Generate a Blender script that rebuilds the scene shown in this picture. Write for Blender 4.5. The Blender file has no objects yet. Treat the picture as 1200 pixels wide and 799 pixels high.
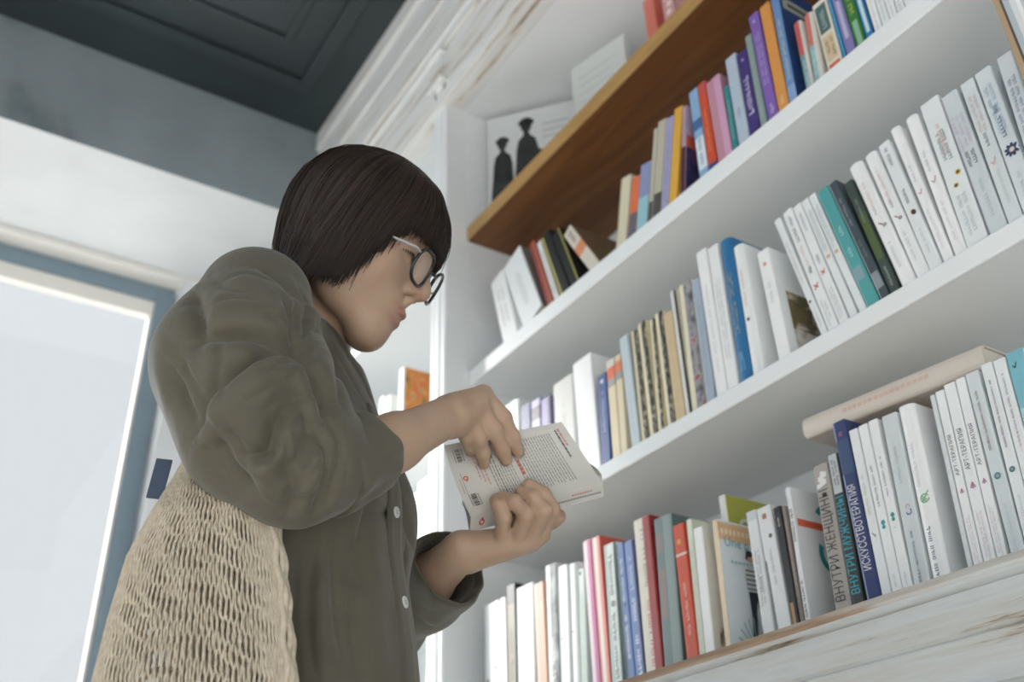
import bpy, bmesh, math, random
import numpy as np
from mathutils import Vector, Matrix, Euler

PI = math.pi
C = bpy.context.scene.collection
random.seed(7)
CZ = 0.82                      # eye height of the photographer above the floor

# ------------------------------------------------------------------ helpers
def lin(h):
    h = h.lstrip('#')
    v = [int(h[i:i+2], 16)/255.0 for i in (0, 2, 4)]
    return tuple((c/12.92 if c <= 0.04045 else ((c+0.055)/1.055)**2.4) for c in v) + (1.0,)

MATS = {}
def new_mat(name):
    m = bpy.data.materials.new(name); m.use_nodes = True
    nt = m.node_tree; b = nt.nodes['Principled BSDF']
    return m, nt, b

def node(nt, kind, **kw):
    n = nt.nodes.new(kind)
    for k, v in kw.items():
        if k in n.inputs: n.inputs[k].default_value = v
        else: setattr(n, k, v)
    return n

def paper(hexcol, rough=0.5, var=0.04, scale=60.0, bump=0.0, name=None):
    """plain painted or printed surface with a little procedural unevenness"""
    key = ('paper', hexcol, rough, var, scale, bump)
    if key in MATS: return MATS[key]
    m, nt, b = new_mat((name or 'print') + '_' + hexcol.lstrip('#'))
    c = lin(hexcol)
    tc = node(nt, 'ShaderNodeTexCoord')
    nz = node(nt, 'ShaderNodeTexNoise', Scale=scale, Detail=4.0)
    nt.links.new(tc.outputs['Object'], nz.inputs['Vector'])
    mx = node(nt, 'ShaderNodeMix', data_type='RGBA')
    mx.inputs[6].default_value = tuple(x*(1-var) for x in c[:3]) + (1,)
    mx.inputs[7].default_value = tuple(min(1, x*(1+var)) for x in c[:3]) + (1,)
    nt.links.new(nz.outputs['Fac'], mx.inputs[0])
    nt.links.new(mx.outputs[2], b.inputs['Base Color'])
    b.inputs['Roughness'].default_value = rough
    if bump:
        bp = node(nt, 'ShaderNodeBump', Strength=bump, Distance=0.002)
        nt.links.new(nz.outputs['Fac'], bp.inputs['Height'])
        nt.links.new(bp.outputs['Normal'], b.inputs['Normal'])
    MATS[key] = m
    return m

def ramp_mat(key, stops, scale=(1, 1, 1), noise=6.0, detail=5.0, rough=0.5, distort=0.0, bump=0.0, voronoi=False):
    """noise through a colour ramp; used for wood, worn paint, mottled pictures"""
    if key in MATS: return MATS[key]
    m, nt, b = new_mat(key)
    tc = node(nt, 'ShaderNodeTexCoord')
    mp = node(nt, 'ShaderNodeMapping'); mp.inputs['Scale'].default_value = scale
    nt.links.new(tc.outputs['Object'], mp.inputs['Vector'])
    if voronoi:
        nz = node(nt, 'ShaderNodeTexVoronoi', Scale=noise); out = nz.outputs['Distance']
    else:
        nz = node(nt, 'ShaderNodeTexNoise', Scale=noise, Detail=detail, Distortion=distort); out = nz.outputs['Fac']
    nt.links.new(mp.outputs['Vector'], nz.inputs['Vector'])
    cr = node(nt, 'ShaderNodeValToRGB')
    el = cr.color_ramp.elements
    while len(el) > 1: el.remove(el[-1])
    el[0].position = stops[0][0]; el[0].color = lin(stops[0][1])
    for p, h in stops[1:]:
        e = el.new(p); e.color = lin(h)
    nt.links.new(out, cr.inputs['Fac'])
    nt.links.new(cr.outputs['Color'], b.inputs['Base Color'])
    b.inputs['Roughness'].default_value = rough
    if bump:
        bp = node(nt, 'ShaderNodeBump', Strength=bump, Distance=0.003)
        nt.links.new(out, bp.inputs['Height']); nt.links.new(bp.outputs['Normal'], b.inputs['Normal'])
    MATS[key] = m
    return m

def smooth(me, on=True):
    me.polygons.foreach_set('use_smooth', [on]*len(me.polygons))

def link(name, me, mats, parent=None, loc=None):
    o = bpy.data.objects.new(name, me)
    for m in (mats if isinstance(mats, (list, tuple)) else [mats]):
        if m: me.materials.append(m)
    C.objects.link(o)
    if parent: o.parent = parent
    if loc is not None: o.location = loc
    return o

def tag(o, label=None, cat=None, group=None, kind=None):
    if label: o['label'] = label
    if cat: o['category'] = cat
    if group: o['group'] = group
    if kind: o['kind'] = kind
    return o

def empty(name, loc=(0, 0, 0), rot=None):
    o = bpy.data.objects.new(name, None); C.objects.link(o)
    o.location = loc; o.empty_display_size = 0.05
    if rot: o.rotation_euler = rot
    return o

class MB:
    """collects shapes and links them as ONE mesh object"""
    def __init__(s): s.v, s.f, s.mi = [], [], []
    def add(s, v, f, mi=0):
        n = len(s.v); s.v += [tuple(p) for p in v]
        s.f += [tuple(i+n for i in q) for q in f]; s.mi += [mi]*len(f); return s
    def box(s, x0, x1, y0, y1, z0, z1, mi=0):
        v = [(x, y, z) for x in (x0, x1) for y in (y0, y1) for z in (z0, z1)]
        f = [(0, 1, 3, 2), (4, 6, 7, 5), (0, 4, 5, 1), (2, 3, 7, 6), (0, 2, 6, 4), (1, 5, 7, 3)]
        return s.add(v, f, mi)
    def prism(s, poly, a, b, axis='x', mi=0):
        """poly in the two other axes, extruded from a to b along axis"""
        n = len(poly); v = []
        for t in (a, b):
            for p, q in poly:
                v.append((t, p, q) if axis == 'x' else ((p, t, q) if axis == 'y' else (p, q, t)))
        f = [tuple(range(n))[::-1], tuple(range(n, 2*n))] + [(i, (i+1) % n, n+(i+1) % n, n+i) for i in range(n)]
        return s.add(v, f, mi)
    def tube(s, pts, r, n=8, mi=0, closed=False, cap=True):
        pts = [Vector(p) for p in pts]; k = len(pts)
        rr = r if isinstance(r, (list, tuple)) else [r]*k
        rings = []; prev = None
        for i, p in enumerate(pts):
            d = (pts[(i+1) % k]-pts[i-1]) if closed else (pts[min(i+1, k-1)]-pts[max(i-1, 0)])
            d.normalize()
            if prev is None:
                u = d.orthogonal().normalized()
            else:
                u = (prev - d*prev.dot(d)).normalized()
            prev = u; w = d.cross(u)
            rings.append([p+(u*math.cos(2*PI*j/n)+w*math.sin(2*PI*j/n))*rr[i] for j in range(n)])
        v = [q for ring in rings for q in ring]; f = []
        for i in range(k if closed else k-1):
            a = i*n; b = ((i+1) % k)*n
            f += [(a+j, a+(j+1) % n, b+(j+1) % n, b+j) for j in range(n)]
        if not closed and cap:
            f += [tuple(range(n))[::-1], tuple(range((k-1)*n, k*n))]
        return s.add(v, f, mi)
    def mesh(s, name):
        me = bpy.data.meshes.new(name); me.from_pydata(s.v, [], s.f); me.update()
        bm = bmesh.new(); bm.from_mesh(me); bmesh.ops.recalc_face_normals(bm, faces=bm.faces)
        bm.to_mesh(me); bm.free()
        return me
    def build(s, name, mats, parent=None, bevel=0.0, seg=2, shade=False, loc=None):
        me = s.mesh(name)
        o = link(name, me, mats, parent, loc)
        if any(s.mi): me.polygons.foreach_set('material_index', s.mi)
        if shade: smooth(me)
        if bevel:
            md = o.modifiers.new('Bevel', 'BEVEL'); md.width = bevel; md.segments = seg; md.limit_method = 'ANGLE'
        return o

# ------------------------------------------------------------------ materials of the place
WHITE_PAINT = paper('#eceff0', 0.55, 0.03, 9.0, 0.05, 'shelf_paint')
def worn_paint(key, stretch, tone=1.0):
    m, nt, b = new_mat(key)
    tc = node(nt, 'ShaderNodeTexCoord')
    mp = node(nt, 'ShaderNodeMapping'); mp.inputs['Scale'].default_value = stretch
    nt.links.new(tc.outputs['Object'], mp.inputs['Vector'])
    n1 = node(nt, 'ShaderNodeTexNoise', Scale=3.0, Detail=8.0, Roughness=0.62)
    n2 = node(nt, 'ShaderNodeTexNoise', Scale=14.0, Detail=6.0, Roughness=0.7)
    for n in (n1, n2): nt.links.new(mp.outputs['Vector'], n.inputs['Vector'])
    cr = node(nt, 'ShaderNodeValToRGB'); el = cr.color_ramp.elements
    el[0].position = 0.30; el[0].color = lin('#77695f')
    el[1].position = 0.40; el[1].color = lin('#d9d6d0')
    e = el.new(0.345); e.color = lin('#b7a794')
    e = el.new(0.56); e.color = lin('#e2e4e4')
    e = el.new(0.75); e.color = lin('#cfd3d4')
    ad = node(nt, 'ShaderNodeMath', operation='ADD')
    ml = node(nt, 'ShaderNodeMath', operation='MULTIPLY'); ml.inputs[1].default_value = 0.35
    sb = node(nt, 'ShaderNodeMath', operation='SUBTRACT'); sb.inputs[1].default_value = 0.175
    nt.links.new(n2.outputs['Fac'], ml.inputs[0]); nt.links.new(ml.outputs[0], sb.inputs[0])
    nt.links.new(sb.outputs[0], ad.inputs[0]); nt.links.new(n1.outputs['Fac'], ad.inputs[1])
    nt.links.new(ad.outputs[0], cr.inputs['Fac'])
    nt.links.new(cr.outputs['Color'], b.inputs['Base Color'])
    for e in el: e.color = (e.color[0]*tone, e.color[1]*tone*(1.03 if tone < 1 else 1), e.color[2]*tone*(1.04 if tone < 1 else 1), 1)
    b.inputs['Roughness'].default_value = 0.6
    bp = node(nt, 'ShaderNodeBump', Strength=0.35, Distance=0.003)
    nt.links.new(ad.outputs[0], bp.inputs['Height']); nt.links.new(bp.outputs['Normal'], b.inputs['Normal'])
    return m
WORN = worn_paint('worn_white_paint', (0.9, 14.0, 14.0), 1.1)  # tone raised: window light on the frieze is put into the colour
WORN_LEDGE = worn_paint('worn_white_paint_shaded', (0.9, 14.0, 14.0), 0.74)  # same worn paint, shade on ledge and base put into the colour
WORN_EDGE = ramp_mat('worn_edge_paint', [(0.30, '#8a6a50'), (0.44, '#a98e74'), (0.54, '#c3bcb2'), (0.7, '#cfd1cf')], (1.6, 12, 12), 3.0, 7.0, 0.6)
WOOD = ramp_mat('varnished_wood', [(0.3, '#5c371c'), (0.5, '#704521'), (0.7, '#7f532b')], (0.8, 9, 9), 3.0, 6.0, 0.45, 1.2, 0.05)
PLASTER = ramp_mat('wall_plaster', [(0.3, '#d4d7d9'), (0.5, '#dadddf'), (0.75, '#dfe2e4')], (1, 1, 1), 4.0, 6.0, 0.8, 0.4, 0.15)
BEAM = ramp_mat('shaded_plaster', [(0.28, '#6c767a'), (0.42, '#8d979b'), (0.75, '#9aa4a8')], (1, 1, 1), 3.5, 7.0, 0.85, 0.3, 0.2)  # beam face painted in shade, as it faces away from the window
CEIL = ramp_mat('dark_ceiling_paint', [(0.3, '#2b3336'), (0.6, '#343e41'), (0.8, '#3c4647')], (1, 1, 1), 2.0, 3.0, 0.55)
FLOOR = ramp_mat('floor_boards', [(0.3, '#c9c4bb'), (0.55, '#d8d3cb'), (0.8, '#e2ded6')], (1, 9, 1), 3.0, 6.0, 0.5)
FRAME = paper('#7d8f9b', 0.5, 0.05, 20, 0.03, 'frame_paint')
TRIMW = paper('#e9e6e0', 0.6, 0.03, 12, 0.03, 'trim_paint')

def glass_mat():
    """thin tinted pane: lets daylight through and mirrors a little"""
    m = bpy.data.materials.new('window_glass'); m.use_nodes = True; nt = m.node_tree
    nt.nodes.remove(nt.nodes['Principled BSDF'])
    t = node(nt, 'ShaderNodeBsdfTransparent'); t.inputs['Color'].default_value = (0.85, 0.853, 0.856, 1)
    g = node(nt, 'ShaderNodeBsdfGlossy', Roughness=0.02)
    mx = node(nt, 'ShaderNodeMixShader'); mx.inputs[0].default_value = 0.04
    nt.links.new(t.outputs[0], mx.inputs[1]); nt.links.new(g.outputs[0], mx.inputs[2])
    nt.links.new(mx.outputs[0], nt.nodes['Material Output'].inputs['Surface'])
    return m
GLASS = glass_mat()
LENS = bpy.data.materials.new('lens_glass'); LENS.use_nodes = True
LENS.node_tree.nodes['Principled BSDF'].inputs['Alpha'].default_value = 0.12
LENS.node_tree.nodes['Principled BSDF'].inputs['Roughness'].default_value = 0.03

# ------------------------------------------------------------------ the setting
def struct(name, mb, mat, bevel=0.0, parent=None):
    o = mb.build(name, mat, parent, bevel)
    if not parent: o['kind'] = 'structure'
    return o
struct('ground', MB().box(-14, -3.36, -9, 9, -0.3, -0.05), paper('#cfcdc8', 0.8, 0.05, 3.0))
struct('floor', MB().box(-3.36, 1.85, -2.75, 1.6, -0.1, 0.0), FLOOR)
X0 = -2.63
cz = 2.52 + CZ
mb = MB().box(X0-0.75, 1.85, -2.75, 1.6, cz, cz+0.12)
mb.box(-2.45, -2.40, -2.6, 0.77, cz-0.02, cz); mb.box(-2.45, 1.7, 0.77, 0.82, cz-0.02, cz)   # flat moulding round a ceiling panel
mb.box(-2.28, -2.255, -2.6, 0.655, cz-0.012, cz); mb.box(-2.28, 1.7, 0.655, 0.68, cz-0.012, cz)
struct('ceiling', mb, CEIL, 0.004)
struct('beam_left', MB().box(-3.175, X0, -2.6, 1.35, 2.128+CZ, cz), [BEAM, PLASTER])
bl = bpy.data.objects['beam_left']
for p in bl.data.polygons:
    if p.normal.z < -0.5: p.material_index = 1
struct('wall_left', MB().box(-3.36, -3.175, 0.662, 1.6, 0, cz).box(-3.36, -3.175, -2.6, 0.662, 2.128+CZ, cz).box(-3.36, -3.175, -2.6, -0.62, 0, 2.128+CZ), PLASTER)
struct('wall_right', MB().box(1.7, 1.85, -2.6, 1.6, 0, cz), PLASTER)
struct('wall_front', MB().box(1.2, 1.85, -2.75, -2.6, 0, cz).box(-3.36, 1.2, -2.75, -2.6, 3.05, cz), PLASTER)
struct('wall_back', MB().box(-3.36, 1.85, 1.335, 1.5, 0, cz), PLASTER)
struct('trim_1', MB().box(-3.262, -3.172, -0.62, 0.735, 2.105+CZ, 2.129+CZ), TRIMW, 0.004)
# glazed door to the street with its frame
def glazed(name, y0, y1, ztop):
    r = empty(name, (-3.28, y0, 0)); r['kind'] = 'structure'; r['label'] = 'tall glazed street door in a blue grey frame'
    def bx(mb, a, b, c, d, e, f): return mb.box(a+3.28, b+3.28, c-y0, d-y0, e, f)
    w = 0.062
    f = MB(); bx(f, -3.31, -3.25, y0, y0+w, 0.0, ztop); bx(f, -3.31, -3.25, y1-w, y1, 0.0, ztop)
    bx(f, -3.31, -3.25, y0+w, y1-w, ztop-w, ztop); bx(f, -3.31, -3.25, y0+w, y1-w, 0, w)
    f.build('door_frame', FRAME, r, 0.004)
    g = MB(); z1 = ztop-w
    bx(g, -3.30, -3.262, y0+w, y1-w, z1-0.062, z1); bx(g, -3.30, -3.262, y0+w, y0+w+0.012, w, z1-0.062)
    bx(g, -3.30, -3.262, y1-w-0.012, y1-w, w, z1-0.062)
    g.build('glazing_bead', TRIMW, r, 0.003)
    p = MB(); bx(p, -3.284, -3.278, y0+w+0.01, y1-w-0.01, w, z1-0.05)
    p.build('glass_pane', GLASS, r)
glazed('door_1', -0.62, 0.655, 2.104+CZ)

# ------------------------------------------------------------------ the bookcase
bc = tag(empty('bookcase', (0, 0, 0)), 'white painted built-in bookcase with worn cornice and one varnished wooden shelf', 'bookcase')
YB = 1.29; XR = 0.45; XL = -2.63
P0, P1 = -1.762, -1.69
b = MB().box(XL, XR, YB, YB+0.03, 0.0, 1.9+CZ); b.build('back_panel', WHITE_PAINT, bc)
def shelf(x0, x1, z0, z1, m=WHITE_PAINT, y0=1.0, nm='shelf'):
    return MB().box(x0, x1, y0, YB, z0+CZ, z1+CZ).build(nm, m, bc, 0.0025)
shelf(P1, XR, 1.059, 1.097); shelf(P1, XR, 0.666, 0.695); shelf(P1, XR, 0.27, 0.303)
w = shelf(P1, XR, 1.460, 1.501, WOOD, 1.0, 'wooden_shelf'); w['label'] = 'varnished brown wooden shelf board'
for z0, z1 in ((1.46, 1.50), (1.06, 1.098), (0.666, 0.695), (0.27, 0.303)): shelf(XL, P0+0.012, z0, z1)
# upright between the bays: panel plus moulded pilaster
MB().box(P0+0.012, P1, 1.0, YB, 0.0, 1.885+CZ).build('side_panel', WHITE_PAINT, bc, 0.002)
MB().box(XR, XR+0.06, 0.94, YB, 0.0, 1.885+CZ).build('side_panel', WHITE_PAINT, bc, 0.002)
MB().box(XL, XL+0.05, 0.94, YB, 0.0, 1.885+CZ).build('side_panel', WHITE_PAINT, bc, 0.002)
prof = [(P0, 1.0), (P0, 0.944), (P0+0.008, 0.937), (P0+0.018, 0.937), (P0+0.021, 0.942), (P0+0.028, 0.942), (P0+0.031, 0.935),
        (P0+0.045, 0.935), (P0+0.048, 0.942), (P0+0.055, 0.942), (P0+0.058, 0.937), (P1-0.004, 0.937), (P1, 0.941), (P1, 1.0)]
MB().prism(prof, 0.303+CZ, 1.99+CZ, 'z').build('pilaster', WHITE_PAINT, bc)
cap = MB().box(P0-0.004, P1+0.004, 0.918, 1.0, 1.97+CZ, 1.985+CZ).box(P0+0.004, P1-0.004, 0.922, 1.0, 1.985+CZ, 2.075+CZ).box(P0-0.004, P1+0.004, 0.914, 1.0, 2.075+CZ, 2.085+CZ)
cap.build('capital', WORN, bc, 0.004)
# frieze: boards, battens and the bead above the opening
fr = MB().box(XL, XR+0.06, 0.937, 0.99, 1.885+CZ, cz)
fr.box(XL, XR+0.06, 0.925, 0.937, 1.885+CZ, 1.915+CZ).box(XL, XR+0.06, 0.930, 0.937, 1.925+CZ, 1.94+CZ)
fr.box(XL, XR+0.06, 0.928, 0.937, 2.10+CZ, 2.135+CZ).box(XL, XR+0.06, 0.922, 0.937, 2.135+CZ, 2.15+CZ)
fr.box(XL, XR+0.06, 0.929, 0.937, 2.30+CZ, 2.33+CZ).box(XL, XR+0.06, 0.924, 0.937, 2.44+CZ, cz)
fr.build('frieze', WORN, bc, 0.003)
MB().box(XL, XR+0.06, 0.99, YB, 1.885+CZ, 1.915+CZ).build('soffit_board', WHITE_PAINT, bc)
# base cabinet with moulded worn ledge
pr = [(1.0, 0.303), (0.915, 0.303), (0.905, 0.300), (0.900, 0.292), (0.900, 0.285), (0.905, 0.279), (0.9, 0.2775), (0.898, 0.24), (0.901, 0.237),
      (0.898, 0.234), (0.898, 0.19), (0.91, 0.185), (0.918, 0.165), (0.928, 0.155), (0.932, 0.13), (0.96, 0.12), (1.0, 0.12)]
lg = MB().prism([(y, z+CZ) for y, z in pr], XL, XR+0.06, 'x')
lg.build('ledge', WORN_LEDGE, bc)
MB().prism([(y, z+CZ) for y, z in [(0.9145, 0.3035), (0.9045, 0.3005), (0.8993, 0.292), (0.8993, 0.2885), (0.905, 0.2885), (0.915, 0.300)]], XL, XR+0.06, 'x').build('ledge_edge', WORN_EDGE, bc)
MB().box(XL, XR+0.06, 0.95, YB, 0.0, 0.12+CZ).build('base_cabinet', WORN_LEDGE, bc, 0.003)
for k in range(4):
    xa = XL+0.06+k*0.78
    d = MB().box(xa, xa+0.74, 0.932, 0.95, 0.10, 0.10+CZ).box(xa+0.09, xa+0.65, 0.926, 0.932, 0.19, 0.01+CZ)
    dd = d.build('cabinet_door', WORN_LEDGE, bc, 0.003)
    MB().tube([(xa+0.70, 0.932, 0.5), (xa+0.70, 0.912, 0.5)], 0.012, 10).build('knob', FRAME, dd, 0.002)
# book table: key, x of the foot, thickness, height, lean in degrees, y of the spine
BOOKS = [
  ('a1', -1.5596, 0.0554, 0.197, -14.3, 1.012),
  ('a2', -1.4793, 0.0728, 0.213, -20.0, 1.012),
  ('a3', -1.3874, 0.0217, 0.208, -16.5, 1.012),
  ('a4', -1.3627, 0.0153, 0.192, -16.6, 1.012),
  ('a5', -1.3411, 0.0318, 0.196, -17.7, 1.012),
  ('a6', -1.3038, 0.0277, 0.178, -18.4, 1.012),
  ('a7', -1.2386, 0.0291, 0.165, -29.6, 1.012),
  ('a9', -1.1637, 0.0303, 0.152, 14.5, 1.012),
  ('a10', -1.1273, 0.0227, 0.132, 14.5, 1.012),
  ('a11', -1.1022, 0.0301, 0.141, 14.5, 1.012),
  ('a12', -1.0694, 0.0099, 0.202, 14.5, 1.012),
  ('a13', -1.0576, 0.0232, 0.206, 14.5, 1.012),
  ('a14', -1.0311, 0.0189, 0.196, 14.5, 1.012),
  ('a15', -1.0099, 0.0201, 0.201, 14.5, 1.012),
  ('a16', -0.9787, 0.0099, 0.190, 12.0, 1.012),
  ('a17', -0.9260, 0.0214, 0.204, 1.8, 1.012),
  ('a18', -0.9022, 0.0189, 0.203, 1.6, 1.012),
  ('a19', -0.8788, 0.0332, 0.190, 0.7, 1.012),
  ('a20', -0.8440, 0.0110, 0.149, 2.1, 1.012),
  ('a21', -0.8297, 0.0241, 0.202, 1.5, 1.012),
  ('a22', -0.8040, 0.0230, 0.190, 1.7, 1.012),
  ('a23', -0.7788, 0.0133, 0.211, 1.5, 1.012),
  ('a24', -0.7615, 0.0206, 0.244, 0.9, 1.012),
  ('a25', -0.7393, 0.0211, 0.242, 1.8, 1.012),
  ('a26', -0.7165, 0.0153, 0.263, 2.6, 1.012),
  ('a27', -0.6835, 0.0155, 0.149, 2.5, 1.012),
  ('a28', -0.6663, 0.0182, 0.146, 4.2, 1.012),
  ('a29', -0.6368, 0.0274, 0.150, 0.4, 1.012),
  ('a30', -0.6067, 0.0049, 0.200, 0.0, 1.012),
  ('a31', -0.6002, 0.0159, 0.200, 0.0, 1.012),
  ('a32', -0.5826, 0.0173, 0.200, 0.0, 1.012),
  ('a33', -0.5637, 0.0140, 0.200, 0.0, 1.012),
  ('a34', -0.5481, 0.0122, 0.200, 0.0, 1.012),
  ('a35', -0.5343, 0.0119, 0.200, 0.0, 1.012),
  ('a36', -0.5209, 0.0118, 0.200, 0.0, 1.012),
  ('a37', -0.5075, 0.0116, 0.200, 0.0, 1.012),
  ('a38', -0.4943, 0.0145, 0.200, 0.0, 1.012),
  ('b0', -1.5803, 0.0590, 0.256, 2.0, 1.012),
  ('b01', -1.5122, 0.0357, 0.228, 2.0, 1.012),
  ('b02', -1.4734, 0.0318, 0.223, 2.0, 1.012),
  ('b03', -1.4386, 0.0338, 0.211, 2.0, 1.012),
  ('b1', -1.3929, 0.0653, 0.224, 1.3, 1.012),
  ('b2', -1.3160, 0.0572, 0.238, -1.2, 1.012),
  ('b3', -1.2570, 0.0261, 0.177, 2.7, 1.012),
  ('b4', -1.2249, 0.0222, 0.195, 1.3, 1.012),
  ('b5', -1.2011, 0.0167, 0.193, 1.7, 1.012),
  ('b6', -1.1723, 0.0231, 0.222, -1.4, 1.012),
  ('b7', -1.1476, 0.0211, 0.218, 0.1, 1.012),
  ('b8', -1.1230, 0.0197, 0.224, -0.4, 1.012),
  ('b9', -1.1014, 0.0137, 0.214, 2.2, 1.012),
  ('b10', -1.0789, 0.0186, 0.219, 0.3, 1.012),
  ('b11', -1.0574, 0.0217, 0.206, -0.0, 1.012),
  ('b12', -1.0337, 0.0134, 0.240, -0.1, 1.012),
  ('b13', -1.0187, 0.0297, 0.238, 1.6, 1.012),
  ('b14', -0.9849, 0.0182, 0.230, 0.9, 1.012),
  ('b15', -0.9625, 0.0229, 0.275, 0.3, 1.012),
  ('b16', -0.9380, 0.0224, 0.267, 0.8, 1.012),
  ('b17', -0.9140, 0.0253, 0.263, 1.2, 1.012),
  ('b18', -0.8870, 0.0211, 0.236, 1.2, 1.012),
  ('b19', -0.8321, 0.0225, 0.196, -0.9, 1.012),
  ('b20', -0.7507, 0.0112, 0.233, -10.0, 1.012),
  ('b21', -0.7378, 0.0179, 0.234, -8.7, 1.012),
  ('b22', -0.7181, 0.0152, 0.231, -8.6, 1.012),
  ('b23', -0.6994, 0.0125, 0.231, -9.0, 1.012),
  ('b24', -0.6833, 0.0120, 0.231, -9.5, 1.012),
  ('b25', -0.6696, 0.0196, 0.227, -9.1, 1.012),
  ('b26', -0.6472, 0.0138, 0.226, -9.3, 1.012),
  ('b27', -0.6315, 0.0131, 0.209, -7.6, 1.012),
  ('b28', -0.6159, 0.0219, 0.229, -7.8, 1.012),
  ('b29', -0.5922, 0.0194, 0.228, -6.7, 1.012),
  ('b30', -0.5710, 0.0171, 0.228, -5.6, 1.012),
  ('b31', -0.5522, 0.0142, 0.239, -4.4, 1.012),
  ('b32', -0.5364, 0.0176, 0.238, -2.2, 1.012),
  ('b33', -0.5172, 0.0276, 0.241, -0.6, 1.012),
  ('b34', -0.4866, 0.0233, 0.230, -0.9, 1.012),
  ('b35', -0.4617, 0.0183, 0.229, 0.2, 1.012),
  ('b36', -0.4418, 0.0213, 0.229, 0.6, 1.012),
  ('b37', -0.4189, 0.0194, 0.228, 2.8, 1.012),
  ('c1', -1.6377, 0.0544, 0.246, -0.4, 1.000),
  ('c2', -1.5807, 0.0181, 0.246, 0.2, 1.000),
  ('c3', -1.5610, 0.0301, 0.263, 0.7, 1.000),
  ('c4', -1.5294, 0.0553, 0.248, 1.5, 1.000),
  ('c5', -1.4655, 0.0310, 0.241, -0.1, 1.000),
  ('c6', -1.4329, 0.0325, 0.263, 1.6, 1.000),
  ('c7', -1.3971, 0.0263, 0.250, 2.4, 1.000),
  ('c8', -1.3692, 0.0273, 0.246, 2.5, 1.000),
  ('c9', -1.3403, 0.0161, 0.229, 3.0, 1.000),
  ('c10', -1.3090, 0.0220, 0.273, -0.4, 1.000),
  ('c11', -1.2853, 0.0228, 0.271, -0.3, 1.000),
  ('c12', -1.2609, 0.0307, 0.248, 1.4, 1.000),
  ('c13', -1.2212, 0.0190, 0.241, -0.4, 1.000),
  ('c14', -1.2007, 0.0223, 0.238, -0.1, 1.000),
  ('c15', -1.1768, 0.0397, 0.264, 0.8, 1.000),
  ('c16', -1.1354, 0.0406, 0.249, 2.7, 1.000),
  ('c17', -1.0853, 0.0249, 0.226, 0.6, 1.000),
  ('c18', -1.0588, 0.0109, 0.226, 1.9, 1.000),
  ('c19', -1.0463, 0.0180, 0.207, 2.2, 1.000),
  ('c21', -1.0057, 0.0100, 0.207, 2.2, 1.000),
  ('c22', -0.9334, 0.0189, 0.196, 0.9, 1.000),
  ('c23', -0.9084, 0.0250, 0.194, -0.4, 1.000),
  ('c24', -0.8818, 0.0129, 0.186, 0.5, 1.000),
  ('c25', -0.8673, 0.0058, 0.183, 0.9, 1.000),
  ('c26', -0.8599, 0.0079, 0.205, 2.0, 1.000),
  ('c27', -0.8099, 0.0241, 0.215, 2.4, 1.000),
  ('c28', -0.7829, 0.0162, 0.221, 2.1, 1.000),
  ('c29', -0.7606, 0.0203, 0.260, 0.9, 1.000),
  ('c30', -0.7387, 0.0132, 0.240, 1.2, 1.000),
  ('c31', -0.7238, 0.0136, 0.240, 1.3, 1.000),
  ('c32', -0.7087, 0.0131, 0.240, 1.5, 1.000),
  ('c33', -0.6939, 0.0213, 0.237, 2.9, 1.000),
  ('c34', -0.6710, 0.0226, 0.239, 3.0, 1.000),
  ('c35', -0.6229, 0.0060, 0.235, 3.0, 1.000),
  ('c36', -0.6153, 0.0110, 0.236, 3.0, 1.000),
  ('c37', -0.6027, 0.0145, 0.239, 3.0, 1.000),
  ('c38', -0.5866, 0.0116, 0.239, 3.0, 1.000),
  ('c39', -0.5701, 0.0163, 0.239, 2.2, 1.000),
  ('c40', -0.5523, 0.0137, 0.241, 3.0, 1.000),
  ('c41', -0.5370, 0.0144, 0.239, 3.0, 1.000),
  ('c42', -0.5198, 0.0208, 0.240, 2.7, 1.000),
]
Z_ROW = {"a": 1.097, "b": 0.695, "c": 0.303}
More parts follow.
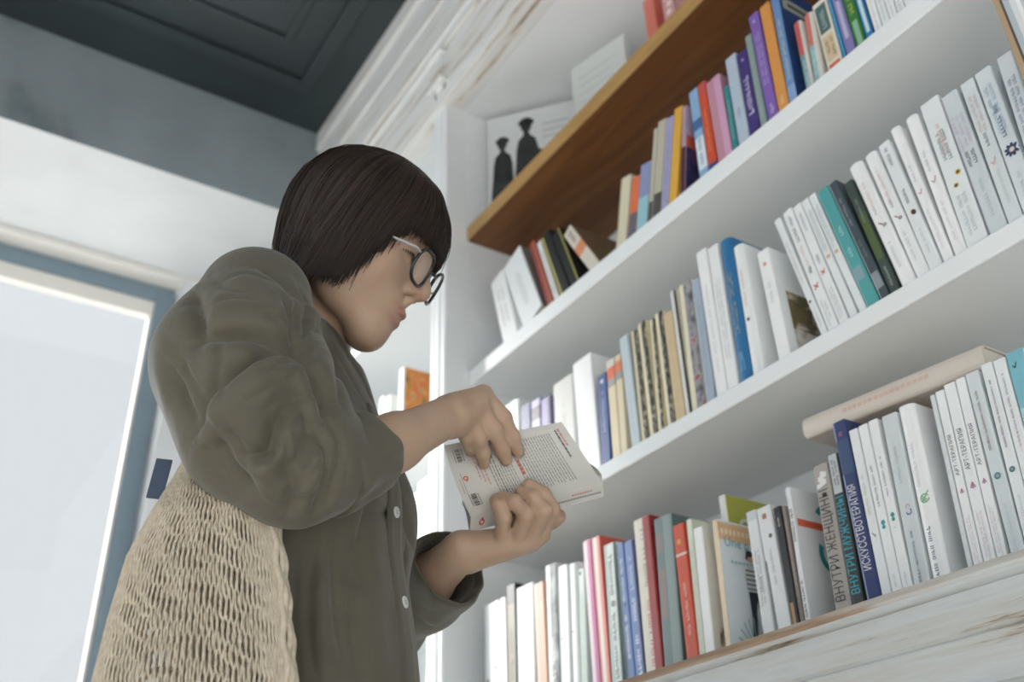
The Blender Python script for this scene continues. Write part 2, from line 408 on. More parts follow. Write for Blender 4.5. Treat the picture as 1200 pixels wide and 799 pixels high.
# what each book looks like: spine colour, printed fields, label, extras
SPEC = {
  'a1': ('#f0f2f2', [('d', 0.2, 0.8, '#c4c9cc', 2, 0.5)], 'thick white book at the far left end of the upper shelf, by the side panel', {}),
  'a2': ('#e9edee', [('d', 0.2, 0.8, '#c9ced1', 1, 0.4)], 'white leaning book between another white book and the red spine on the upper shelf', {'cover': '#8f8b86'}),
  'a3': ('#8c3a33', [('v', 0.5, 0.75, '#b0634a')], 'dark red leaning book with a copper streak near the left end of the upper shelf', {}),
  'a4': ('#dcdcd8', [('d', 0.1, 0.9, '#a9a6a2', 1, 0.5)], 'thin white leaning book squeezed between the red spine and the black books', {}),
  'a5': ('#1c1d1d', [('v', 0.06, 0.24, '#b5ab5c')], 'black leaning book with a yellow stripe, beside a thin white book', {}),
  'a6': ('#191a1b', [('v', 0.78, 0.92, '#a39a4e')], 'black leaning book with yellow edge, just left of the tilted brown covered book', {}),
  'a7': ('#d8cfc2', [('b', 0.42, 0.62, '#d9906a'), ('d', 0.64, 0.92, '#555350', 1, 0.5)], 'strongly tilted book with cream spine, orange mark and brown cover on the upper shelf', {'cover': '#7d6a52'}),
  'a9': ('#d9d3ba', [('v', 0.0, 0.18, '#b9b296')], 'cream book leaning right, first upright group after the tilted brown book', {}),
  'a10': ('#e0794f', [('b', 0, 0.42, '#6f6a73')], 'book with an orange upper half and grey lower half on the upper shelf', {}),
  'a11': ('#8f98bd', [('b', 0, 0.5, '#9cc9d3')], 'short book lilac above and pale cyan below on the upper shelf', {}),
  'a12': ('#c3bfae', [('b', 0, 0.24, '#5a5754')], 'very thin beige book left of a taller beige one with a dark foot', {}),
  'a13': ('#bdb9a8', [('b', 0.0, 0.26, '#55514f'), ('v', 0, 0.12, '#a09c8c')], 'beige book with a dark block at its foot, left of the lavender spine', {}),
  'a14': ('#a9a7cb', [('d', 0.1, 0.9, '#8c89b4', 1, 0.4)], 'lavender slim book directly left of the yellow book', {}),
  'a15': ('#dfae4a', [], 'bright mustard yellow book leaning right on the upper shelf', {}),
  'a16': ('#b79aa8', [('b', 0, 0.55, '#54303a')], 'thin mauve book whose dark cover shows an orange band and a bright picture', {'cover': '#b9a2b8', 'pic': 'space'}),
  'a17': ('#8fb2d6', [('b', 0.12, 0.46, '#dfe7ee'), ('b', 0.55, 0.66, '#476b9b'), ('d', 0.14, 0.44, '#5f83b0', 1, 0.5)], 'light blue book with white patches, left of the orange red spine', {}),
  'a18': ('#cf5536', [('b', 0, 0.1, '#33508c'), ('b', 0.86, 1, '#c95a50'), ('d', 0.2, 0.8, '#e59a7a', 1, 0.4)], 'orange red book with a blue foot beside the pale pink book', {}),
  'a19': ('#c490a0', [('v', 0.55, 1.0, '#d3a3c2')], 'thick pink book in two pink tones on the upper shelf', {}),
  'a20': ('#3f8a8f', [('d', 0.2, 0.8, '#a9d0cf', 1, 0.4)], 'short teal book tucked right of the pink one', {}),
  'a21': ('#b9c6d6', [('d', 0.3, 0.45, '#8d96a8', 1, 0.4)], 'pale grey blue book left of the dark purple spine', {}),
  'a22': ('#473a79', [('d', 0.25, 0.75, '#cfc8e2', 1, 0.7), ('e', 'dot', 0.9, '#b6addb', 0.25, 0.5)], 'dark purple book with pale lettering, right of a pale grey blue one', {}),
  'a23': ('#8ea09f', [('d', 0.1, 0.8, '#b9c5c2', 2, 0.5)], 'grey green book between the dark purple and the bright purple spines', {}),
  'a24': ('#8365b4', [('d', 0.3, 0.85, '#c7b7dd', 2, 0.6), ('e', 'dot', 0.93, '#d5c8e6', 0.25, 0.5), ('d', 0.06, 0.16, '#d5c8e6', 1, 0.5)], 'tall bright purple book left of the orange one', {}),
  'a25': ('#dd9a54', [('d', 0.05, 0.15, '#f0cda2', 1, 0.5)], 'tall orange book between the purple and the blue books', {}),
  'a26': ('#6e92c4', [('d', 0.2, 0.75, '#c8cfae', 1, 0.5), ('b', 0, 0.16, '#8faad3')], 'largest blue book, with a navy cover and a pale label at its top', {'cover': '#24477f', 'pic': 'label'}),
  'a27': ('#d9d5ce', [('v', 0.1, 0.72, '#c9615a'), ('B', 0, 0.52, 0.1, 0.72, '#6f9ea3'), ('d', 0.06, 0.5, '#dfe6e4', 1, 0.4)], 'short white book, red above and teal below, right beside the big blue book', {'rounded': 1}),
  'a28': ('#d8d6cf', [('v', 0.05, 0.66, '#d0776d'), ('B', 0.08, 0.55, 0.05, 0.66, '#8fbcc2'), ('d', 0.12, 0.5, '#e4ecea', 2, 0.5), ('e', 'dot', 0.06, '#d9b04e', 0.3, 0.3)], 'second short white book with red and teal label, left of the cream one', {'rounded': 1}),
  'a29': ('#e2dccd', [('B', 0.55, 0.94, 0.12, 0.86, '#56716f'), ('B', 0.16, 0.5, 0.12, 0.86, '#d9c3a1'), ('B', 0.02, 0.12, 0.12, 0.86, '#d7664b'), ('d', 0.2, 0.46, '#7d6c52', 2, 0.6), ('d', 0.6, 0.9, '#b4c3bf', 1, 0.4)], 'cream book with a slate label, beige panel and red square at its foot', {}),
  'a30': ('#3d93c2', [('d', 0.1, 0.9, '#8fc7df', 1, 0.5)], 'thin bright blue book right of the cream labelled book', {}),
  'a31': ('#8580b4', [('B', 0.2, 0.6, 0.3, 0.72, '#bcb8d6'), ('d', 0.66, 0.95, '#544f84', 1, 0.4)], 'lavender purple book with a pale title panel, left of the green book', {}),
  'a32': ('#3d7a3f', [('d', 0.35, 0.95, '#b9c06a', 1, 0.6), ('B', 0.06, 0.3, 0.25, 0.75, '#8fb79b')], 'green book with yellow lettering on the upper shelf', {}),
  'a33': ('#2f86b6', [('B', 0.6, 0.92, 0.2, 0.7, '#dd8a63'), ('B', 0.1, 0.45, 0.25, 0.65, '#cfe1ea'), ('v', 0.86, 1, '#2a4d72')], 'blue book with an orange label, last coloured spine before the white series', {}),
  'a34': ('#f0f2f2', [('d', 0.05, 0.6, '#c3c8cb', 1, 0.4)], 'white upper shelf book, first right of the blue spine with orange label', {}),
  'a35': ('#e9edee', [('d', 0.05, 0.6, '#c3c8cb', 1, 0.4)], 'white upper shelf book, second right of the blue spine with orange label', {}),
  'a36': ('#f0f2f2', [('d', 0.05, 0.6, '#c3c8cb', 1, 0.4)], 'white upper shelf book, third right of the blue spine with orange label', {}),
  'a37': ('#e9edee', [('d', 0.05, 0.6, '#c3c8cb', 1, 0.4)], 'white upper shelf book, fourth right of the blue spine with orange label', {}),
  'a38': ('#f0f2f2', [('d', 0.05, 0.6, '#c3c8cb', 1, 0.4)], 'white upper shelf book, fifth right of the blue spine with orange label', {}),
  'b0': ('#e9edee', [], 'white book at the far left of the middle shelf, seen above the held book', {}),
  'b01': ('#d9d9dc', [('b', 0.62, 1, '#3a4276'), ('v', 0, 0.12, '#3c3a30')], 'book with white foot and dark blue top on the middle shelf behind the held book', {}),
  'b02': ('#a9a7c4', [('b', 0.8, 0.93, '#5a5268')], 'lilac grey book between two dark topped spines behind the held book', {}),
  'b03': ('#8f83b3', [('v', 0.68, 1, '#352c55')], 'mauve book with a dark purple edge left of the big white slipcase', {}),
  'b1': ('#cfcfca', [('d', 0.35, 0.75, '#bdbcb5', 1, 0.3)], 'big off white volume of the pair at the left of the middle shelf', {'cover': '#e9edee'}),
  'b2': ('#f4f5f5', [], 'big bright white volume with a plain front, left of the small navy book', {}),
  'b3': ('#31508d', [('d', 0.35, 0.85, '#8fa4cf', 1, 0.4), ('e', 'dot', 0.92, '#dfe6f1', 0.3, 0.5)], 'navy blue book right of the big white volume on the middle shelf', {}),
  'b4': ('#e0d2b0', [('b', 0.8, 0.92, '#e2744d'), ('b', 0.72, 0.8, '#a5a49f'), ('b', 0.92, 1, '#d9d4cb')], 'cream book with an orange top, right beside the navy book', {}),
  'b5': ('#ddcfaf', [('b', 0.83, 0.94, '#df7b55'), ('b', 0.75, 0.83, '#9c9b96')], 'second cream book with an orange top, left of the grey blue one', {}),
  'b6': ('#c3d0d6', [('d', 0.1, 0.5, '#b3c0c6', 1, 0.3)], 'pale grey blue book standing left of the speckled cream spines', {}),
  'b7': ('#d8cfb0', [('v', 0, 0.16, '#1c1c1d'), ('v', 0.5, 1, 'speckle')], 'first cream book with dark speckles, next to the pale grey blue book', {}),
  'b8': ('#e9e0bf', [('v', 0.45, 1, 'speckle')], 'second cream book with black speckles, counted from the grey blue one', {}),
  'b9': ('#e6dcbc', [('v', 0.5, 1, 'speckle')], 'third speckled cream book, slightly lower than the one before', {}),
  'b10': ('#eae1c3', [('v', 0.45, 1, 'speckle')], 'fourth speckled cream book, directly left of the plain beige book', {}),
  'b11': ('#d3bd96', [], 'plain beige tan book right of the speckled cream spines', {}),
  'b12': ('#e4e2d6', [('v', 0.62, 1, '#2b2d2c'), ('v', 0.1, 0.3, '#cfd3dc')], 'white book with a black right edge between beige and patterned spines', {}),
  'b13': ('#e6dfc5', [('v', 0.38, 1, 'collage')], 'cream edged book with a grey red patterned strip on the middle shelf', {}),
  'b14': ('#a9b7c6', [('d', 0.1, 0.9, '#98a7b8', 1, 0.4)], 'grey blue slim book left of the tall white pair', {}),
  'b15': ('#f4f5f5', [('d', 0.15, 0.75, '#d2d5d6', 1, 0.3)], 'tall white book with a rounded top, left one before the bright blue hardcover', {}),
  'b16': ('#f0f2f2', [('d', 0.2, 0.8, '#c9cbcb', 2, 0.5)], 'tall white book touching the bright blue hardcover on its left side', {}),
  'b17': ('#2f74a6', [('d', 0.3, 0.75, '#a89f6b', 1, 0.5), ('d', 0.05, 0.2, '#7fb3d1', 1, 0.5)], 'bright blue hardcover with small gold lettering on the middle shelf', {'rounded': 1}),
  'b18': ('#f0f2f2', [('e', 'dot', 0.42, '#6a3d33', 0.3, 0.5), ('d', 0.5, 0.8, '#d9b9ae', 1, 0.3)], 'thick white book with one dark red dot, right of the blue hardcover', {'rounded': 1, 'cover': '#f0f2f2'}),
  'b19': ('#f4f5f5', [('e', 'dot', 0.87, '#e0a184', 0.3, 0.5), ('d', 0.5, 0.72, '#c6c9ca', 1, 0.3)], 'white book showing a mottled flower photo on its cover', {'cover': '#f0f2f2', 'pic': 'flowers'}),
  'b20': ('#e9edee', [('e', 'dot', 0.28, '#5a4d45', 0.4, 0.4), ('d', 0.05, 0.2, '#b9c0c3', 1, 0.3), ('d', 0.4, 0.8, '#c9b9b3', 1, 0.3)], 'white leaning book with a dark oval mark, first after the flower photo book', {}),
  'b21': ('#f0f2f2', [('e', 'cross', 0.35, '#c8613f', 0.5, 0.5), ('d', 0.72, 0.95, '#7b858c', 1, 0.4), ('d', 0.42, 0.5, '#4c545c', 1, 0.4), ('d', 0.5, 0.7, '#dcc0bc', 1, 0.3), ('d', 0.05, 0.25, '#c4cacd', 2, 0.5)], 'white leaning book with red cross mark and bold title, second after the flower photo book', {}),
  'b22': ('#f0f2f2', [('e', 'cross', 0.42, '#c8583a', 0.5, 0.5), ('d', 0.48, 0.56, '#8d959b', 1, 0.4), ('d', 0.75, 0.92, '#a3adb3', 1, 0.4), ('d', 0.05, 0.3, '#c4cacd', 2, 0.5)], 'white leaning book with a red cross mark, third after the flower photo book', {}),
  'b23': ('#e9edee', [('e', 'square', 0.5, '#d8b79a', 0.5, 0.5), ('d', 0.53, 0.9, '#a6b0b5', 2, 0.5)], 'white leaning book with a beige square, left of the other beige square', {}),
  'b24': ('#e9edee', [('e', 'square', 0.5, '#dcb592', 0.5, 0.5), ('d', 0.53, 0.9, '#a6b0b5', 2, 0.5)], 'white leaning book with a beige square, left of the teal book', {}),
  'b25': ('#57a5a6', [('v', 0.0, 0.1, '#8cc4c3'), ('B', 0.22, 0.32, 0.12, 0.8, '#8fa9b3'), ('d', 0.55, 0.66, '#b9dcdb', 1, 0.4), ('d', 0.36, 0.48, '#b9dcdb', 1, 0.4)], 'teal leaning book on the middle shelf', {}),
  'b26': ('#46525a', [('v', 0.0, 0.1, '#c9cfd0'), ('B', 0.1, 0.22, 0.1, 0.9, '#8d969a'), ('d', 0.6, 0.85, '#9aa4a8', 1, 0.4), ('d', 0.3, 0.5, '#7f8a8f', 1, 0.4)], 'dark slate leaning book between the teal and the dark green ones', {}),
  'b27': ('#43504a', [('B', 0.3, 0.7, 0.1, 0.9, '#56673f'), ('d', 0.05, 0.25, '#aab3b0', 1, 0.4), ('d', 0.6, 0.85, '#8f9a96', 1, 0.4)], 'dark grey green leaning book left of the thick white ones', {}),
  'b28': ('#f4f5f5', [('e', 'sketch', 0.48, '#b1604c', 0.45, 0.6), ('d', 0.6, 0.85, '#dcc3bf', 1, 0.3), ('d', 0.52, 0.62, '#b0b6b9', 1, 0.3), ('d', 0.12, 0.35, '#c9cfd2', 1, 0.3)], 'white leaning book with a red and black sketch, right of the dark green book', {'rounded': 1}),
  'b29': ('#f0f2f2', [('e', 'sketch', 0.46, '#a85747', 0.45, 0.6), ('d', 0.55, 0.85, '#d9c0bc', 1, 0.3), ('d', 0.5, 0.6, '#9fa6aa', 1, 0.3), ('d', 0.1, 0.35, '#c9cfd2', 1, 0.3)], 'white leaning book with red and black sketch, left of the dark oval one', {'rounded': 1}),
  'b30': ('#e9edee', [('e', 'oval', 0.43, '#5f3a33', 0.5, 0.6), ('d', 0.8, 0.95, '#6d777e', 1, 0.4), ('d', 0.5, 0.62, '#5d666d', 1, 0.35), ('d', 0.1, 0.33, '#c2c8cc', 1, 0.3)], 'white leaning book with a dark brown oval, left of a pink tick', {}),
  'b31': ('#f4f5f5', [('e', 'tick', 0.5, '#cfa5ac', 0.5, 0.6), ('d', 0.55, 0.72, '#b9c0c4', 1, 0.3), ('d', 0.1, 0.4, '#d3d8da', 1, 0.3)], 'white leaning book with a pink tick, left one of two', {'rounded': 1}),
  'b32': ('#f4f5f5', [('e', 'tick', 0.52, '#cfa5ac', 0.5, 0.6), ('d', 0.57, 0.74, '#b9c0c4', 1, 0.3), ('d', 0.1, 0.4, '#d3d8da', 1, 0.3)], 'white leaning book with a pink tick, right one of two', {'rounded': 1}),
  'b33': ('#e9edee', [('e', 'flower', 0.47, '#c9a94c', 0.3, 0.72), ('e', 'flower', 0.4, '#b9a04c', 0.26, 0.45), ('d', 0.58, 0.82, '#dcb9ab', 1, 0.25), ('d', 0.55, 0.78, '#8b9499', 2, 0.5), ('d', 0.08, 0.36, '#c3c9cc', 2, 0.5)], 'wide white book with two yellow ringed black dots on the middle shelf', {}),
  'b34': ('#d3dadd', [('d', 0.46, 0.58, '#4e5960', 2, 0.6), ('d', 0.58, 0.85, '#c4b7c6', 3, 0.8), ('v', 0, 0.08, '#b9b3c6'), ('d', 0.1, 0.4, '#bcc4c8', 1, 0.3)], 'white book with a purple streak and three line title, right of the yellow dots', {}),
  'b35': ('#dbe1e3', [('d', 0.5, 0.62, '#4f5a61', 1, 0.35), ('d', 0.62, 0.9, '#c9b4b4', 2, 0.6), ('e', 'tick', 0.42, '#d8b4b4', 0.5, 0.5), ('d', 0.12, 0.36, '#c3c9cc', 1, 0.3)], 'white book with one dark word and a pink figure, left of the blue flower one', {}),
  'b36': ('#dde3e6', [('e', 'petals', 0.42, '#3f4468', 0.8, 0.6), ('d', 0.5, 0.75, '#5e6c84', 1, 0.35), ('d', 0.55, 0.9, '#a9bcd2', 2, 0.6), ('d', 0.08, 0.3, '#c3c9cc', 1, 0.3)], 'white book with a dark blue flower emblem near the right frame edge', {}),
  'b37': ('#dde2e5', [('d', 0.4, 0.86, '#7f93ad', 2, 0.6), ('d', 0.08, 0.3, '#c3c9cc', 1, 0.3)], 'white book with two blue title lines, rightmost fully white one on the middle shelf', {}),
  'c1': ('#e9edee', [('e', 'dot', 0.42, '#6c6a55', 0.14, 0.2), ('e', 'dot', 0.5, '#6c6a55', 0.14, 0.7)], 'thick white book with two dark specks at the far left of the bottom row', {}),
  'c2': ('#f0f2f2', [], 'narrow white book left of the black and olive hardcover', {}),
  'c3': ('#7d7458', [('b', 0.86, 1, '#26282b'), ('v', 0, 0.14, '#2a2b2b'), ('v', 0.86, 1, '#2c2c2a'), ('d', 0.1, 0.8, '#5c543f', 1, 0.5)], 'olive spined hardcover with a black top in the bottom row', {'cover': '#2b2d30'}),
  'c4': ('#dde3e5', [('e', 'dot', 0.5, '#c9a9a9', 0.1, 0.3), ('v', 0.5, 0.9, '#cdd3d4')], 'wide white book with a faint pink dot, right of the olive hardcover', {}),
  'c5': ('#d3a68a', [('b', 0.86, 1, '#cf9c85'), ('v', 0, 0.25, '#d9c0b0')], 'peach coloured book in the bottom row', {}),
  'c6': ('#dadfdc', [('v', 0.4, 1, 'greyphoto'), ('d', 0.1, 0.55, '#e4e4e2', 1, 0.4)], 'white edged book with a grey black photo strip and green foot line', {}),
  'c7': ('#e9edee', [('e', 'dot', 0.5, '#7c7f80', 0.16, 0.3)], 'white book with one small dot, first of two beside the grey photo spine', {}),
  'c8': ('#f4f5f5', [('e', 'dot', 0.53, '#8a8d8e', 0.16, 0.35), ('v', 0.75, 1, '#d5dcd9')], 'white rounded book with a small dot, left of the pale green one', {'rounded': 1}),
  'c9': ('#cfdcd5', [('e', 'square', 0.97, '#34362f', 0.35, 0.3), ('d', 0.1, 0.9, '#b6cabf', 2, 0.6)], 'pale green white book with a black corner mark in the bottom row', {}),
  'c10': ('#e3d3d9', [('v', 0.5, 1, '#c0568d')], 'white book with a magenta stripe left of the coral hardcover', {}),
  'c11': ('#e9ddd3', [('v', 0.62, 1, '#e2877a'), ('v', 0, 0.2, '#d8736c')], 'white and coral striped hardcover with a coral top', {'cover': '#d9604f'}),
  'c12': ('#d5ddd9', [('v', 0, 0.3, '#a9beb8'), ('v', 0.82, 1, '#3d5654'), ('d', 0.62, 0.95, '#3e4e4d', 1, 0.4), ('d', 0.1, 0.58, '#5b6d6b', 1, 0.35), ('e', 'ring', 0.6, '#3b4a4a', 0.3, 0.55)], 'white spined book with green edge and dark title, left of the blue ones', {}),
  'c13': ('#5b7bb4', [('v', 0, 0.28, '#3b5a5c'), ('d', 0.2, 0.55, '#e3e9f3', 1, 0.45), ('d', 0.6, 0.9, '#c9d6ec', 1, 0.45), ('e', 'dot', 0.58, '#3a5c9a', 0.4, 0.6)], 'blue book with white capitals and a dark green edge', {}),
  'c14': ('#6a86bd', [('v', 0.82, 1, '#3b3a58'), ('d', 0.1, 0.38, '#edf1f7', 1, 0.5), ('d', 0.42, 0.62, '#e3e9f3', 1, 0.5), ('d', 0.66, 0.9, '#c4cfe7', 1, 0.5)], 'second blue book with white capitals, right one before the red cover', {}),
  'c15': ('#e1dacb', [('v', 0.55, 1, '#a03436'), ('d', 0.55, 0.95, '#9d8f83', 1, 0.32), ('d', 0.1, 0.5, '#c46b61', 1, 0.3)], 'cream spined book with red lettering and a strong red cover', {'cover': '#a03436'}),
  'c16': ('#6f8482', [('v', 0.5, 1, '#8a9b99'), ('B', 0.38, 0.68, 0.1, 0.42, '#8f7f7b'), ('B', 0.78, 0.9, 0.1, 0.4, '#8f7f7b')], 'thick grey green book with faint pink blocks in the bottom row', {'cover': '#5f7271'}),
  'c17': ('#cf4d2c', [('B', 0.785, 0.8, 0, 1, '#ead9cc'), ('d', 0.25, 0.6, '#edc4b2', 1, 0.3), ('e', 'dot', 0.88, '#d99a3f', 0.35, 0.45)], 'orange red book with a white line near its top', {}),
  'c18': ('#dfe2d2', [('d', 0.05, 0.9, '#c2c8b8', 2, 0.6)], 'white and pale green book with a floral orange cover', {'cover': '#dbe0cd', 'pic': 'floral'}),
  'c19': ('#f4f5f5', [], 'white book whose cover shows a small brown picture, left of the peach edged one', {'cover': '#dcdcd8', 'pic': 'smallphoto'}),
  'c20': ('#e4e6e4', [('v', 0.5, 1, '#dfe0d8')], 'taller white spined book with an olive green cover, standing behind the peach edged one', {'cover': '#aeb04c', 'pic': 'oliveseal'}),
  'c21': ('#e8d5b8', [], 'peach edged book with a woman in striped top on its cover', {'cover': '#dfe6ea', 'pic': 'woman'}),
  'c22': ('#e0e3e5', [('d', 0.3, 0.75, '#9ea4a9', 2, 0.5), ('d', 0.4, 0.52, '#6f757b', 1, 0.25), ('b', 0.93, 1, '#c9d1d6')], 'white grey book with two small titles, right of the woman cover', {}),
  'c23': ('#e3e5e6', [('L', 0.1, 0.62, 0.02, 0.12, '#2e2f30'), ('L', 0.02, 0.12, 0.02, 0.12, '#c99a6b'), ('d', 0.4, 0.7, '#a9afb4', 1, 0.25), ('e', 'dot', 0.78, '#55585a', 0.25, 0.7), ('e', 'square', 0.93, '#a97f62', 0.3, 0.5)], 'white book with a thin black line along its left edge', {}),
  'c24': ('#27272a', [('B', 0.02, 0.3, 0.2, 0.6, '#b08a4f'), ('d', 0.8, 0.92, '#d7d7d5', 1, 0.3), ('e', 'dot', 0.97, '#111111', 0.5, 0.5)], 'black book with a gold foot title in the bottom row', {}),
  'c25': ('#8d817a', [('d', 0.4, 0.9, '#c3b7ac', 1, 0.4), ('d', 0.03, 0.34, '#3a3634', 1, 0.5)], 'narrow brown grey book right of the black one', {}),
  'c26': ('#e6e8e9', [('d', 0.6, 0.86, '#222222', 1, 0.7), ('d', 0.05, 0.42, '#3a3426', 1, 0.6)], 'thin white book with black lettering and a teal orange swirl on its cover', {'cover': '#e3e6e8', 'pic': 'swirl'}),
  'c27': ('#aaa49e', [('t', 'ВНУТРИ ЖЕНЩИНЫ', 0.17, 0.84, '#35302e', 0.78), ('e', 'scribble', 0.9, '#e8e8e6', 0.8, 0.5), ('d', 0.0, 0.05, '#4a4644', 1, 0.5)], 'grey book lettered with a women title in dark hand drawn capitals', {}),
  'c28': ('#3a3f3f', [('t', 'ВНУТРИ МУЖЧИНЫ', 0.18, 0.74, '#3fa9bd', 0.8), ('B', 0.76, 1, 0.1, 0.9, '#c3c9cc'), ('d', 0.78, 0.98, '#2c2e2f', 2, 0.5)], 'dark book with turquoise hand drawn capitals, left of the navy one', {}),
  'c29': ('#34406f', [('t', 'ИСКУССТВОТЕРАПИЯ', 0.24, 0.66, '#dfe0e6', 0.6), ('b', 0.0, 0.2, '#2e3d75'), ('v', 0, 0.14, '#8f9cba'), ('e', 'square', 0.93, '#8d5f78', 0.3, 0.5), ('b', 0.72, 0.9, '#3f5277')], 'tall navy book with white vertical title in the bottom row', {}),
  'c30': ('#e9edee', [('e', 'sketch', 0.42, '#4a3a33', 0.4, 0.5), ('d', 0.5, 0.75, '#c7c3b4', 1, 0.4)], 'white book with a tiny bird mark, right beside the tall navy book', {}),
  'c31': ('#f0f2f2', [('e', 'butterfly', 0.45, '#3c9a98', 0.6, 0.55), ('d', 0.52, 0.78, '#7c868c', 1, 0.3), ('d', 0.1, 0.2, '#c3c9cc', 1, 0.3), ('d', 0.38, 0.41, '#b5bcc0', 1, 0.3)], 'white book with a teal butterfly, left of its twin', {}),
  'c32': ('#f0f2f2', [('e', 'butterfly', 0.47, '#3c9a90', 0.6, 0.55), ('d', 0.54, 0.8, '#6f7980', 1, 0.3), ('d', 0.1, 0.2, '#c3c9cc', 1, 0.3), ('d', 0.38, 0.42, '#b5bcc0', 1, 0.3)], 'white book with a teal butterfly, right one beside the swirl emblem', {}),
  'c33': ('#d6dcde', [('e', 'swirl', 0.48, '#4a6a9a', 0.42, 0.6), ('d', 0.6, 0.82, '#b3babe', 1, 0.25), ('d', 0.1, 0.38, '#5d6b80', 1, 0.22), ('d', 0.12, 0.36, '#aab2b8', 1, 0.2)], 'white grey book with a blue and orange swirl emblem', {}),
  'c34': ('#f4f5f5', [('e', 'palette', 0.5, '#6fb377', 0.5, 0.6), ('d', 0.06, 0.38, '#667084', 1, 0.3), ('d', 0.55, 0.8, '#d3d7d9', 1, 0.25)], 'thick white book with a green palette emblem in the bottom row', {'rounded': 1, 'cover': '#f4f5f5', 'pic': 'marks'}),
  'c35': ('#dbe0e2', [], 'thin white book left of the three with pink fans', {}),
  'c36': ('#f0f2f2', [('t', 'АРТ-ТЕРАПИЯ', 0.55, 0.76, '#5a6168', 0.42), ('e', 'fan', 0.47, '#c77f95', 0.5, 0.55), ('d', 0.1, 0.36, '#d5c9d2', 2, 0.5)], 'white book titled with an art therapy name and a pink fan, left of three', {}),
  'c37': ('#f0f2f2', [('t', 'АРТ-ТЕРАПИЯ', 0.55, 0.76, '#5a6168', 0.42), ('e', 'fan', 0.47, '#c77f95', 0.5, 0.55), ('d', 0.1, 0.36, '#d5c9d2', 2, 0.5)], 'white book titled with an art therapy name and a pink fan, middle of three', {}),
  'c38': ('#f0f2f2', [('t', 'АРТ-ТЕРАПИЯ', 0.55, 0.76, '#5a6168', 0.42), ('e', 'fan', 0.47, '#c77f95', 0.5, 0.55), ('d', 0.1, 0.36, '#d5c9d2', 2, 0.5)], 'white book titled with an art therapy name and a pink fan, right of three', {}),
  'c39': ('#d7dfe1', [('e', 'ringdot', 0.47, '#4a9298', 0.5, 0.5), ('d', 0.58, 0.92, '#67737a', 1, 0.25), ('d', 0.6, 0.85, '#d3b3b6', 1, 0.2), ('d', 0.12, 0.36, '#c3ccd0', 1, 0.3)], 'white book with a faint two line title and teal ring, left one of two', {}),
  'c40': ('#e9edee', [('e', 'ringdot', 0.47, '#3a858d', 0.5, 0.5), ('d', 0.55, 0.92, '#67737a', 1, 0.25), ('d', 0.57, 0.82, '#d3b3b6', 1, 0.2), ('d', 0.12, 0.36, '#c3ccd0', 1, 0.3)], 'white book with a faint two line title and teal ring, right one of two', {}),
  'c41': ('#e9edee', [('d', 0.55, 0.93, '#8a949a', 1, 0.25), ('d', 0.5, 0.8, '#d8bcbc', 1, 0.2), ('e', 'dot', 0.42, '#5aa0a4', 0.35, 0.7)], 'white book with a faint two line title and pink line, beside the cyan top', {}),
  'c42': ('#dbe4e8', [('b', 0.72, 1, '#7fbccb'), ('b', 0.6, 0.72, '#b4d6de'), ('e', 'tick', 0.93, '#33474f', 0.3, 0.4)], 'white book with a cyan top at the right frame edge', {}),
}
# ------------------------------------------------------------------ books
def mat_of(c):
    if c == 'speckle': return ramp_mat('speckled_print', [(0.42, '#232425'), (0.52, '#3a3a38'), (0.6, '#b5ac92')], (260, 60, 70), 1.0, 4.0, 0.5)
    if c == 'collage': return ramp_mat('collage_print', [(0.35, '#55555a'), (0.47, '#8b8a92'), (0.56, '#a5a0a2'), (0.66, '#9c4a4c')], (60, 60, 45), 1.0, 3.0, 0.5)
    if c == 'greyphoto': return ramp_mat('grey_photo_print', [(0.32, '#3f4243'), (0.5, '#8c9090'), (0.68, '#c3c7c4')], (60, 60, 25), 1.0, 4.0, 0.5)
    return paper(c, 0.42, 0.03, 40.0)

def font_mesh(txt):
    cu = bpy.data.curves.new('lettering', 'FONT'); cu.body = txt; cu.resolution_u = 2
    o = bpy.data.objects.new('lettering', cu); C.objects.link(o)
    bpy.context.view_layer.update()
    me = bpy.data.meshes.new_from_object(o.evaluated_get(bpy.context.evaluated_depsgraph_get()))
    bpy.data.objects.remove(o); bpy.data.curves.remove(cu)
    return me

def disc(cx, cy, r, n=14, sx=1, sy=1, rot=0.0):
    pts = []
    for i in range(n):
        a = 2*PI*i/n; x = r*sx*math.cos(a); y = r*sy*math.sin(a)
        pts.append((cx+x*math.cos(rot)-y*math.sin(rot), cy+x*math.sin(rot)+y*math.cos(rot)))
    return pts
def ringq(cx, cy, r0, r1, a0=0, a1=2*PI, n=18):
    out = []
    for i in range(n):
        a = a0+(a1-a0)*i/n; b = a0+(a1-a0)*(i+1)/n
        out.append([(cx+r1*math.cos(a), cy+r1*math.sin(a)), (cx+r1*math.cos(b), cy+r1*math.sin(b)), (cx+r0*math.cos(b), cy+r0*math.sin(b)), (cx+r0*math.cos(a), cy+r0*math.sin(a))])
    return out
def stroke(pts, w):
    out = []
    for (x0, y0), (x1, y1) in zip(pts, pts[1:]):
        L = math.hypot(x1-x0, y1-y0) or 1e-9; nx, ny = -(y1-y0)/L*w/2, (x1-x0)/L*w/2
        out.append([(x0+nx, y0+ny), (x0-nx, y0-ny), (x1-nx, y1-ny), (x1+nx, y1+ny)])
    return out

